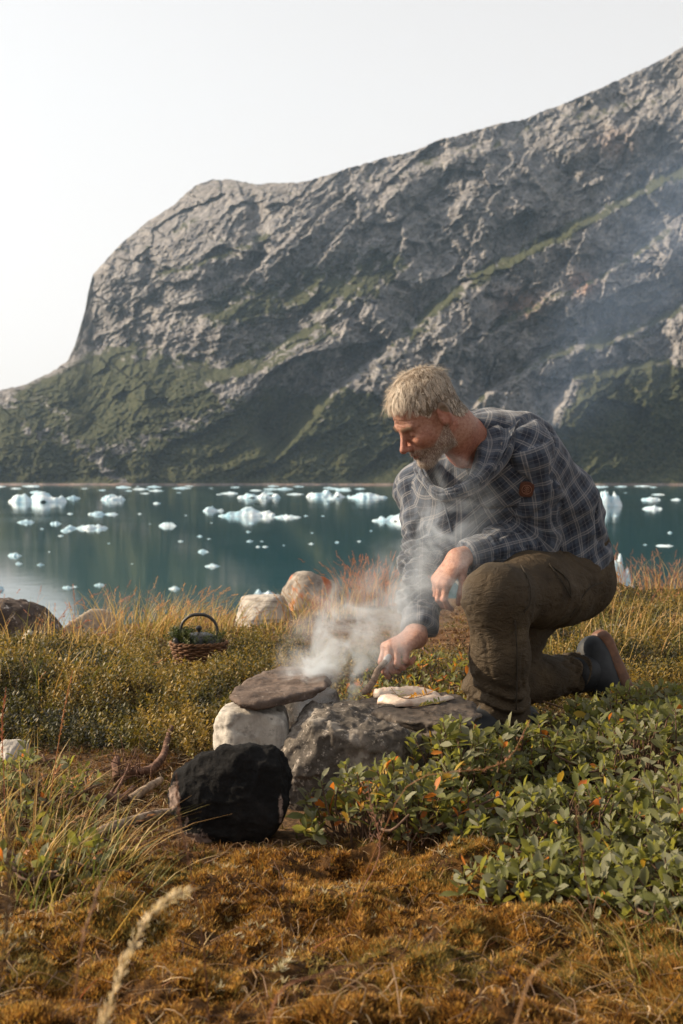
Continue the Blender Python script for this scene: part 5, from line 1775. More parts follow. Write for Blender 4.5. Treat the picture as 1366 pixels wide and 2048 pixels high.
def strands(sel, n, length, direction, width, cols, seed, lift=0.35, seg=4, droop=0.0, clump=0.0, per=40):
    r = np.random.default_rng(seed)
    pick = r.choice(sel, n)
    p = qh[pick] + r.normal(size=(n, 3)) * 0.0012
    nn = (Nh[pick] @ HR)
    dirs = direction(p, r)
    dirs = dirs - nn * np.einsum('ij,ij->i', dirs, nn)[:, None]
    dirs /= np.linalg.norm(dirs, axis=1, keepdims=True) + 1e-9
    L = length(p, r)[:, None]
    Ps = []
    for t in np.linspace(0, 1, seg + 1):
        Ps.append(p + nn * (lift * L * (t - 0.62 * t * t)) + dirs * (L * (0.25 * t + 0.75 * t * t)) + np.array([0, 0, -1.0]) * droop * L * t * t + 0.0015 * nn)
    Ps = np.stack(Ps, 1)
    cols = np.array(cols); c = cols[r.integers(0, len(cols), n)] * r.uniform(0.85, 1.15, n)[:, None]
    if clump:       # strands gather into locks: each follows its nearest guide toward the tip
        ng = max(8, n // per)
        best = np.full(n, 9.0); gi = np.zeros(n, int)
        for k in range(ng):
            d = ((p - p[k]) ** 2).sum(1); m = d < best
            best = np.where(m, d, best); gi = np.where(m, k, gi)
        w = (clump * np.linspace(0, 1, seg + 1) ** 0.8)[None, :, None]
        Ps = Ps * (1 - w) + (Ps[gi] + 0.25 * (Ps[:, :1] - Ps[gi][:, :1])) * w
        tone = r.uniform(0.62, 1.3, ng)
        c = c * tone[gi][:, None]
    side = np.cross(dirs, nn); side /= np.linalg.norm(side, axis=1, keepdims=True) + 1e-9
    w = width * np.linspace(1, 0.25, seg + 1)[None, :, None]
    A = Ps - side[:, None, :] * w / 2; B = Ps + side[:, None, :] * w / 2
    V = np.concatenate([A, B], 1)                   # n, 2(seg+1), 3
    m = seg + 1
    f = np.array([(k, k + 1, k + 1 + m, k + m) for k in range(seg)])
    F = (f[None] + (np.arange(n) * 2 * m)[:, None, None]).reshape(-1, 4)
    W = (V.reshape(-1, 3) * HS) @ HR.T + H0
    return W, F, np.repeat(c, 2 * m, axis=0)


crown = np.array([-0.062, -0.012, 0.108])


def comb(p, r):
    d = p - crown
    out = d / (np.linalg.norm(d, axis=1, keepdims=True) + 1e-9)
    sw = fbm(p[:, 0] * 55, p[:, 1] * 55, p[:, 2] * 55, 2, 77)[:, None]
    v = out + np.array([0.45, 0.0, -0.25]) + np.array([0.4, 1.7, 0.3]) * sw + r.normal(size=p.shape) * 0.20 + np.array([0.0, 0.35, 0.0])
    side = sstep(0.05, 0.07, np.abs(p[:, 1]))[:, None]
    v = v * (1 - 0.7 * side) + side * (np.array([0.15, 0, -1.0]) + r.normal(size=p.shape) * 0.12)
    return v


def hlen(p, r):
    z = p[:, 2]; top = sstep(0.03, 0.085, z)
    return (0.010 + 0.022 * top + 0.010 * sstep(0.02, 0.07, p[:, 0]) * top) * r.uniform(0.45, 1.25, len(p)) * (0.55 + 0.45 * sstep(0.0, 0.02, hairline(p)))


onhead = (qh[:, 2] > -0.075) & (np.linalg.norm(qh, axis=1) < 0.2)
ear_ = (np.abs(qh[:, 1]) > 0.0785) & (qh[:, 2] < 0.035) & (qh[:, 0] > -0.045)
sel = np.where((hair_m > 0) & onhead & ~ear_)[0]
HC = [(0.54, 0.45, 0.35), (0.70, 0.62, 0.52), (0.36, 0.285, 0.21), (0.66, 0.60, 0.53), (0.22, 0.17, 0.125), (0.74, 0.69, 0.62)]
# scalp cap just over the skin so that the strands stand on a full head of hair
capsel = ((hair_m > 0.004) & onhead & ~ear_)
fsel = capsel[Fh].all(1)
used = np.unique(Fh[fsel]); remap = np.full(len(Vh), -1); remap[used] = np.arange(len(used))
th = 0.0015 + 0.004 * sstep(0.0, 0.03, hair_m[used]) * sstep(0.02, 0.09, qh[used, 2]) + 0.002 * ridged(qh[used, 0] * 60, qh[used, 1] * 110, qh[used, 2] * 60, 2, 8)
hcV = Vh[used] + Nh[used] * th[:, None]; hcF = remap[Fh[fsel]]
cc = np.array([0.20, 0.145, 0.095]) * (0.65 + 0.6 * ridged(qh[used, 0] * 70, qh[used, 1] * 160, qh[used, 2] * 70, 2, 8))[:, None]
W, F, C = strands(sel, 16000, hlen, comb, 0.00095, HC, 1, lift=0.5, clump=0.6, per=30)
W2, F2, C2 = strands(sel[qh[sel][:, 2] > 0.06], 1300, lambda p, r: hlen(p, r) * 1.3, lambda p, r: comb(p, r) + r.normal(size=p.shape) * 0.7, 0.0008, HC[:2], 2, lift=0.9)
W = W + 0; k1 = len(hcV); k2 = k1 + len(W)
np_obj("hair", np.concatenate([hcV, W, W2]) - BASE, np.concatenate([hcF, F + k1, F2 + k2]), HAIRM, man, attrs={"tint": np.concatenate([cc, C, C2])})["label"] = "short tousled grey-blond hair"
bsel = np.where((beardmask(qh) > 0.35) & onhead | ((beardmask(qh) > 0.35) & (np.linalg.norm(qh, axis=1) < 0.17)))[0]


def bdir(p, r):
    return np.array([0.25, 0, -1.0]) + r.normal(size=p.shape) * 0.3 + np.column_stack([0 * p[:, 0], p[:, 1] * 3, 0 * p[:, 0]])


W, F, C = strands(bsel, 4200, lambda p, r: (0.005 + 0.006 * sstep(-0.08, -0.10, p[:, 2])) * r.uniform(0.6, 1.3, len(p)), bdir, 0.0009, [(0.40, 0.33, 0.27), (0.56, 0.49, 0.42), (0.26, 0.19, 0.14), (0.20, 0.13, 0.09), (0.52, 0.46, 0.40)], 3, lift=0.5, seg=3)
esel = np.where((np.abs(qh[:, 2] - 0.0175) < 0.005) & (qh[:, 0] > 0.066) & (np.abs(qh[:, 1]) > 0.012) & (np.abs(qh[:, 1]) < 0.048))[0]
np_obj("beard", W - BASE, F, HAIRM, man, attrs={"tint": C})["label"] = "short greying beard"
for es in (esel[qh[esel][:, 1] > 0], esel[qh[esel][:, 1] < 0]):
    W, F, C = strands(es, 170, lambda p, r: np.full(len(p), 0.009), lambda p, r: np.column_stack([-0.2 + 0 * p[:, 0], np.sign(p[:, 1]), 0.15 + 0 * p[:, 0]]) + r.normal(size=p.shape) * 0.25, 0.0009, [(0.22, 0.15, 0.10), (0.34, 0.26, 0.19)], 4, lift=0.35, seg=3)
    np_obj("eyebrow", W - BASE, F, HAIRM, man, attrs={"tint": C})


# ---- shirt
def plaid_mat():
    m = M("checked_flannel", rough=0.9, spec=0.1)
    u = m.attr("plaid_u", "Fac"); v = m.attr("plaid_v", "Fac")

    def lines(c, pitch, offs):
        out = None
        f = m.math('FRACT', m.math('DIVIDE', c, pitch))
        for o, w, s in offs:
            e = m.math('ABSOLUTE', m.math('SUBTRACT', f, o))
            l = m.math('MULTIPLY', m.math('LESS_THAN', e, w / pitch / 2), s)
            out = l if out is None else m.math('MAXIMUM', out, l)
        return out

    def band(c, pitch, o, w):
        f = m.math('FRACT', m.math('DIVIDE', c, pitch))
        return m.math('LESS_THAN', m.math('ABSOLUTE', m.math('SUBTRACT', f, o)), w / pitch / 2)
    p = 0.046
    offs = [(0.16, 0.0023, 0.8), (0.30, 0.0023, 0.8), (0.72, 0.0018, 0.35)]
    lu, lv = lines(u, p, offs), lines(v, p, offs)
    bu, bv = band(u, p, 0.72, 0.017), band(v, p, 0.72, 0.017)
    n = m.noise(m.coord("Object"), 9, 4, 0.6)
    base = m.mix(m.ramp(n, [(0.35, 0.0), (0.65, 1.0)]), (0.046, 0.059, 0.084), (0.063, 0.077, 0.103))
    dk = m.math('MULTIPLY', m.math('ADD', bu, bv), 0.5)
    base = m.mix(dk, base, (0.021, 0.026, 0.040))
    wide = m.math('MULTIPLY', m.math('ADD', band(u, p, 0.23, 0.0075), band(v, p, 0.23, 0.0075)), 0.32)
    base = m.mix(wide, base, (0.15, 0.155, 0.165))
    ln = m.math('MINIMUM', m.math('ADD', m.math('MULTIPLY', lu, 0.75), m.math('MULTIPLY', lv, 0.75)), 1.0)
    weave = m.noise(m.coord("Object"), 420, 2, 0.5)
    ln = m.math('MULTIPLY', ln, m.ramp(weave, [(0.3, 0.6), (0.6, 1.0)]))
    c = m.mix(ln, base, (0.25, 0.24, 0.24))
    m.color(c)
    m.b.inputs["Sheen Weight"].default_value = 0.25
    m.b.inputs["Sheen Roughness"].default_value = 0.5
    m.bump(m.math('ADD', weave, m.math('MULTIPLY', m.noise(m.coord("Object"), 35, 4, 0.6), 2.0)), 0.35, 0.004)
    return m.m


PLAID = plaid_mat()
T_pts = [J["pelvis"] + [0.0, 0, -0.005], J["waist"], J["chest"], J["upper"]]
L_pts = [J["lsh"] + (J["chest"] - J["lsh"]) * 0.2, J["lsh"], 0.5 * (J["lsh"] + J["lel"]) + [0.012, -0.012, 0], J["lel"], 0.5 * (J["lel"] + J["lwr"]), P_(934, 1114, 3.345)]
R_pts = [J["rsh"] + (J["chest"] - J["rsh"]) * 0.2, J["rsh"], 0.5 * (J["rsh"] + J["rel"]) + [0.004, -0.01, 0], J["rel"], 0.5 * (J["rel"] + J["rwr"]), P_(839, 1262, 3.275)]
OPEN = P_(908, 925, 3.27)


def shirt_parts(p):
    t = chain(p, T_pts, [0.163, 0.158, 0.176, 0.125], 0.05, AP, 1.34)
    t = smin(t, ell(p, J["chest"] + AP * 0.06 + LAT * 0.0, (0.155, 0.10, 0.13), np.column_stack([LAT, AP, np.cross(LAT, AP)])), 0.05)
    t = smin(t, chain(p, [P_(905, 985, 3.50), P_(925, 1060, 3.52), P_(985, 1110, 3.55)], [0.105, 0.115, 0.12], 0.04), 0.06)
    l = chain(p, L_pts, [0.074, 0.072, 0.066, 0.062, 0.053, 0.043], 0.03)
    r = chain(p, R_pts, [0.070, 0.066, 0.057, 0.052, 0.048, 0.046], 0.03)
    return t, l, r


def shirt_sdf(p):
    t, l, r = shirt_parts(p)
    top = sstep(0.60, 0.74, p[:, 2])
    d = np.where(top > 0.5, smin(t, l, 0.03), smin(t, l, 0.010 + 0.03 * top))
    d = smin(d, r, 0.03)
    # shoulder yoke
    d = smin(d, rcone(p, J["lsh"] + [0, 0, 0.005], J["upper"] + [0, 0, 0.0], 0.068, 0.07), 0.04)
    d = smin(d, rcone(p, J["rsh"] + [0, 0, 0.01], J["upper"] + [0, 0, 0.0], 0.060, 0.07), 0.04)
    # neck opening
    d = smax(d, -rcone(p, hw(-0.03, 0, -0.06), OPEN, 0.066, 0.058), 0.012)
    # cuffs are cut off square, hem too
    for a, b in ((L_pts[-2], L_pts[-1]), (R_pts[-2], R_pts[-1])):
        ax = unit(b - a)
        near = np.linalg.norm(p - b, axis=1) < 0.09
        d = np.where(near, np.maximum(d, (p - b) @ ax - 0.004), d)
    hem = unit(J["pelvis"] - J["waist"])
    d = smax(d, (p - (J["pelvis"] + [0.0, 0, -0.035])) @ unit(hem * 0.6 + np.array([0.15, 0, -0.8])) - 0.002, 0.01)
    return d


Vs_, Fs_ = surface(shirt_sdf, np.array([0.10, 3.10, 0.20]), np.array([0.90, 3.84, 0.97]), 0.0046)
Vs_ = relax(Vs_, Fs_, 1, 0.3)
Ns = vnormals(Vs_, Fs_)
t, l, r_ = shirt_parts(Vs_)
which = np.argmin(np.stack([t, l - 0.004, r_ - 0.004]), 0)
PUK = {}; PVK = {}; DISP = np.zeros(len(Vs_))
for k, (pts, ref) in ((1, (L_pts, 0.060)), (2, (R_pts, 0.052)), (0, (T_pts, 0.150))):
    pu = pts if k == 0 else [pts[1] - unit(pts[2] - pts[1]) * np.linalg.norm(pts[1] - pts[0])] + list(pts[1:])
    S, A, R = chain_uv(Vs_, pu, cut=(0.35, 1, 0) if k == 0 else (0, 1, 0))
    if k:
        which = np.where((which == k) & ((Vs_ - pts[1]) @ unit(pts[2] - pts[1]) < (-0.022 if k == 1 else 0.0)), 0, which)
    w = which == k
    PUK[k] = A * ref; PVK[k] = S
    tot = sum(np.linalg.norm(np.asarray(pts[i + 1]) - pts[i]) for i in range(len(pts) - 1))
    if k:      # sleeves: rings of folds, closest together at the elbow and above the cuff
        el_s = sum(np.linalg.norm(np.asarray(pts[i + 1]) - pts[i]) for i in range(3))
        wob = 0.022 * fbm(A * 1.4, S * 14, octaves=3, seed=600 + k)
        inner = 0.55 + 0.45 * np.cos(A - (2.2 if k == 1 else 1.0))
        e = np.exp(-((S - el_s) / 0.075) ** 2) * inner
        cf = np.exp(-((S - (tot - (0.045 if k == 1 else 0.10))) / (0.03 if k == 1 else 0.055)) ** 2) * (0.5 if k == 1 else 1.3)
        ph = (S + wob + 0.010 * np.sin(A * 2 + k))
        D = (0.0105 * e + 0.0085 * cf) * np.sin(2 * math.pi * ph / 0.027) + 0.009 * fbm(A * 1.2, S * 11, octaves=3, seed=610 + k)
        D -= 0.007 * np.exp(-(vnoise(A * 0.8 + S * 9, S * 9 - A * 0.7, seed=670 + k) / 0.10) ** 2)
        D += 0.008 * (ridged(A * 0.9 + S * 5, S * 5 - A * 0.4, octaves=2, seed=620 + k) - 0.5)
        band_ = sstep(tot - 0.052, tot - 0.048, S)       # cuff band
        D = D * (1 - 0.75 * band_) + 0.002 * band_ - 0.002 * np.exp(-((S - (tot - 0.051)) / 0.004) ** 2)
    else:
        x = A * 0.15; D = 0.012 * fbm(x * 9 + S * 7, S * 6 - x * 4, octaves=3, seed=630) + 0.014 * (ridged(x * 5 + S * 5.5, S * 3.2 - x * 5, octaves=3, seed=631) - 0.45) * sstep(0.45, 0.30, S)
        D -= 0.008 * np.exp(-(vnoise(x * 5 + S * 8, S * 5 - x * 7, seed=673) / 0.09) ** 2)
        D += 0.012 * (ridged(x * 11, S * 20 + x * 7, octaves=2, seed=632) - 0.5) * np.exp(-((S - 0.045) / 0.05) ** 2)   # bunched at the waist
        D += -0.003 * np.exp(-((S - 0.028) / 0.004) ** 2)
    DISP[w] = D[w]
# armhole seam on the left shoulder: a groove where sleeve meets body
seam = np.exp(-((t - l) / 0.006) ** 2) * (Vs_[:, 2] > 0.66)
DISP -= 0.005 * seam
for _ in range(2):      # soften the step where two cloth panels meet
    S_ = np.zeros(len(Vs_)); c_ = np.zeros(len(Vs_))
    for k in range(4):
        for q in (1, 3):
            np.add.at(S_, Fs_[:, k], DISP[Fs_[:, (k + q) % 4]]); np.add.at(c_, Fs_[:, k], 1)
    DISP = 0.5 * DISP + 0.5 * S_ / c_
Vs2 = Vs_ + Ns * 1.3 * DISP[:, None]
# every cloth panel has its own copy of the vertices along a seam, so that the checks meet there as in sewn cloth
fp = np.sort(which[Fs_], 1)[:, 1]
key = Fs_ * 3 + fp[:, None]
uk, inv = np.unique(key.ravel(), return_inverse=True)
vi, pi = uk // 3, uk % 3
PU = np.choose(pi, [PUK[0][vi], PUK[1][vi], PUK[2][vi]]); PV = np.choose(pi, [PVK[0][vi], PVK[1][vi], PVK[2][vi]])
shirt = np_obj("shirt", Vs2[vi] - BASE, inv.reshape(-1, 4), PLAID, man, attrs={"plaid_u": PU, "plaid_v": PV})
shirt["label"] = "dark blue checked flannel shirt"


# ---- hood and collar: a cowl of cloth round the neck
def ring(pts, n=72):
    P = np.array([P_(*q) for q in pts]); P = np.vstack([P, P[:1]])
    C = np.vstack([P[-2], P, P[1]])
    m = len(P) - 1
    tt = np.linspace(0, m, n, endpoint=False); i = tt.astype(int); u = (tt - i)[:, None]
    p0, p1, p2, p3 = C[i], C[i + 1], C[i + 2], C[i + 3]
    return 0.5 * (2 * p1 + (p2 - p0) * u + (2 * p0 - 5 * p1 + 4 * p2 - p3) * u ** 2 + (3 * p1 - p0 - 3 * p2 + p3) * u ** 3)


#          front bottom      left front        left             nape             right back       right            right front
inner = ring([(886, 982, 3.262), (950, 940, 3.262), (953, 872, 3.335), (918, 830, 3.43), (880, 850, 3.50), (852, 905, 3.46), (850, 945, 3.345)])
low = ring([(888, 1000, 3.285), (940, 960, 3.31), (945, 890, 3.39), (920, 850, 3.46), (885, 880, 3.54), (855, 925, 3.49), (848, 965, 3.37)])
crest = ring([(886, 984, 3.256), (972, 944, 3.240), (1002, 872, 3.295), (962, 820, 3.43), (890, 842, 3.55), (842, 900, 3.50), (843, 946, 3.338)])
outer = ring([(888, 989, 3.254), (986, 942, 3.252), (1032, 856, 3.32), (1034, 820, 3.47), (910, 856, 3.59), (836, 910, 3.54), (838, 954, 3.345)])
tuck = ring([(890, 998, 3.272), (980, 962, 3.30), (1030, 892, 3.40), (1042, 850, 3.53), (915, 885, 3.61), (842, 930, 3.56), (842, 968, 3.37)])
secs = [low, inner, 0.5 * (inner + crest) + [0, 0, -0.006], crest, 0.62 * crest + 0.38 * outer + [0, 0.004, -0.010], outer, 0.5 * (outer + tuck) + [0.004, -0.004, -0.004], tuck]
cross = np.stack(secs, 1)                              # n, 8, 3
cross = np.stack([spline(c, 22) for c in cross])       # n, 22, 3
nr, nc = cross.shape[:2]
uu = np.cumsum(np.r_[0, np.linalg.norm(np.diff(crest, axis=0), axis=1)]); vv = np.linspace(0, 0.16, nc)
U = np.repeat(uu[:, None], nc, 1); Vv = np.repeat(vv[None, :], nr, 0)
wr_ = 0.009 * fbm(U * 16, Vv * 10, octaves=3, seed=640) + 0.010 * (ridged(U * 7 + Vv * 5, Vv * 12, octaves=2, seed=641) - 0.5)
gx = np.gradient(cross, axis=0); gy = np.gradient(cross, axis=1); nn = np.cross(gx, gy); nn /= np.linalg.norm(nn, axis=-1, keepdims=True) + 1e-9
fl = np.sign((nn[:, nc // 2] * (crest - crest.mean(0))).sum(-1).mean()) or 1
cross = cross + nn * fl * wr_[..., None]
idx = np.arange(nr * nc).reshape(nr, nc)
Fq = np.stack([idx, np.roll(idx, -1, 0), np.roll(np.roll(idx, -1, 0), -1, 1), np.roll(idx, -1, 1)], -1)[:, :-1].reshape(-1, 4)
ho = np_obj("hood", cross.reshape(-1, 3) - BASE, Fq, PLAID, man, attrs={"plaid_u": U.ravel(), "plaid_v": Vv.ravel() + 0.01})
ho["label"] = "hood of the checked shirt lying folded round the neck"
md = ho.modifiers.new("thickness", 'SOLIDIFY'); md.thickness = 0.004; md.offset = -1
# hem cord along the hood's edge
edge = np.array([cross[i, 11] for i in range(4, 44)])
cm = M("pale_hem", rough=0.8); cm.color((0.20, 0.18, 0.16))
np_obj("hood_hem", *tube(edge + [0, -0.002, 0.002] - BASE, np.full(len(edge), 0.0017), 6), cm.m, ho)
# ---- leather patch on the sleeve, buttons
def on_shirt(px, py, fallbackY=3.4):
    """nearest point of the shirt along the sight line through a pixel"""
    d = at(px, py, 1.0) - CAMP; d /= np.linalg.norm(d)
    q = Vs2 - CAMP; tq = q @ d
    dist = np.linalg.norm(q - tq[:, None] * d, axis=1)
    c = np.where(dist < 0.006)[0]
    if not len(c): return at(px, py, fallbackY), np.array([0, -1.0, 0])
    i = c[np.argmin(tq[c])]
    return CAMP + d * tq[i], Ns[i]


pm = M("tan_leather_patch", rough=0.6); pm.color(pm.ramp(pm.noise(pm.coord("Object"), 80, 4, 0.6), [(0.3, (0.055, 0.020, 0.013)), (0.7, (0.10, 0.040, 0.024))]))
pe = M("pressed_emblem", rough=0.6); pe.color((0.20, 0.095, 0.06))
c, n = on_shirt(1053, 978)
n = unit(n + np.array([0.0, -0.25, 0])); yv = unit(np.array([0.12, 0, 1.0]) - n * (np.array([0.12, 0, 1.0]) @ n)); xv = np.cross(yv, n)
a = np.linspace(0, 2 * math.pi, 32, endpoint=False)
sq = np.column_stack([np.sign(np.cos(a)) * np.abs(np.cos(a)) ** 0.55, np.sign(np.sin(a)) * np.abs(np.sin(a)) ** 0.55]) * [0.019, 0.021]
rim = [c + n * (0.004 if k else -0.006) + xv * q[0] * (1 if k < 2 else 0.93) + yv * q[1] * (1 if k < 2 else 0.93) + n * (0.0012 if k == 2 else 0) for k in range(3) for q in sq]
rim.append(c + n * 0.0055)
j = np.arange(32); j2 = (j + 1) % 32
Fp = [np.concatenate([np.stack([k * 32 + j, k * 32 + j2, (k + 1) * 32 + j2, (k + 1) * 32 + j], -1) for k in range(2)]), np.stack([64 + j, 64 + j2, np.full(32, 96)], -1)]
po = np_obj("sleeve_patch", np.array(rim) - BASE, Fp, pm.m, man, smooth=False)
po["label"] = "small brown leather patch with a round tree emblem"
em = []
rg = np.array([c + n * 0.0062 + xv * 0.0125 * math.cos(q) + yv * 0.0125 * math.sin(q) for q in np.linspace(0, 2 * math.pi, 25)])
em.append(tube(rg - BASE, np.full(25, 0.0012), 5))
for (x0, y0, x1, y1) in ((0, -0.010, 0, 0.009), (0, -0.002, 0.007, 0.004), (0, -0.002, -0.007, 0.004), (0, 0.003, 0.005, 0.008), (0, 0.003, -0.005, 0.008), (-0.006, -0.009, 0.006, -0.009), (0, -0.006, 0.008, -0.002), (0, -0.006, -0.008, -0.002)):
    em.append(tube(np.array([c + n * 0.0062 + xv * x0 + yv * y0, c + n * 0.0062 + xv * x1 + yv * y1]) - BASE, np.full(2, 0.0013), 5))
np_obj("emblem", *merge(em), pe.m, po)
bmz = M("dull_button", rough=0.4); bmz.color((0.16, 0.15, 0.14))
for px, py in ((931, 972), (957, 974), (905, 985)):
    c, n = on_shirt(px, py)
    V, F = tube(np.array([c, c + n * 0.002, c + n * 0.0035]) - BASE, [0.0052, 0.0055, 0.004], 14)
    np_obj("button", V, F, bmz.m, man)
# placket edge down the chest
pl = [on_shirt(x, y)[0] + [0, -0.003, 0] for x, y in ((868, 955), (882, 990), (895, 1030), (905, 1070))]
np_obj("placket", *tube(spline(pl, 20) - BASE, np.full(20, 0.0030), 6), PLAID, man)


# ---- trousers
LL = [J["lhip"], 0.5 * (J["lhip"] + J["lkn"]) + [0.005, 0.0, 0.006], J["lkn"], 0.5 * (J["lkn"] + J["lan"]) + [-0.004, -0.006, 0], J["lan"] + [0, 0, -0.01]]
RL = [J["rhip"], J["rkn"] + [0, 0, 0.02], 0.5 * (J["rkn"] + J["ran"]) + [0, 0, 0.015], J["ran"] + 0.02 * unit(J["ran"] - J["rkn"])]


def tr_parts(p):
    l = chain(p, LL, [0.110, 0.094, 0.075, 0.069, 0.068], 0.04)
    r = chain(p, RL, [0.105, 0.074, 0.064, 0.056], 0.03)
    return l, r


def trouser_sdf(p):
    l, r = tr_parts(p)
    d = smin(l, r, 0.03)
    pel = chain(p, [J["pelvis"] + [0.015, 0.01, 0.02], J["pelvis"] + [0.02, 0.01, -0.05]], [0.150, 0.150], 0.03, AP, 1.25)
    d = smin(d, pel, 0.05)
    d = smin(d, ell(p, P_(1158, 1165, 3.62), (0.085, 0.10, 0.09)), 0.05)            # seat
    # kneecap of the raised knee
    d = smin(d, ell(p, J["lkn"] + [-0.012, -0.016, 0.012], (0.062, 0.062, 0.060)), 0.05)
    for a, b in ((LL[-2], LL[-1]), (RL[-2], RL[-1])):
        ax = unit(b - a)
        near = np.linalg.norm(p - b, axis=1) < 0.11
        d = np.where(near, np.maximum(d, (p - b) @ ax - 0.002), d)
    return d


Vt, Ft = surface(trouser_sdf, np.array([0.24, 3.02, -0.06]), np.array([0.92, 3.98, 0.62]), 0.0052)
Vt = relax(Vt, Ft, 1, 0.3)
Nt = vnormals(Vt, Ft)
l, r_ = tr_parts(Vt)
DT = np.zeros(len(Vt))
for k, (pts, w) in enumerate(((LL, l <= r_), (RL, l > r_))):
    S, A, R = chain_uv(Vt, pts, cut=(0.2, 1, 0.1))
    ks = np.linalg.norm(np.asarray(pts[1]) - pts[0]) + (np.linalg.norm(np.asarray(pts[2]) - pts[1]) if k == 0 else 0)
    D = -0.0055 * np.exp(-(vnoise(A * 0.9 + S * 4, S * 7 - A * 0.9, seed=680 + k) / 0.09) ** 2) + 0.004 * fbm(A * 1.3, S * 9, octaves=3, seed=650 + k) + 0.006 * (ridged(A * 0.8 + S * 3.5, S * 5 - A * 0.5, octaves=3, seed=660 + k) - 0.5) + 0.004 * (ridged(A * 1.1 + S * 8, S * 11 - A * 0.9, octaves=2, seed=664 + k) ** 2 - 0.3)
    D = D * (1 - 0.85 * np.exp(-((S - ks) / (0.11 if k == 0 else 0.05)) ** 2) * sstep(-2.4, -1.8, A) * sstep(1.9, 1.3, A))
    back = np.exp(-((S - ks) / 0.05) ** 2)
    D += 0.009 * back * np.sin(2 * math.pi * (S + 0.02 * fbm(A * 2, S * 8, seed=655) + 0.012 * np.sin(A)) / 0.03) * (0.5 - 0.5 * np.cos(A - 0.4 * (k == 0))) ** 2
    # stacked folds over the boot
    tot = ks + sum(np.linalg.norm(np.asarray(pts[i + 1]) - pts[i]) for i in range(2 if k == 0 else 1, len(pts) - 1))
    D += 0.010 * np.exp(-((S - tot + 0.05) / 0.05) ** 2) * np.sin(2 * math.pi * (S + 0.015 * np.sin(A * 2)) / 0.036)
    if k == 0:
        # knee panel with stitched edges, cargo pocket on the thigh
        for s0 in (ks - 0.075, ks + 0.115):
            D -= 0.0018 * np.exp(-((S - s0 - 0.006 * np.sin(A * 3)) / 0.0035) ** 2) * (np.abs(A) < 1.9)
        D -= 0.0015 * np.exp(-((A - 0.95) / 0.05) ** 2) * (S > ks - 0.07)
        pk = sstep(0.045, 0.055, S) * sstep(0.20, 0.19, S) * sstep(-1.25, -1.15, A) * sstep(0.45, 0.35, A)
        D += 0.0045 * pk
        D -= 0.004 * np.exp(-((S - 0.085) / 0.004) ** 2) * (A > -1.2) * (A < 0.4)
    DT = np.where(w, D, DT)
for _ in range(2):
    S_ = np.zeros(len(Vt)); c_ = np.zeros(len(Vt))
    for k in range(4):
        for q in (1, 3):
            np.add.at(S_, Ft[:, k], DT[Ft[:, (k + q) % 4]]); np.add.at(c_, Ft[:, k], 1)
    DT = 0.55 * DT + 0.45 * S_ / c_
Vt = Vt + Nt * DT[:, None]
tm = M("brown_canvas_trousers", rough=0.85, spec=0.2)
tn = tm.noise(tm.coord("Object"), 12, 6, 0.6); tw = tm.noise(tm.coord("Object"), 300, 2, 0.5)
tc_ = tm.ramp(tn, [(0.3, (0.036, 0.026, 0.016)), (0.55, (0.064, 0.046, 0.028)), (0.75, (0.095, 0.070, 0.043))])
tm.color(tm.mix(tm.ramp(tm.noise(tm.coord("Object"), 4, 4, 0.6), [(0.5, 0.0), (0.7, 0.5)]), tc_, (0.05, 0.042, 0.032)))
tm.bump(tm.math('ADD', tw, tm.math('MULTIPLY', tm.noise(tm.coord("Object", (22, 22, 40)), 1.0, 5, 0.6, 1.5), 5.0)), 0.55, 0.006)
np_obj("trousers", Vt - BASE, Ft, tm.m, man)["label"] = "worn brown outdoor trousers"
# belt-loop strap, thigh zip and stitched seams as thin raised cords
stm = M("trouser_seam", rough=0.85); stm.color((0.030, 0.023, 0.015))


def on_mesh(Vm, Nm, px, py):
    d = at(px, py, 1.0) - CAMP; d /= np.linalg.norm(d)
    q = Vm - CAMP; tq = q @ d
    dist = np.linalg.norm(q - tq[:, None] * d, axis=1)
    c = np.where(dist < 0.007)[0]
    if not len(c): return None
    i = c[np.argmin(tq[c])]
    return CAMP + d * tq[i] + Nm[i] * 0.0005


for path in ([(1042, 1130), (1058, 1165), (1060, 1205), (1048, 1225)], [(1098, 1128), (1135, 1160), (1142, 1195)], [(1142, 1195), (1125, 1165), (1100, 1130)], [(1205, 1165), (1175, 1180), (1140, 1235)], [(1030, 1240), (1034, 1320), (1032, 1420)]):
    q = [on_mesh(Vt, Nt, *a_) for a_ in path]
    q = [a_ for a_ in q if a_ is not None]
    if len(q) >= 2:
        np_obj("seam", *tube(spline(q, 18) - BASE, np.full(18, 0.0018), 5), stm.m, man)


# ---- boots
lm = M("brown_boot_leather", rough=0.55, spec=0.4)
lm.color(lm.ramp(lm.noise(lm.coord("Object"), 25, 6, 0.65), [(0.3, (0.060, 0.024, 0.011)), (0.55, (0.14, 0.058, 0.026)), (0.8, (0.23, 0.105, 0.048))]))
lm.bump(lm.noise(lm.coord("Object"), 90, 4, 0.6), 0.4, 0.003)
rm = M("boot_shaft_rubber", rough=0.6); rm.color(rm.ramp(rm.noise(rm.coord("Object"), 30, 4, 0.6), [(0.3, (0.010, 0.011, 0.013)), (0.7, (0.022, 0.024, 0.027))]))
som = M("boot_sole_rubber", rough=0.8); som.color((0.05, 0.028, 0.018))


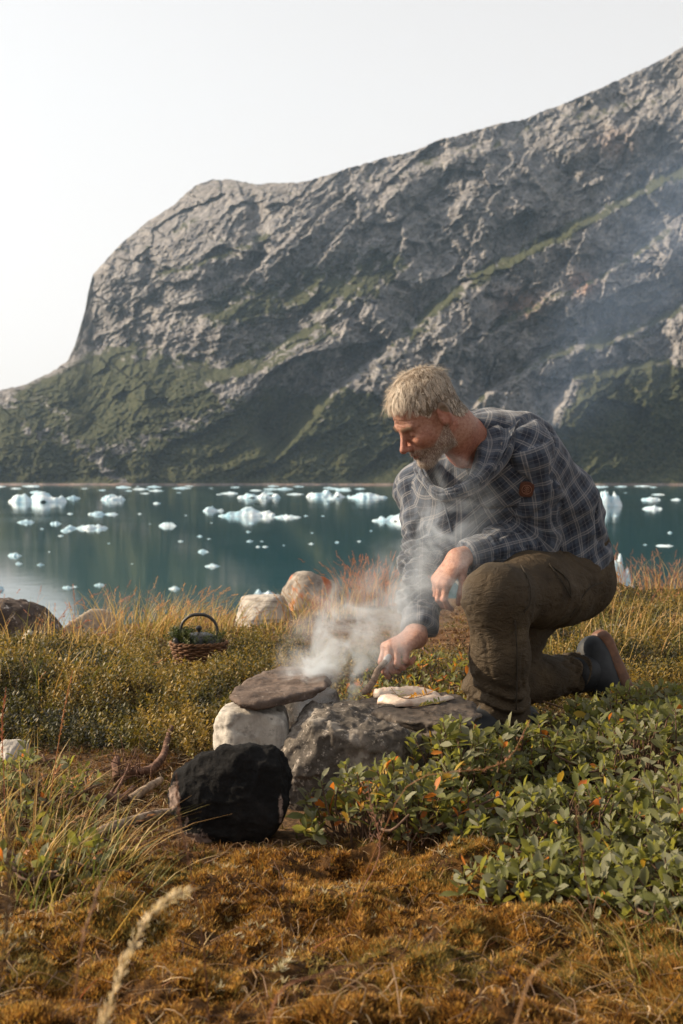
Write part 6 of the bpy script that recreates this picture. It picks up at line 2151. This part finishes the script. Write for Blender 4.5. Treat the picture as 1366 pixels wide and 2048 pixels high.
def boot(ankle, heel, toe, shaft_dir, label):
    bt = empty("boot", (0, 0, 0)); bt.parent = man; bt["label"] = label
    ax = unit(toe - heel); solen = unit(np.cross(ax, np.cross(unit(ankle - heel), ax))) * -1   # out through the sole
    side = np.cross(ax, solen)

    def f(p):
        d = chain(p, [heel - solen * 0.040, heel + ax * 0.09 - solen * 0.052, heel + ax * 0.19 - solen * 0.036, toe - ax * 0.035 - solen * 0.030], [0.042, 0.046, 0.042, 0.034], 0.03, side, 0.95)
        d = smin(d, rcone(p, heel + ax * 0.03 - solen * 0.05, ankle, 0.046, 0.050), 0.03)
        d = smax(d, (p - heel) @ solen - 0.0, 0.006)
        return d
    pts = np.array([heel, toe, ankle])
    V, F = surface(f, pts.min(0) - 0.08, pts.max(0) + 0.08, 0.0055)
    np_obj("upper", V - BASE, F, rm.m, bt)

    def g(p):
        d = chain(p, [heel + solen * 0.002, heel + ax * 0.09 + solen * 0.002, heel + ax * 0.19 + solen * 0.002, toe - ax * 0.035 + solen * 0.002], [0.047, 0.044, 0.051, 0.044], 0.03)
        return smax(smax(d, (p - heel) @ solen - 0.016, 0.006), -((p - heel) @ solen + 0.022), 0.004)
    V, F = surface(g, pts.min(0) - 0.08, pts.max(0) + 0.08, 0.0055)
    np_obj("sole", V - BASE, F, lm.m, bt)
    V, F = tube(np.array([ankle - shaft_dir * 0.015, ankle + shaft_dir * 0.03, ankle + shaft_dir * 0.075]) - BASE, [0.053, 0.055, 0.054], 24)
    np_obj("shaft", V, F, rm.m, bt)


boot(J["ran"] + [0.025, 0.005, 0.004], P_(1206, 1290, 3.80), P_(1250, 1402, 3.78), unit(J["rkn"] - J["ran"]), "dark boot of the kneeling leg with its orange-brown sole turned back")
boot(J["lan"] + [0, 0, 0.0], np.array([J["lan"][0] + 0.06, J["lan"][1] + 0.03, 0.02]), np.array([J["lan"][0] - 0.16, J["lan"][1] - 0.10, 0.02]), np.array([0, 0, 1.0]), "dark brown-soled boot of the planted foot in the shrubs")
# ------------------------------------------------------------------ food, tools, teapot, driftwood
def fillet(name, ctrl, wid, thick, label, seed):
    """soft fish fillet: lofted flattened body with muscle bands"""
    P = spline(ctrl, 44); n = len(P); T = np.gradient(P, axis=0); T /= np.linalg.norm(T, axis=1, keepdims=True)
    m = 26
    t = np.linspace(0, 1, n)
    w = wid * np.interp(t, [0, 0.03, 0.12, 0.4, 0.62, 0.85, 1.0], [0.25, 0.7, 0.95, 1.0, 0.95, 0.6, 0.12])
    h = thick * np.interp(t, [0, 0.04, 0.2, 0.5, 0.8, 1.0], [0.4, 0.85, 1.0, 0.95, 0.6, 0.15])
    a = np.linspace(0, 2 * math.pi, m, endpoint=False)
    V = np.zeros((n, m, 3))
    for i in range(n):
        s = np.cross(T[i], [0, 0, 1.0]); s /= np.linalg.norm(s)
        x = np.sign(np.cos(a)) * np.abs(np.cos(a)) ** 0.8 * w[i] / 2
        z = np.where(np.sin(a) > 0, np.abs(np.sin(a)) ** 0.85 * h[i], -0.002)
        V[i] = P[i] + s * x[:, None] + np.array([0, 0, 1.0]) * z[:, None]
    band = np.abs(((t[:, None] * 15 + 0.9 * np.cos(a)[None, :] * 0.8) % 1) - 0.5) * 2
    up = np.clip(np.sin(a), 0, 1)[None, :]
    V[:, :, 2] -= 0.0030 * sstep(0.72, 1.0, band) * up
    V[:, :, 2] += up * (0.0030 * fbm(V[..., 0] * 60, V[..., 1] * 60, octaves=3, seed=seed) + 0.0015 * fbm(V[..., 0] * 190, V[..., 1] * 190, octaves=2, seed=seed + 1))
    V[:, :, :2] += 0.003 * fbm(V[..., 0] * 45, V[..., 1] * 45, V[..., 2] * 45, 3, seed + 4)[..., None] * [0.6, 1.0]
    V[:, :, 2] += up * 0.004 * fbm(V[..., 0] * 28, V[..., 1] * 28, octaves=2, seed=seed + 5)
    V[:, :, :2] += 0.002 * fbm(V[..., 0] * 80, V[..., 1] * 80, V[..., 2] * 80, 3, seed + 2)[..., None]
    idx = np.arange(n * m).reshape(n, m)
    F = np.stack([idx[:-1], np.roll(idx, -1, 1)[:-1], np.roll(idx, -1, 1)[1:], idx[1:]], -1).reshape(-1, 4)
    Vf = V.reshape(-1, 3); c0, c1 = len(Vf), len(Vf) + 1
    Vf = np.vstack([Vf, V[0].mean(0), V[-1].mean(0)]); j = np.arange(m); j2 = (j + 1) % m
    Tt = np.concatenate([np.stack([np.full(m, c0), j2, j], -1), np.stack([np.full(m, c1), idx[-1][j], idx[-1][j2]], -1)])
    b = P[0].copy()
    o = np_obj(name, Vf - b, [F, Tt], FISH); o.location = b
    tag(o, label, "fish", "fish on the cooking slab")


fm = M("white_fish_flesh", rough=0.42, spec=0.5)
fm.color(fm.ramp(fm.noise(fm.coord("Object"), 60, 5, 0.65), [(0.3, (0.40, 0.26, 0.185)), (0.5, (0.58, 0.455, 0.36)), (0.7, (0.68, 0.58, 0.48))]))
fm.b.inputs["Subsurface Weight"].default_value = 0.15
fm.b.inputs["Subsurface Radius"].default_value = (0.01, 0.006, 0.004)
fm.b.inputs["Subsurface Scale"].default_value = 0.6
fm.bump(fm.noise(fm.coord("Object"), 160, 4, 0.65), 0.5, 0.002)
FISH = fm.m
SZ = SLAB_Z + 0.004


def sl(px, py, dz=0.0):
    return on_plane(px, py, SZ) + [0, 0, dz]


fillet("fish_fillet", [sl(748, 1394), sl(790, 1391), sl(840, 1389), sl(882, 1392)], 0.046, 0.022, "longer pale fish fillet lying behind, herbs across it", 11)
fillet("fish_fillet", [sl(757, 1404), sl(800, 1408), sl(850, 1405), sl(906, 1396)], 0.042, 0.021, "thick pale fish fillet lying in front with a tapering tail", 12)


def sprig(label, pts, cols, seed, n=18, ll=0.016):
    r = np.random.default_rng(seed)
    P = spline(pts, 16)
    b = P[0].copy()
    root = empty("herb_sprig", b); tag(root, label, "herb", "herbs on the fish")
    V, F = tube(P - b, np.linspace(0.0012, 0.0006, 16), 5, False)
    np_obj("stem", V, F, BARK, root)
    ll = ll * 1.4
    lv, lf = leaf_tpl(ll, ll * 0.24, 0.2, 0.1)
    for i in range(n):
        k = 3 + int(12 * i / n); d = unit(P[min(k + 1, 15)] - P[k - 1])
        sd = unit(np.cross(d, [0, 0, 1.0])) * (1 if i % 2 else -1)
        y = unit(d * 0.6 + sd * 0.8 + np.array([0, 0, r.uniform(0.1, 0.9)]))
        fr = frame_from(y, r.uniform(-0.5, 0.5)) * r.uniform(0.75, 1.2)
        o = bpy.data.objects.new("leaf", np_mesh("herb_leaf", lv @ fr.T, lf, mats=[TINT], attrs={"tint": np.tile(np.array(cols[r.integers(0, len(cols))]) * r.uniform(0.8, 1.2), (len(lv), 1))}))
        link(o, root); o.location = P[k] - b


def top(px, py, dz):
    return on_plane(px, py, SZ + dz)


sprig("orange-brown herb sprig laid across the top of the fillets", [top(797, 1393, 0.026), top(815, 1397, 0.027), top(838, 1394, 0.027), top(864, 1386, 0.030)], [(0.36, 0.16, 0.02), (0.45, 0.24, 0.03), (0.25, 0.12, 0.02)], 1)
sprig("green needle-leaved herb sprig against the front fillet", [top(824, 1416, 0.010), top(846, 1412, 0.014), top(866, 1408, 0.016), top(888, 1402, 0.018)], [(0.07, 0.075, 0.012), (0.12, 0.11, 0.02), (0.20, 0.14, 0.02)], 2, 22, 0.014)
sprig("small grey-green herb sprig between the two fillets", [top(783, 1377, 0.026), top(792, 1388, 0.028), top(805, 1396, 0.026)], [(0.12, 0.12, 0.05), (0.16, 0.15, 0.06)], 3, 12, 0.014)

# the stick in his hand: a burnt wooden turner with a pale worn end
wm = M("weathered_wood", rough=0.8, spec=0.2)
wm.color(wm.mix(wm.ramp(wm.noise(wm.coord("Object", (40, 40, 40)), 1.0, 6, 0.7), [(0.45, 0.0), (0.7, 0.7)]), wm.ramp(wm.noise(wm.coord("Object", (90, 90, 90)), 1.0, 4, 0.6), [(0.3, (0.09, 0.06, 0.045)), (0.7, (0.26, 0.19, 0.14))]), (0.05, 0.03, 0.022)))
wm.bump(wm.noise(wm.coord("Object"), 160, 4, 0.7), 0.6, 0.003)
st0 = P_(772, 1322, 3.115); st1 = sl(727, 1391, 0.004)
b = st1.copy()
root = empty("cooking_stick", b); tag(root, "short dark wooden stick gripped in the person's hand, tip on the slab", "stick")
ctrl = [st1, st1 + 0.35 * (st0 - st1) + [0.003, 0, 0], st1 + 0.7 * (st0 - st1) + [-0.002, 0, 0.002], st0]
V, F = tube(spline(ctrl, 18) - b, np.array([0.0045, 0.0075, 0.009, 0.0088, 0.0082, 0.0085, 0.009, 0.0082, 0.0078, 0.0080, 0.0084, 0.0080, 0.0075, 0.0078, 0.0084, 0.0082, 0.0075, 0.007]), 10)
V = V + 0.0012 * np.stack([vnoise(V[:, 0] * 150, V[:, 1] * 150, V[:, 2] * 150, k) for k in range(3)], -1)
np_obj("shaft", V, F, wm.m, root)
pmx = M("pale_worn_end", rough=0.35, spec=0.6); pmx.color((0.30, 0.29, 0.29))
V, F = tube(np.array([st0 - 0.004 * unit(st0 - st1), st0 + 0.008 * unit(st0 - st1), st0 + 0.02 * unit(st0 - st1), st0 + 0.026 * unit(st0 - st1)]) - b, [0.0078, 0.0088, 0.0072, 0.002], 10)
np_obj("end_cap", V, F, pmx.m, root)


# ---- cast-iron teapot in a basket
im = M("cast_iron", rough=0.45, spec=0.5)
im.color(im.ramp(im.noise(im.coord("Object"), 90, 4, 0.6), [(0.3, (0.012, 0.011, 0.011)), (0.7, (0.035, 0.032, 0.030))]))
im.bump(im.noise(im.coord("Object"), 220, 3, 0.6), 0.3, 0.002)
kc = P_(398, 1300, 4.65)   # at the far side of the heath mat
gz0 = float(ground_z(kc[0], kc[1], False))
KS = 4.65 / FPX                     # metres per photograph pixel there
kz = P_(398, 1325, 4.65)[2]
root = empty("teapot", (kc[0], kc[1], kz)); tag(root, "black cast-iron teapot with tall arched handle set in the basket", "teapot")


def lathe(prof, seg=40):
    prof = np.array(prof); n = len(prof); a = np.arange(seg) * 2 * math.pi / seg
    V = np.stack([prof[:, 0:1] * np.cos(a), prof[:, 0:1] * np.sin(a), np.repeat(prof[:, 1:2], seg, 1)], -1).reshape(-1, 3)
    i = np.arange(n - 1)[:, None] * seg; j = np.arange(seg)[None, :]; j2 = (j + 1) % seg
    return V, [np.stack([i + j, i + j2, i + seg + j2, i + seg + j], -1).reshape(-1, 4)]


lidz = P_(398, 1272, 4.65)[2] - kz
np_obj("pot", *lathe([(0.001, 0.004), (0.05, 0.006), (0.075, 0.03), (0.082, 0.055), (0.074, lidz - 0.012), (0.058, lidz - 0.002), (0.056, lidz), (0.05, lidz - 0.002)]), im.m, root)
lid = np_obj("lid", *lathe([(0.054, lidz), (0.052, lidz + 0.004), (0.04, lidz + 0.009), (0.02, lidz + 0.012), (0.006, lidz + 0.014), (0.001, lidz + 0.014)]), im.m, root)
np_obj("knob", *lathe([(0.004, lidz + 0.013), (0.004, lidz + 0.019), (0.010, lidz + 0.024), (0.0115, lidz + 0.030), (0.008, lidz + 0.036), (0.001, lidz + 0.038)], 20), im.m, lid)
hw_ = 37 * KS; ht = P_(398, 1229, 4.65)[2] - kz; h0 = lidz - 0.004
ha = np.array([(-hw_ * 0.93, 0, h0 - 0.008), (-hw_ * 1.0, 0, h0 + 0.022), (-hw_ * 0.86, 0, h0 + (ht - h0) * 0.66), (-hw_ * 0.45, 0, ht - 0.005), (0, 0, ht), (hw_ * 0.45, 0, ht - 0.005), (hw_ * 0.86, 0, h0 + (ht - h0) * 0.66), (hw_ * 1.0, 0, h0 + 0.022), (hw_ * 0.93, 0, h0 - 0.008)])
np_obj("handle", *tube(spline(ha, 48), np.interp(np.linspace(0, 1, 48), [0, 0.25, 0.5, 0.75, 1], [0.0042, 0.0055, 0.0066, 0.0055, 0.0042]), 10), im.m, root)
for s in (-1, 1):
    np_obj("lug", *tube(np.array([(s * hw_ * 0.80, 0, h0 - 0.022), (s * hw_ * 0.93, 0, h0 - 0.006), (s * hw_ * 0.96, 0, h0 + 0.008)]), [0.010, 0.009, 0.005], 10), im.m, root)
np_obj("spout", *tube(np.array([(-0.05, -0.045, lidz * 0.55), (-0.068, -0.066, lidz * 0.8), (-0.078, -0.078, lidz * 1.0)]), [0.016, 0.011, 0.008], 12), im.m, root)

# basket: stakes and woven rods
bmz2 = M("brown_wicker", rough=0.75, spec=0.25)
bmz2.color(bmz2.ramp(bmz2.noise(bmz2.coord("Object"), 45, 4, 0.6), [(0.3, (0.055, 0.026, 0.013)), (0.55, (0.14, 0.068, 0.032)), (0.8, (0.26, 0.14, 0.07))]))
bz = P_(398, 1332, 4.65)[2] + 0.012
root = empty("wicker_basket", (kc[0], kc[1], bz)); tag(root, "round brown wicker basket sunk in the heath around the teapot", "basket")
bh = P_(398, 1284, 4.65)[2] - bz; r0, r1 = 46 * KS, 56 * KS
nst = 26
for i in range(nst):
    a = 2 * math.pi * i / nst
    pts = [((r0 + (r1 - r0) * f) * math.cos(a), (r0 + (r1 - r0) * f) * math.sin(a), bh * f * 1.04) for f in np.linspace(0, 1, 5)]
    np_obj("stake", *tube(np.array(pts), np.full(5, 0.0022), 5), bmz2.m, root)
for k in range(9):
    f = (k + 0.5) / 9
    a = np.linspace(0, 2 * math.pi, 157)
    rr = r0 + (r1 - r0) * f + 0.0042 * np.cos(a * nst / 2 + math.pi * k)
    pts = np.column_stack([rr * np.cos(a), rr * np.sin(a), np.full(157, bh * f) + 0.0012 * np.sin(a * 5 + k)])
    np_obj("woven_rod", *tube(pts, np.full(157, bh / 9 * 0.50), 6, False), bmz2.m, root)
a = np.linspace(0, 2 * math.pi, 120)
rimp = []
for q in (0, math.pi):
    pts = np.column_stack([(r1 + 0.003 * np.cos(a * 16 + q)) * np.cos(a), (r1 + 0.003 * np.cos(a * 16 + q)) * np.sin(a), np.full(120, bh) + 0.003 * np.sin(a * 16 + q)])
    np_obj("rim", *tube(pts, np.full(120, 0.0036), 6, False), bmz2.m, root)
# crowberry sprigs filling the basket round the pot
r = np.random.default_rng(77); n = 300
aa = np.where(r.random(n) < 0.6, r.normal(math.pi, 0.8, n), r.uniform(0, 2 * math.pi, n)); q = r.uniform(0.6, 0.98, n) * r1
pos = np.column_stack([kc[0] + q * np.cos(aa), kc[1] + q * np.sin(aa), bz + bh * r.uniform(0.88, 1.08, n) + 0.012 * (np.cos(aa) < -0.4)])
tv, tf = sprig_tpl(3, 16, 0.034, 0.008, 0.0032)
R = rot_z(r.uniform(0, 6.28, n)) @ rot_x(r.normal(size=n) * 0.8) * r.uniform(0.8, 1.4, n)[:, None, None]
gc = np.array([(0.018, 0.028, 0.006), (0.032, 0.044, 0.008), (0.06, 0.065, 0.014)])[r.integers(0, 3, n)] * r.uniform(0.7, 1.3, n)[:, None]
V, F, C = scatter(tv, tf, pos, R, gc)
tag(np_obj("basket_greens", V, F, TINT, attrs={"tint": C}, smooth=False), "green crowberry sprigs packed into the basket round the teapot", "sprigs", kind="stuff")

# ---- driftwood
dm = M("driftwood", rough=0.85, spec=0.15)
gr = dm.noise(dm.coord("Object", (14, 60, 60)), 1.4, 6, 0.65)
dm.color(dm.ramp(gr, [(0.32, (0.07, 0.048, 0.034)), (0.5, (0.24, 0.175, 0.125)), (0.7, (0.42, 0.33, 0.25))]))
dm.bump(gr, 0.8, 0.006)
dk = M("dark_driftwood", rough=0.85, spec=0.15)
gr = dk.noise(dk.coord("Object", (14, 50, 50)), 1.4, 6, 0.65)
dk.color(dk.ramp(gr, [(0.32, (0.035, 0.018, 0.012)), (0.52, (0.13, 0.070, 0.048)), (0.72, (0.28, 0.17, 0.12))]))
dk.bump(gr, 0.8, 0.006)


def gpx(px, py, dz=0.0):
    p = on_plane(px, py, 0.0); z = float(ground_z(p[0], p[1]))
    return np.array([p[0], p[1], z + dz])


def wood(name, label, ctrl, rad, mat, seed, branches=(), cat="driftwood"):
    P = spline(ctrl, 26); b = P[0].copy()
    rr = np.interp(np.linspace(0, 1, 26), np.linspace(0, 1, len(rad)), rad)
    V, F = tube(P - b, rr, 12)
    N = V - np.repeat(P - b, 12, 0)[:len(V)] if False else None
    V = V + 0.16 * max(rad) * np.stack([fbm(V[:, 0] * 35, V[:, 1] * 35, V[:, 2] * 35 + k * 9, 3, seed + k) for k in range(3)], -1)
    if branches:
        root = empty(name, b); tag(root, label, cat, "pieces of driftwood")
        np_obj("trunk", V, F, mat, root)
        for bc, br in branches:
            Q = spline(bc, 12); V2, F2 = tube(Q - b, np.interp(np.linspace(0, 1, 12), np.linspace(0, 1, len(br)), br), 8)
            V2 = V2 + 0.2 * max(br) * np.stack([fbm(V2[:, 0] * 60, V2[:, 1] * 60, V2[:, 2] * 60 + k * 9, 2, seed + k) for k in range(3)], -1)
            np_obj("branch", V2, F2, mat, root)
    else:
        o = np_obj(name, V, F, mat); o.location = b
        tag(o, label, cat, "pieces of driftwood")


wood("driftwood", "long pale curved driftwood branch lying up to the soot-black stone", [gpx(178, 1680, 0.006), gpx(230, 1668, 0.010), gpx(275, 1655, 0.012), gpx(305, 1640, 0.016), gpx(350, 1632, 0.014), gpx(395, 1632, 0.010)], [0.007, 0.011, 0.0105, 0.009, 0.008, 0.006], dm.m, 1)
wood("driftwood", "bent driftwood limb with one end rising off the ground", [gpx(232, 1565, 0.012), gpx(262, 1562, 0.014), gpx(292, 1558, 0.013), gpx(312, 1546, 0.014), gpx(328, 1530, 0.022), gpx(335, 1510, 0.034), gpx(343, 1500, 0.055)], [0.008, 0.012, 0.012, 0.010, 0.009, 0.008, 0.006], dk.m, 2,
     branches=[([gpx(236, 1572, 0.012), gpx(232, 1562, 0.03), gpx(234, 1556, 0.04)], [0.011, 0.010, 0.008])])
wood("driftwood", "short straight pale driftwood piece beside the bent limb", [gpx(262, 1602, 0.010), gpx(290, 1590, 0.016), gpx(322, 1575, 0.020)], [0.010, 0.0095, 0.008], dm.m, 3)
wood("driftwood", "dark rotten root lying in the shade of the bent limb", [gpx(168, 1618, 0.008), gpx(205, 1608, 0.014), gpx(245, 1602, 0.012), gpx(268, 1590, 0.02)], [0.006, 0.011, 0.010, 0.007], dk.m, 4,
     branches=[([gpx(215, 1605, 0.01), gpx(235, 1590, 0.03), gpx(262, 1575, 0.04)], [0.004, 0.003, 0.0015]), ([gpx(225, 1604, 0.01), gpx(250, 1588, 0.045), gpx(258, 1580, 0.06)], [0.004, 0.003, 0.0015])])
wood("bark_chip", "thin curl of bark near the small light grey stone", [gpx(88, 1533, 0.008), gpx(112, 1530, 0.010), gpx(142, 1530, 0.008)], [0.003, 0.006, 0.003], dk.m, 5, cat="bark")
wood("twig", "forked dark twig behind the hand that holds the stick", [gpx(870, 1345, 0.02), gpx(845, 1330, 0.05), gpx(828, 1316, 0.07), gpx(822, 1305, 0.09)], [0.004, 0.0045, 0.004, 0.003], dk.m, 6, cat="twig")
# wiry dead heather on the bent limb
r = np.random.default_rng(88); c = gpx(262, 1572, 0.03)
root = empty("heather_tangle", c); tag(root, "wiry tangle of dark dead heather caught on the driftwood", "heather")
for k in range(26):
    p0 = r.normal(size=3) * [0.02, 0.015, 0.008]; p1 = p0 + r.normal(size=3) * 0.02 + [0, 0, 0.012]; p2 = p1 + r.normal(size=3) * 0.02 + [0, 0, 0.010]
    np_obj("twig", *tube(spline([p0, p1, p2], 6), np.linspace(0.0014, 0.0006, 6), 4), dk.m, root)
# ------------------------------------------------------------------ smoke
def smoke_volume(name, label, ctrl, radii, dens, seed, color, noise_scale, thr, stretch=(1, 1, 1), aniso=0.3, contrast=0.25, step=0.02):
    """a hull following the plume's path; density falls off from the path and is broken up by turbulence"""
    P = spline(ctrl, 30); R = np.interp(np.linspace(0, 1, 30), np.linspace(0, 1, len(radii)), radii)
    b = P[0].copy()
    V, F = tube(P - b, R * 1.0, 20)
    o = np_obj(name, V, F, None, smooth=True)
    o.location = b
    mt = bpy.data.materials.new(name + "_air"); mt.use_nodes = True
    nt = mt.node_tree; nt.nodes.clear(); N, Lk = nt.nodes, nt.links
    out = N.new("ShaderNodeOutputMaterial"); pv = N.new("ShaderNodeVolumePrincipled")
    pv.inputs["Color"].default_value = (*color, 1); pv.inputs["Anisotropy"].default_value = aniso
    tc = N.new("ShaderNodeTexCoord")

    def mth(op, a, b_=0.0, clamp=False):
        x = N.new("ShaderNodeMath"); x.operation = op; x.use_clamp = clamp
        for s, v in ((x.inputs[0], a), (x.inputs[1], b_)):
            if hasattr(v, 'links'): Lk.new(v, s)
            else: s.default_value = v
        return x.outputs[0]
    # swirl the coordinates, then measure the distance to a handful of puffs strung along the path
    wn_ = N.new("ShaderNodeTexNoise"); wn_.inputs["Scale"].default_value = noise_scale * 0.45; wn_.inputs["Detail"].default_value = 3
    Lk.new(tc.outputs["Object"], wn_.inputs["Vector"])
    sub = N.new("ShaderNodeVectorMath"); sub.operation = 'SUBTRACT'; sub.inputs[1].default_value = (0.5, 0.5, 0.5); Lk.new(wn_.outputs["Color"], sub.inputs[0])
    scl = N.new("ShaderNodeVectorMath"); scl.operation = 'SCALE'; scl.inputs["Scale"].default_value = float(np.mean(radii)) * 0.9; Lk.new(sub.outputs[0], scl.inputs[0])
    add = N.new("ShaderNodeVectorMath"); Lk.new(tc.outputs["Object"], add.inputs[0]); Lk.new(scl.outputs[0], add.inputs[1])
    total = None
    k = max(5, len(ctrl) + 2)
    Q = spline(ctrl, k); RQ = np.interp(np.linspace(0, 1, k), np.linspace(0, 1, len(radii)), radii); DQ = np.interp(np.linspace(0, 1, k), np.linspace(0, 1, len(dens)), dens)
    for i in range(k):
        ds = N.new("ShaderNodeVectorMath"); ds.operation = 'DISTANCE'; ds.inputs[1].default_value = tuple(Q[i] - b); Lk.new(add.outputs[0], ds.inputs[0])
        f = mth('SUBTRACT', 1.0, mth('DIVIDE', ds.outputs["Value"], float(RQ[i]) * 0.95), True)
        f = mth('MULTIPLY', mth('MULTIPLY', f, f), float(DQ[i]))
        total = f if total is None else mth('ADD', total, f)
    mp = N.new("ShaderNodeMapping"); mp.inputs["Scale"].default_value = stretch; Lk.new(add.outputs[0], mp.inputs[0])
    n1 = N.new("ShaderNodeTexNoise"); n1.inputs["Scale"].default_value = noise_scale; n1.inputs["Detail"].default_value = 6; n1.inputs["Roughness"].default_value = 0.6; n1.inputs["Distortion"].default_value = 0.6
    Lk.new(mp.outputs[0], n1.inputs["Vector"])
    g = mth('DIVIDE', mth('SUBTRACT', n1.outputs[0], thr), contrast, True)
    Lk.new(mth('MULTIPLY', total, g), pv.inputs["Density"])
    Lk.new(pv.outputs[0], out.inputs["Volume"])
    try: mt.cycles.volume_step_rate = 1.0
    except Exception: pass
    o.data.materials.append(mt)
    tag(o, label, "smoke", kind="stuff")
    return o


smoke_volume("smoke", "dense white smoke boiling up from the gap between the stones", [P_(592, 1450, 2.97), P_(625, 1400, 3.0), P_(650, 1340, 3.03), P_(682, 1280, 3.06), P_(735, 1235, 3.08), P_(810, 1180, 3.1), P_(875, 1120, 3.12)],
             [0.06, 0.10, 0.15, 0.18, 0.19, 0.18, 0.16], [42, 62, 42, 18, 9, 5.5, 4], 1, (0.88, 0.94, 1.0), 14, 0.46, contrast=0.16)
smoke_volume("smoke", "thin pale smoke drifting up across the person's sleeves and chest", [P_(800, 1240, 3.1), P_(850, 1150, 3.11), P_(880, 1070, 3.12), P_(905, 1000, 3.13), P_(940, 930, 3.15)],
             [0.13, 0.16, 0.16, 0.14, 0.11], [4, 7, 8.5, 6.5, 2.5], 2, (0.84, 0.92, 1.0), 13, 0.46, contrast=0.15)
smoke_volume("smoke", "faint blue smoke veil trailing away over the mountain slope", [P_(1000, 950, 3.9), P_(1110, 830, 4.1), P_(1220, 690, 4.3), P_(1330, 520, 4.6), P_(1480, 330, 5.0)],
             [0.12, 0.22, 0.34, 0.46, 0.55], [0.4, 0.8, 1.0, 1.0, 0.8], 3, (0.5, 0.68, 1.0), 3.2, 0.33, aniso=0.1, contrast=0.4)
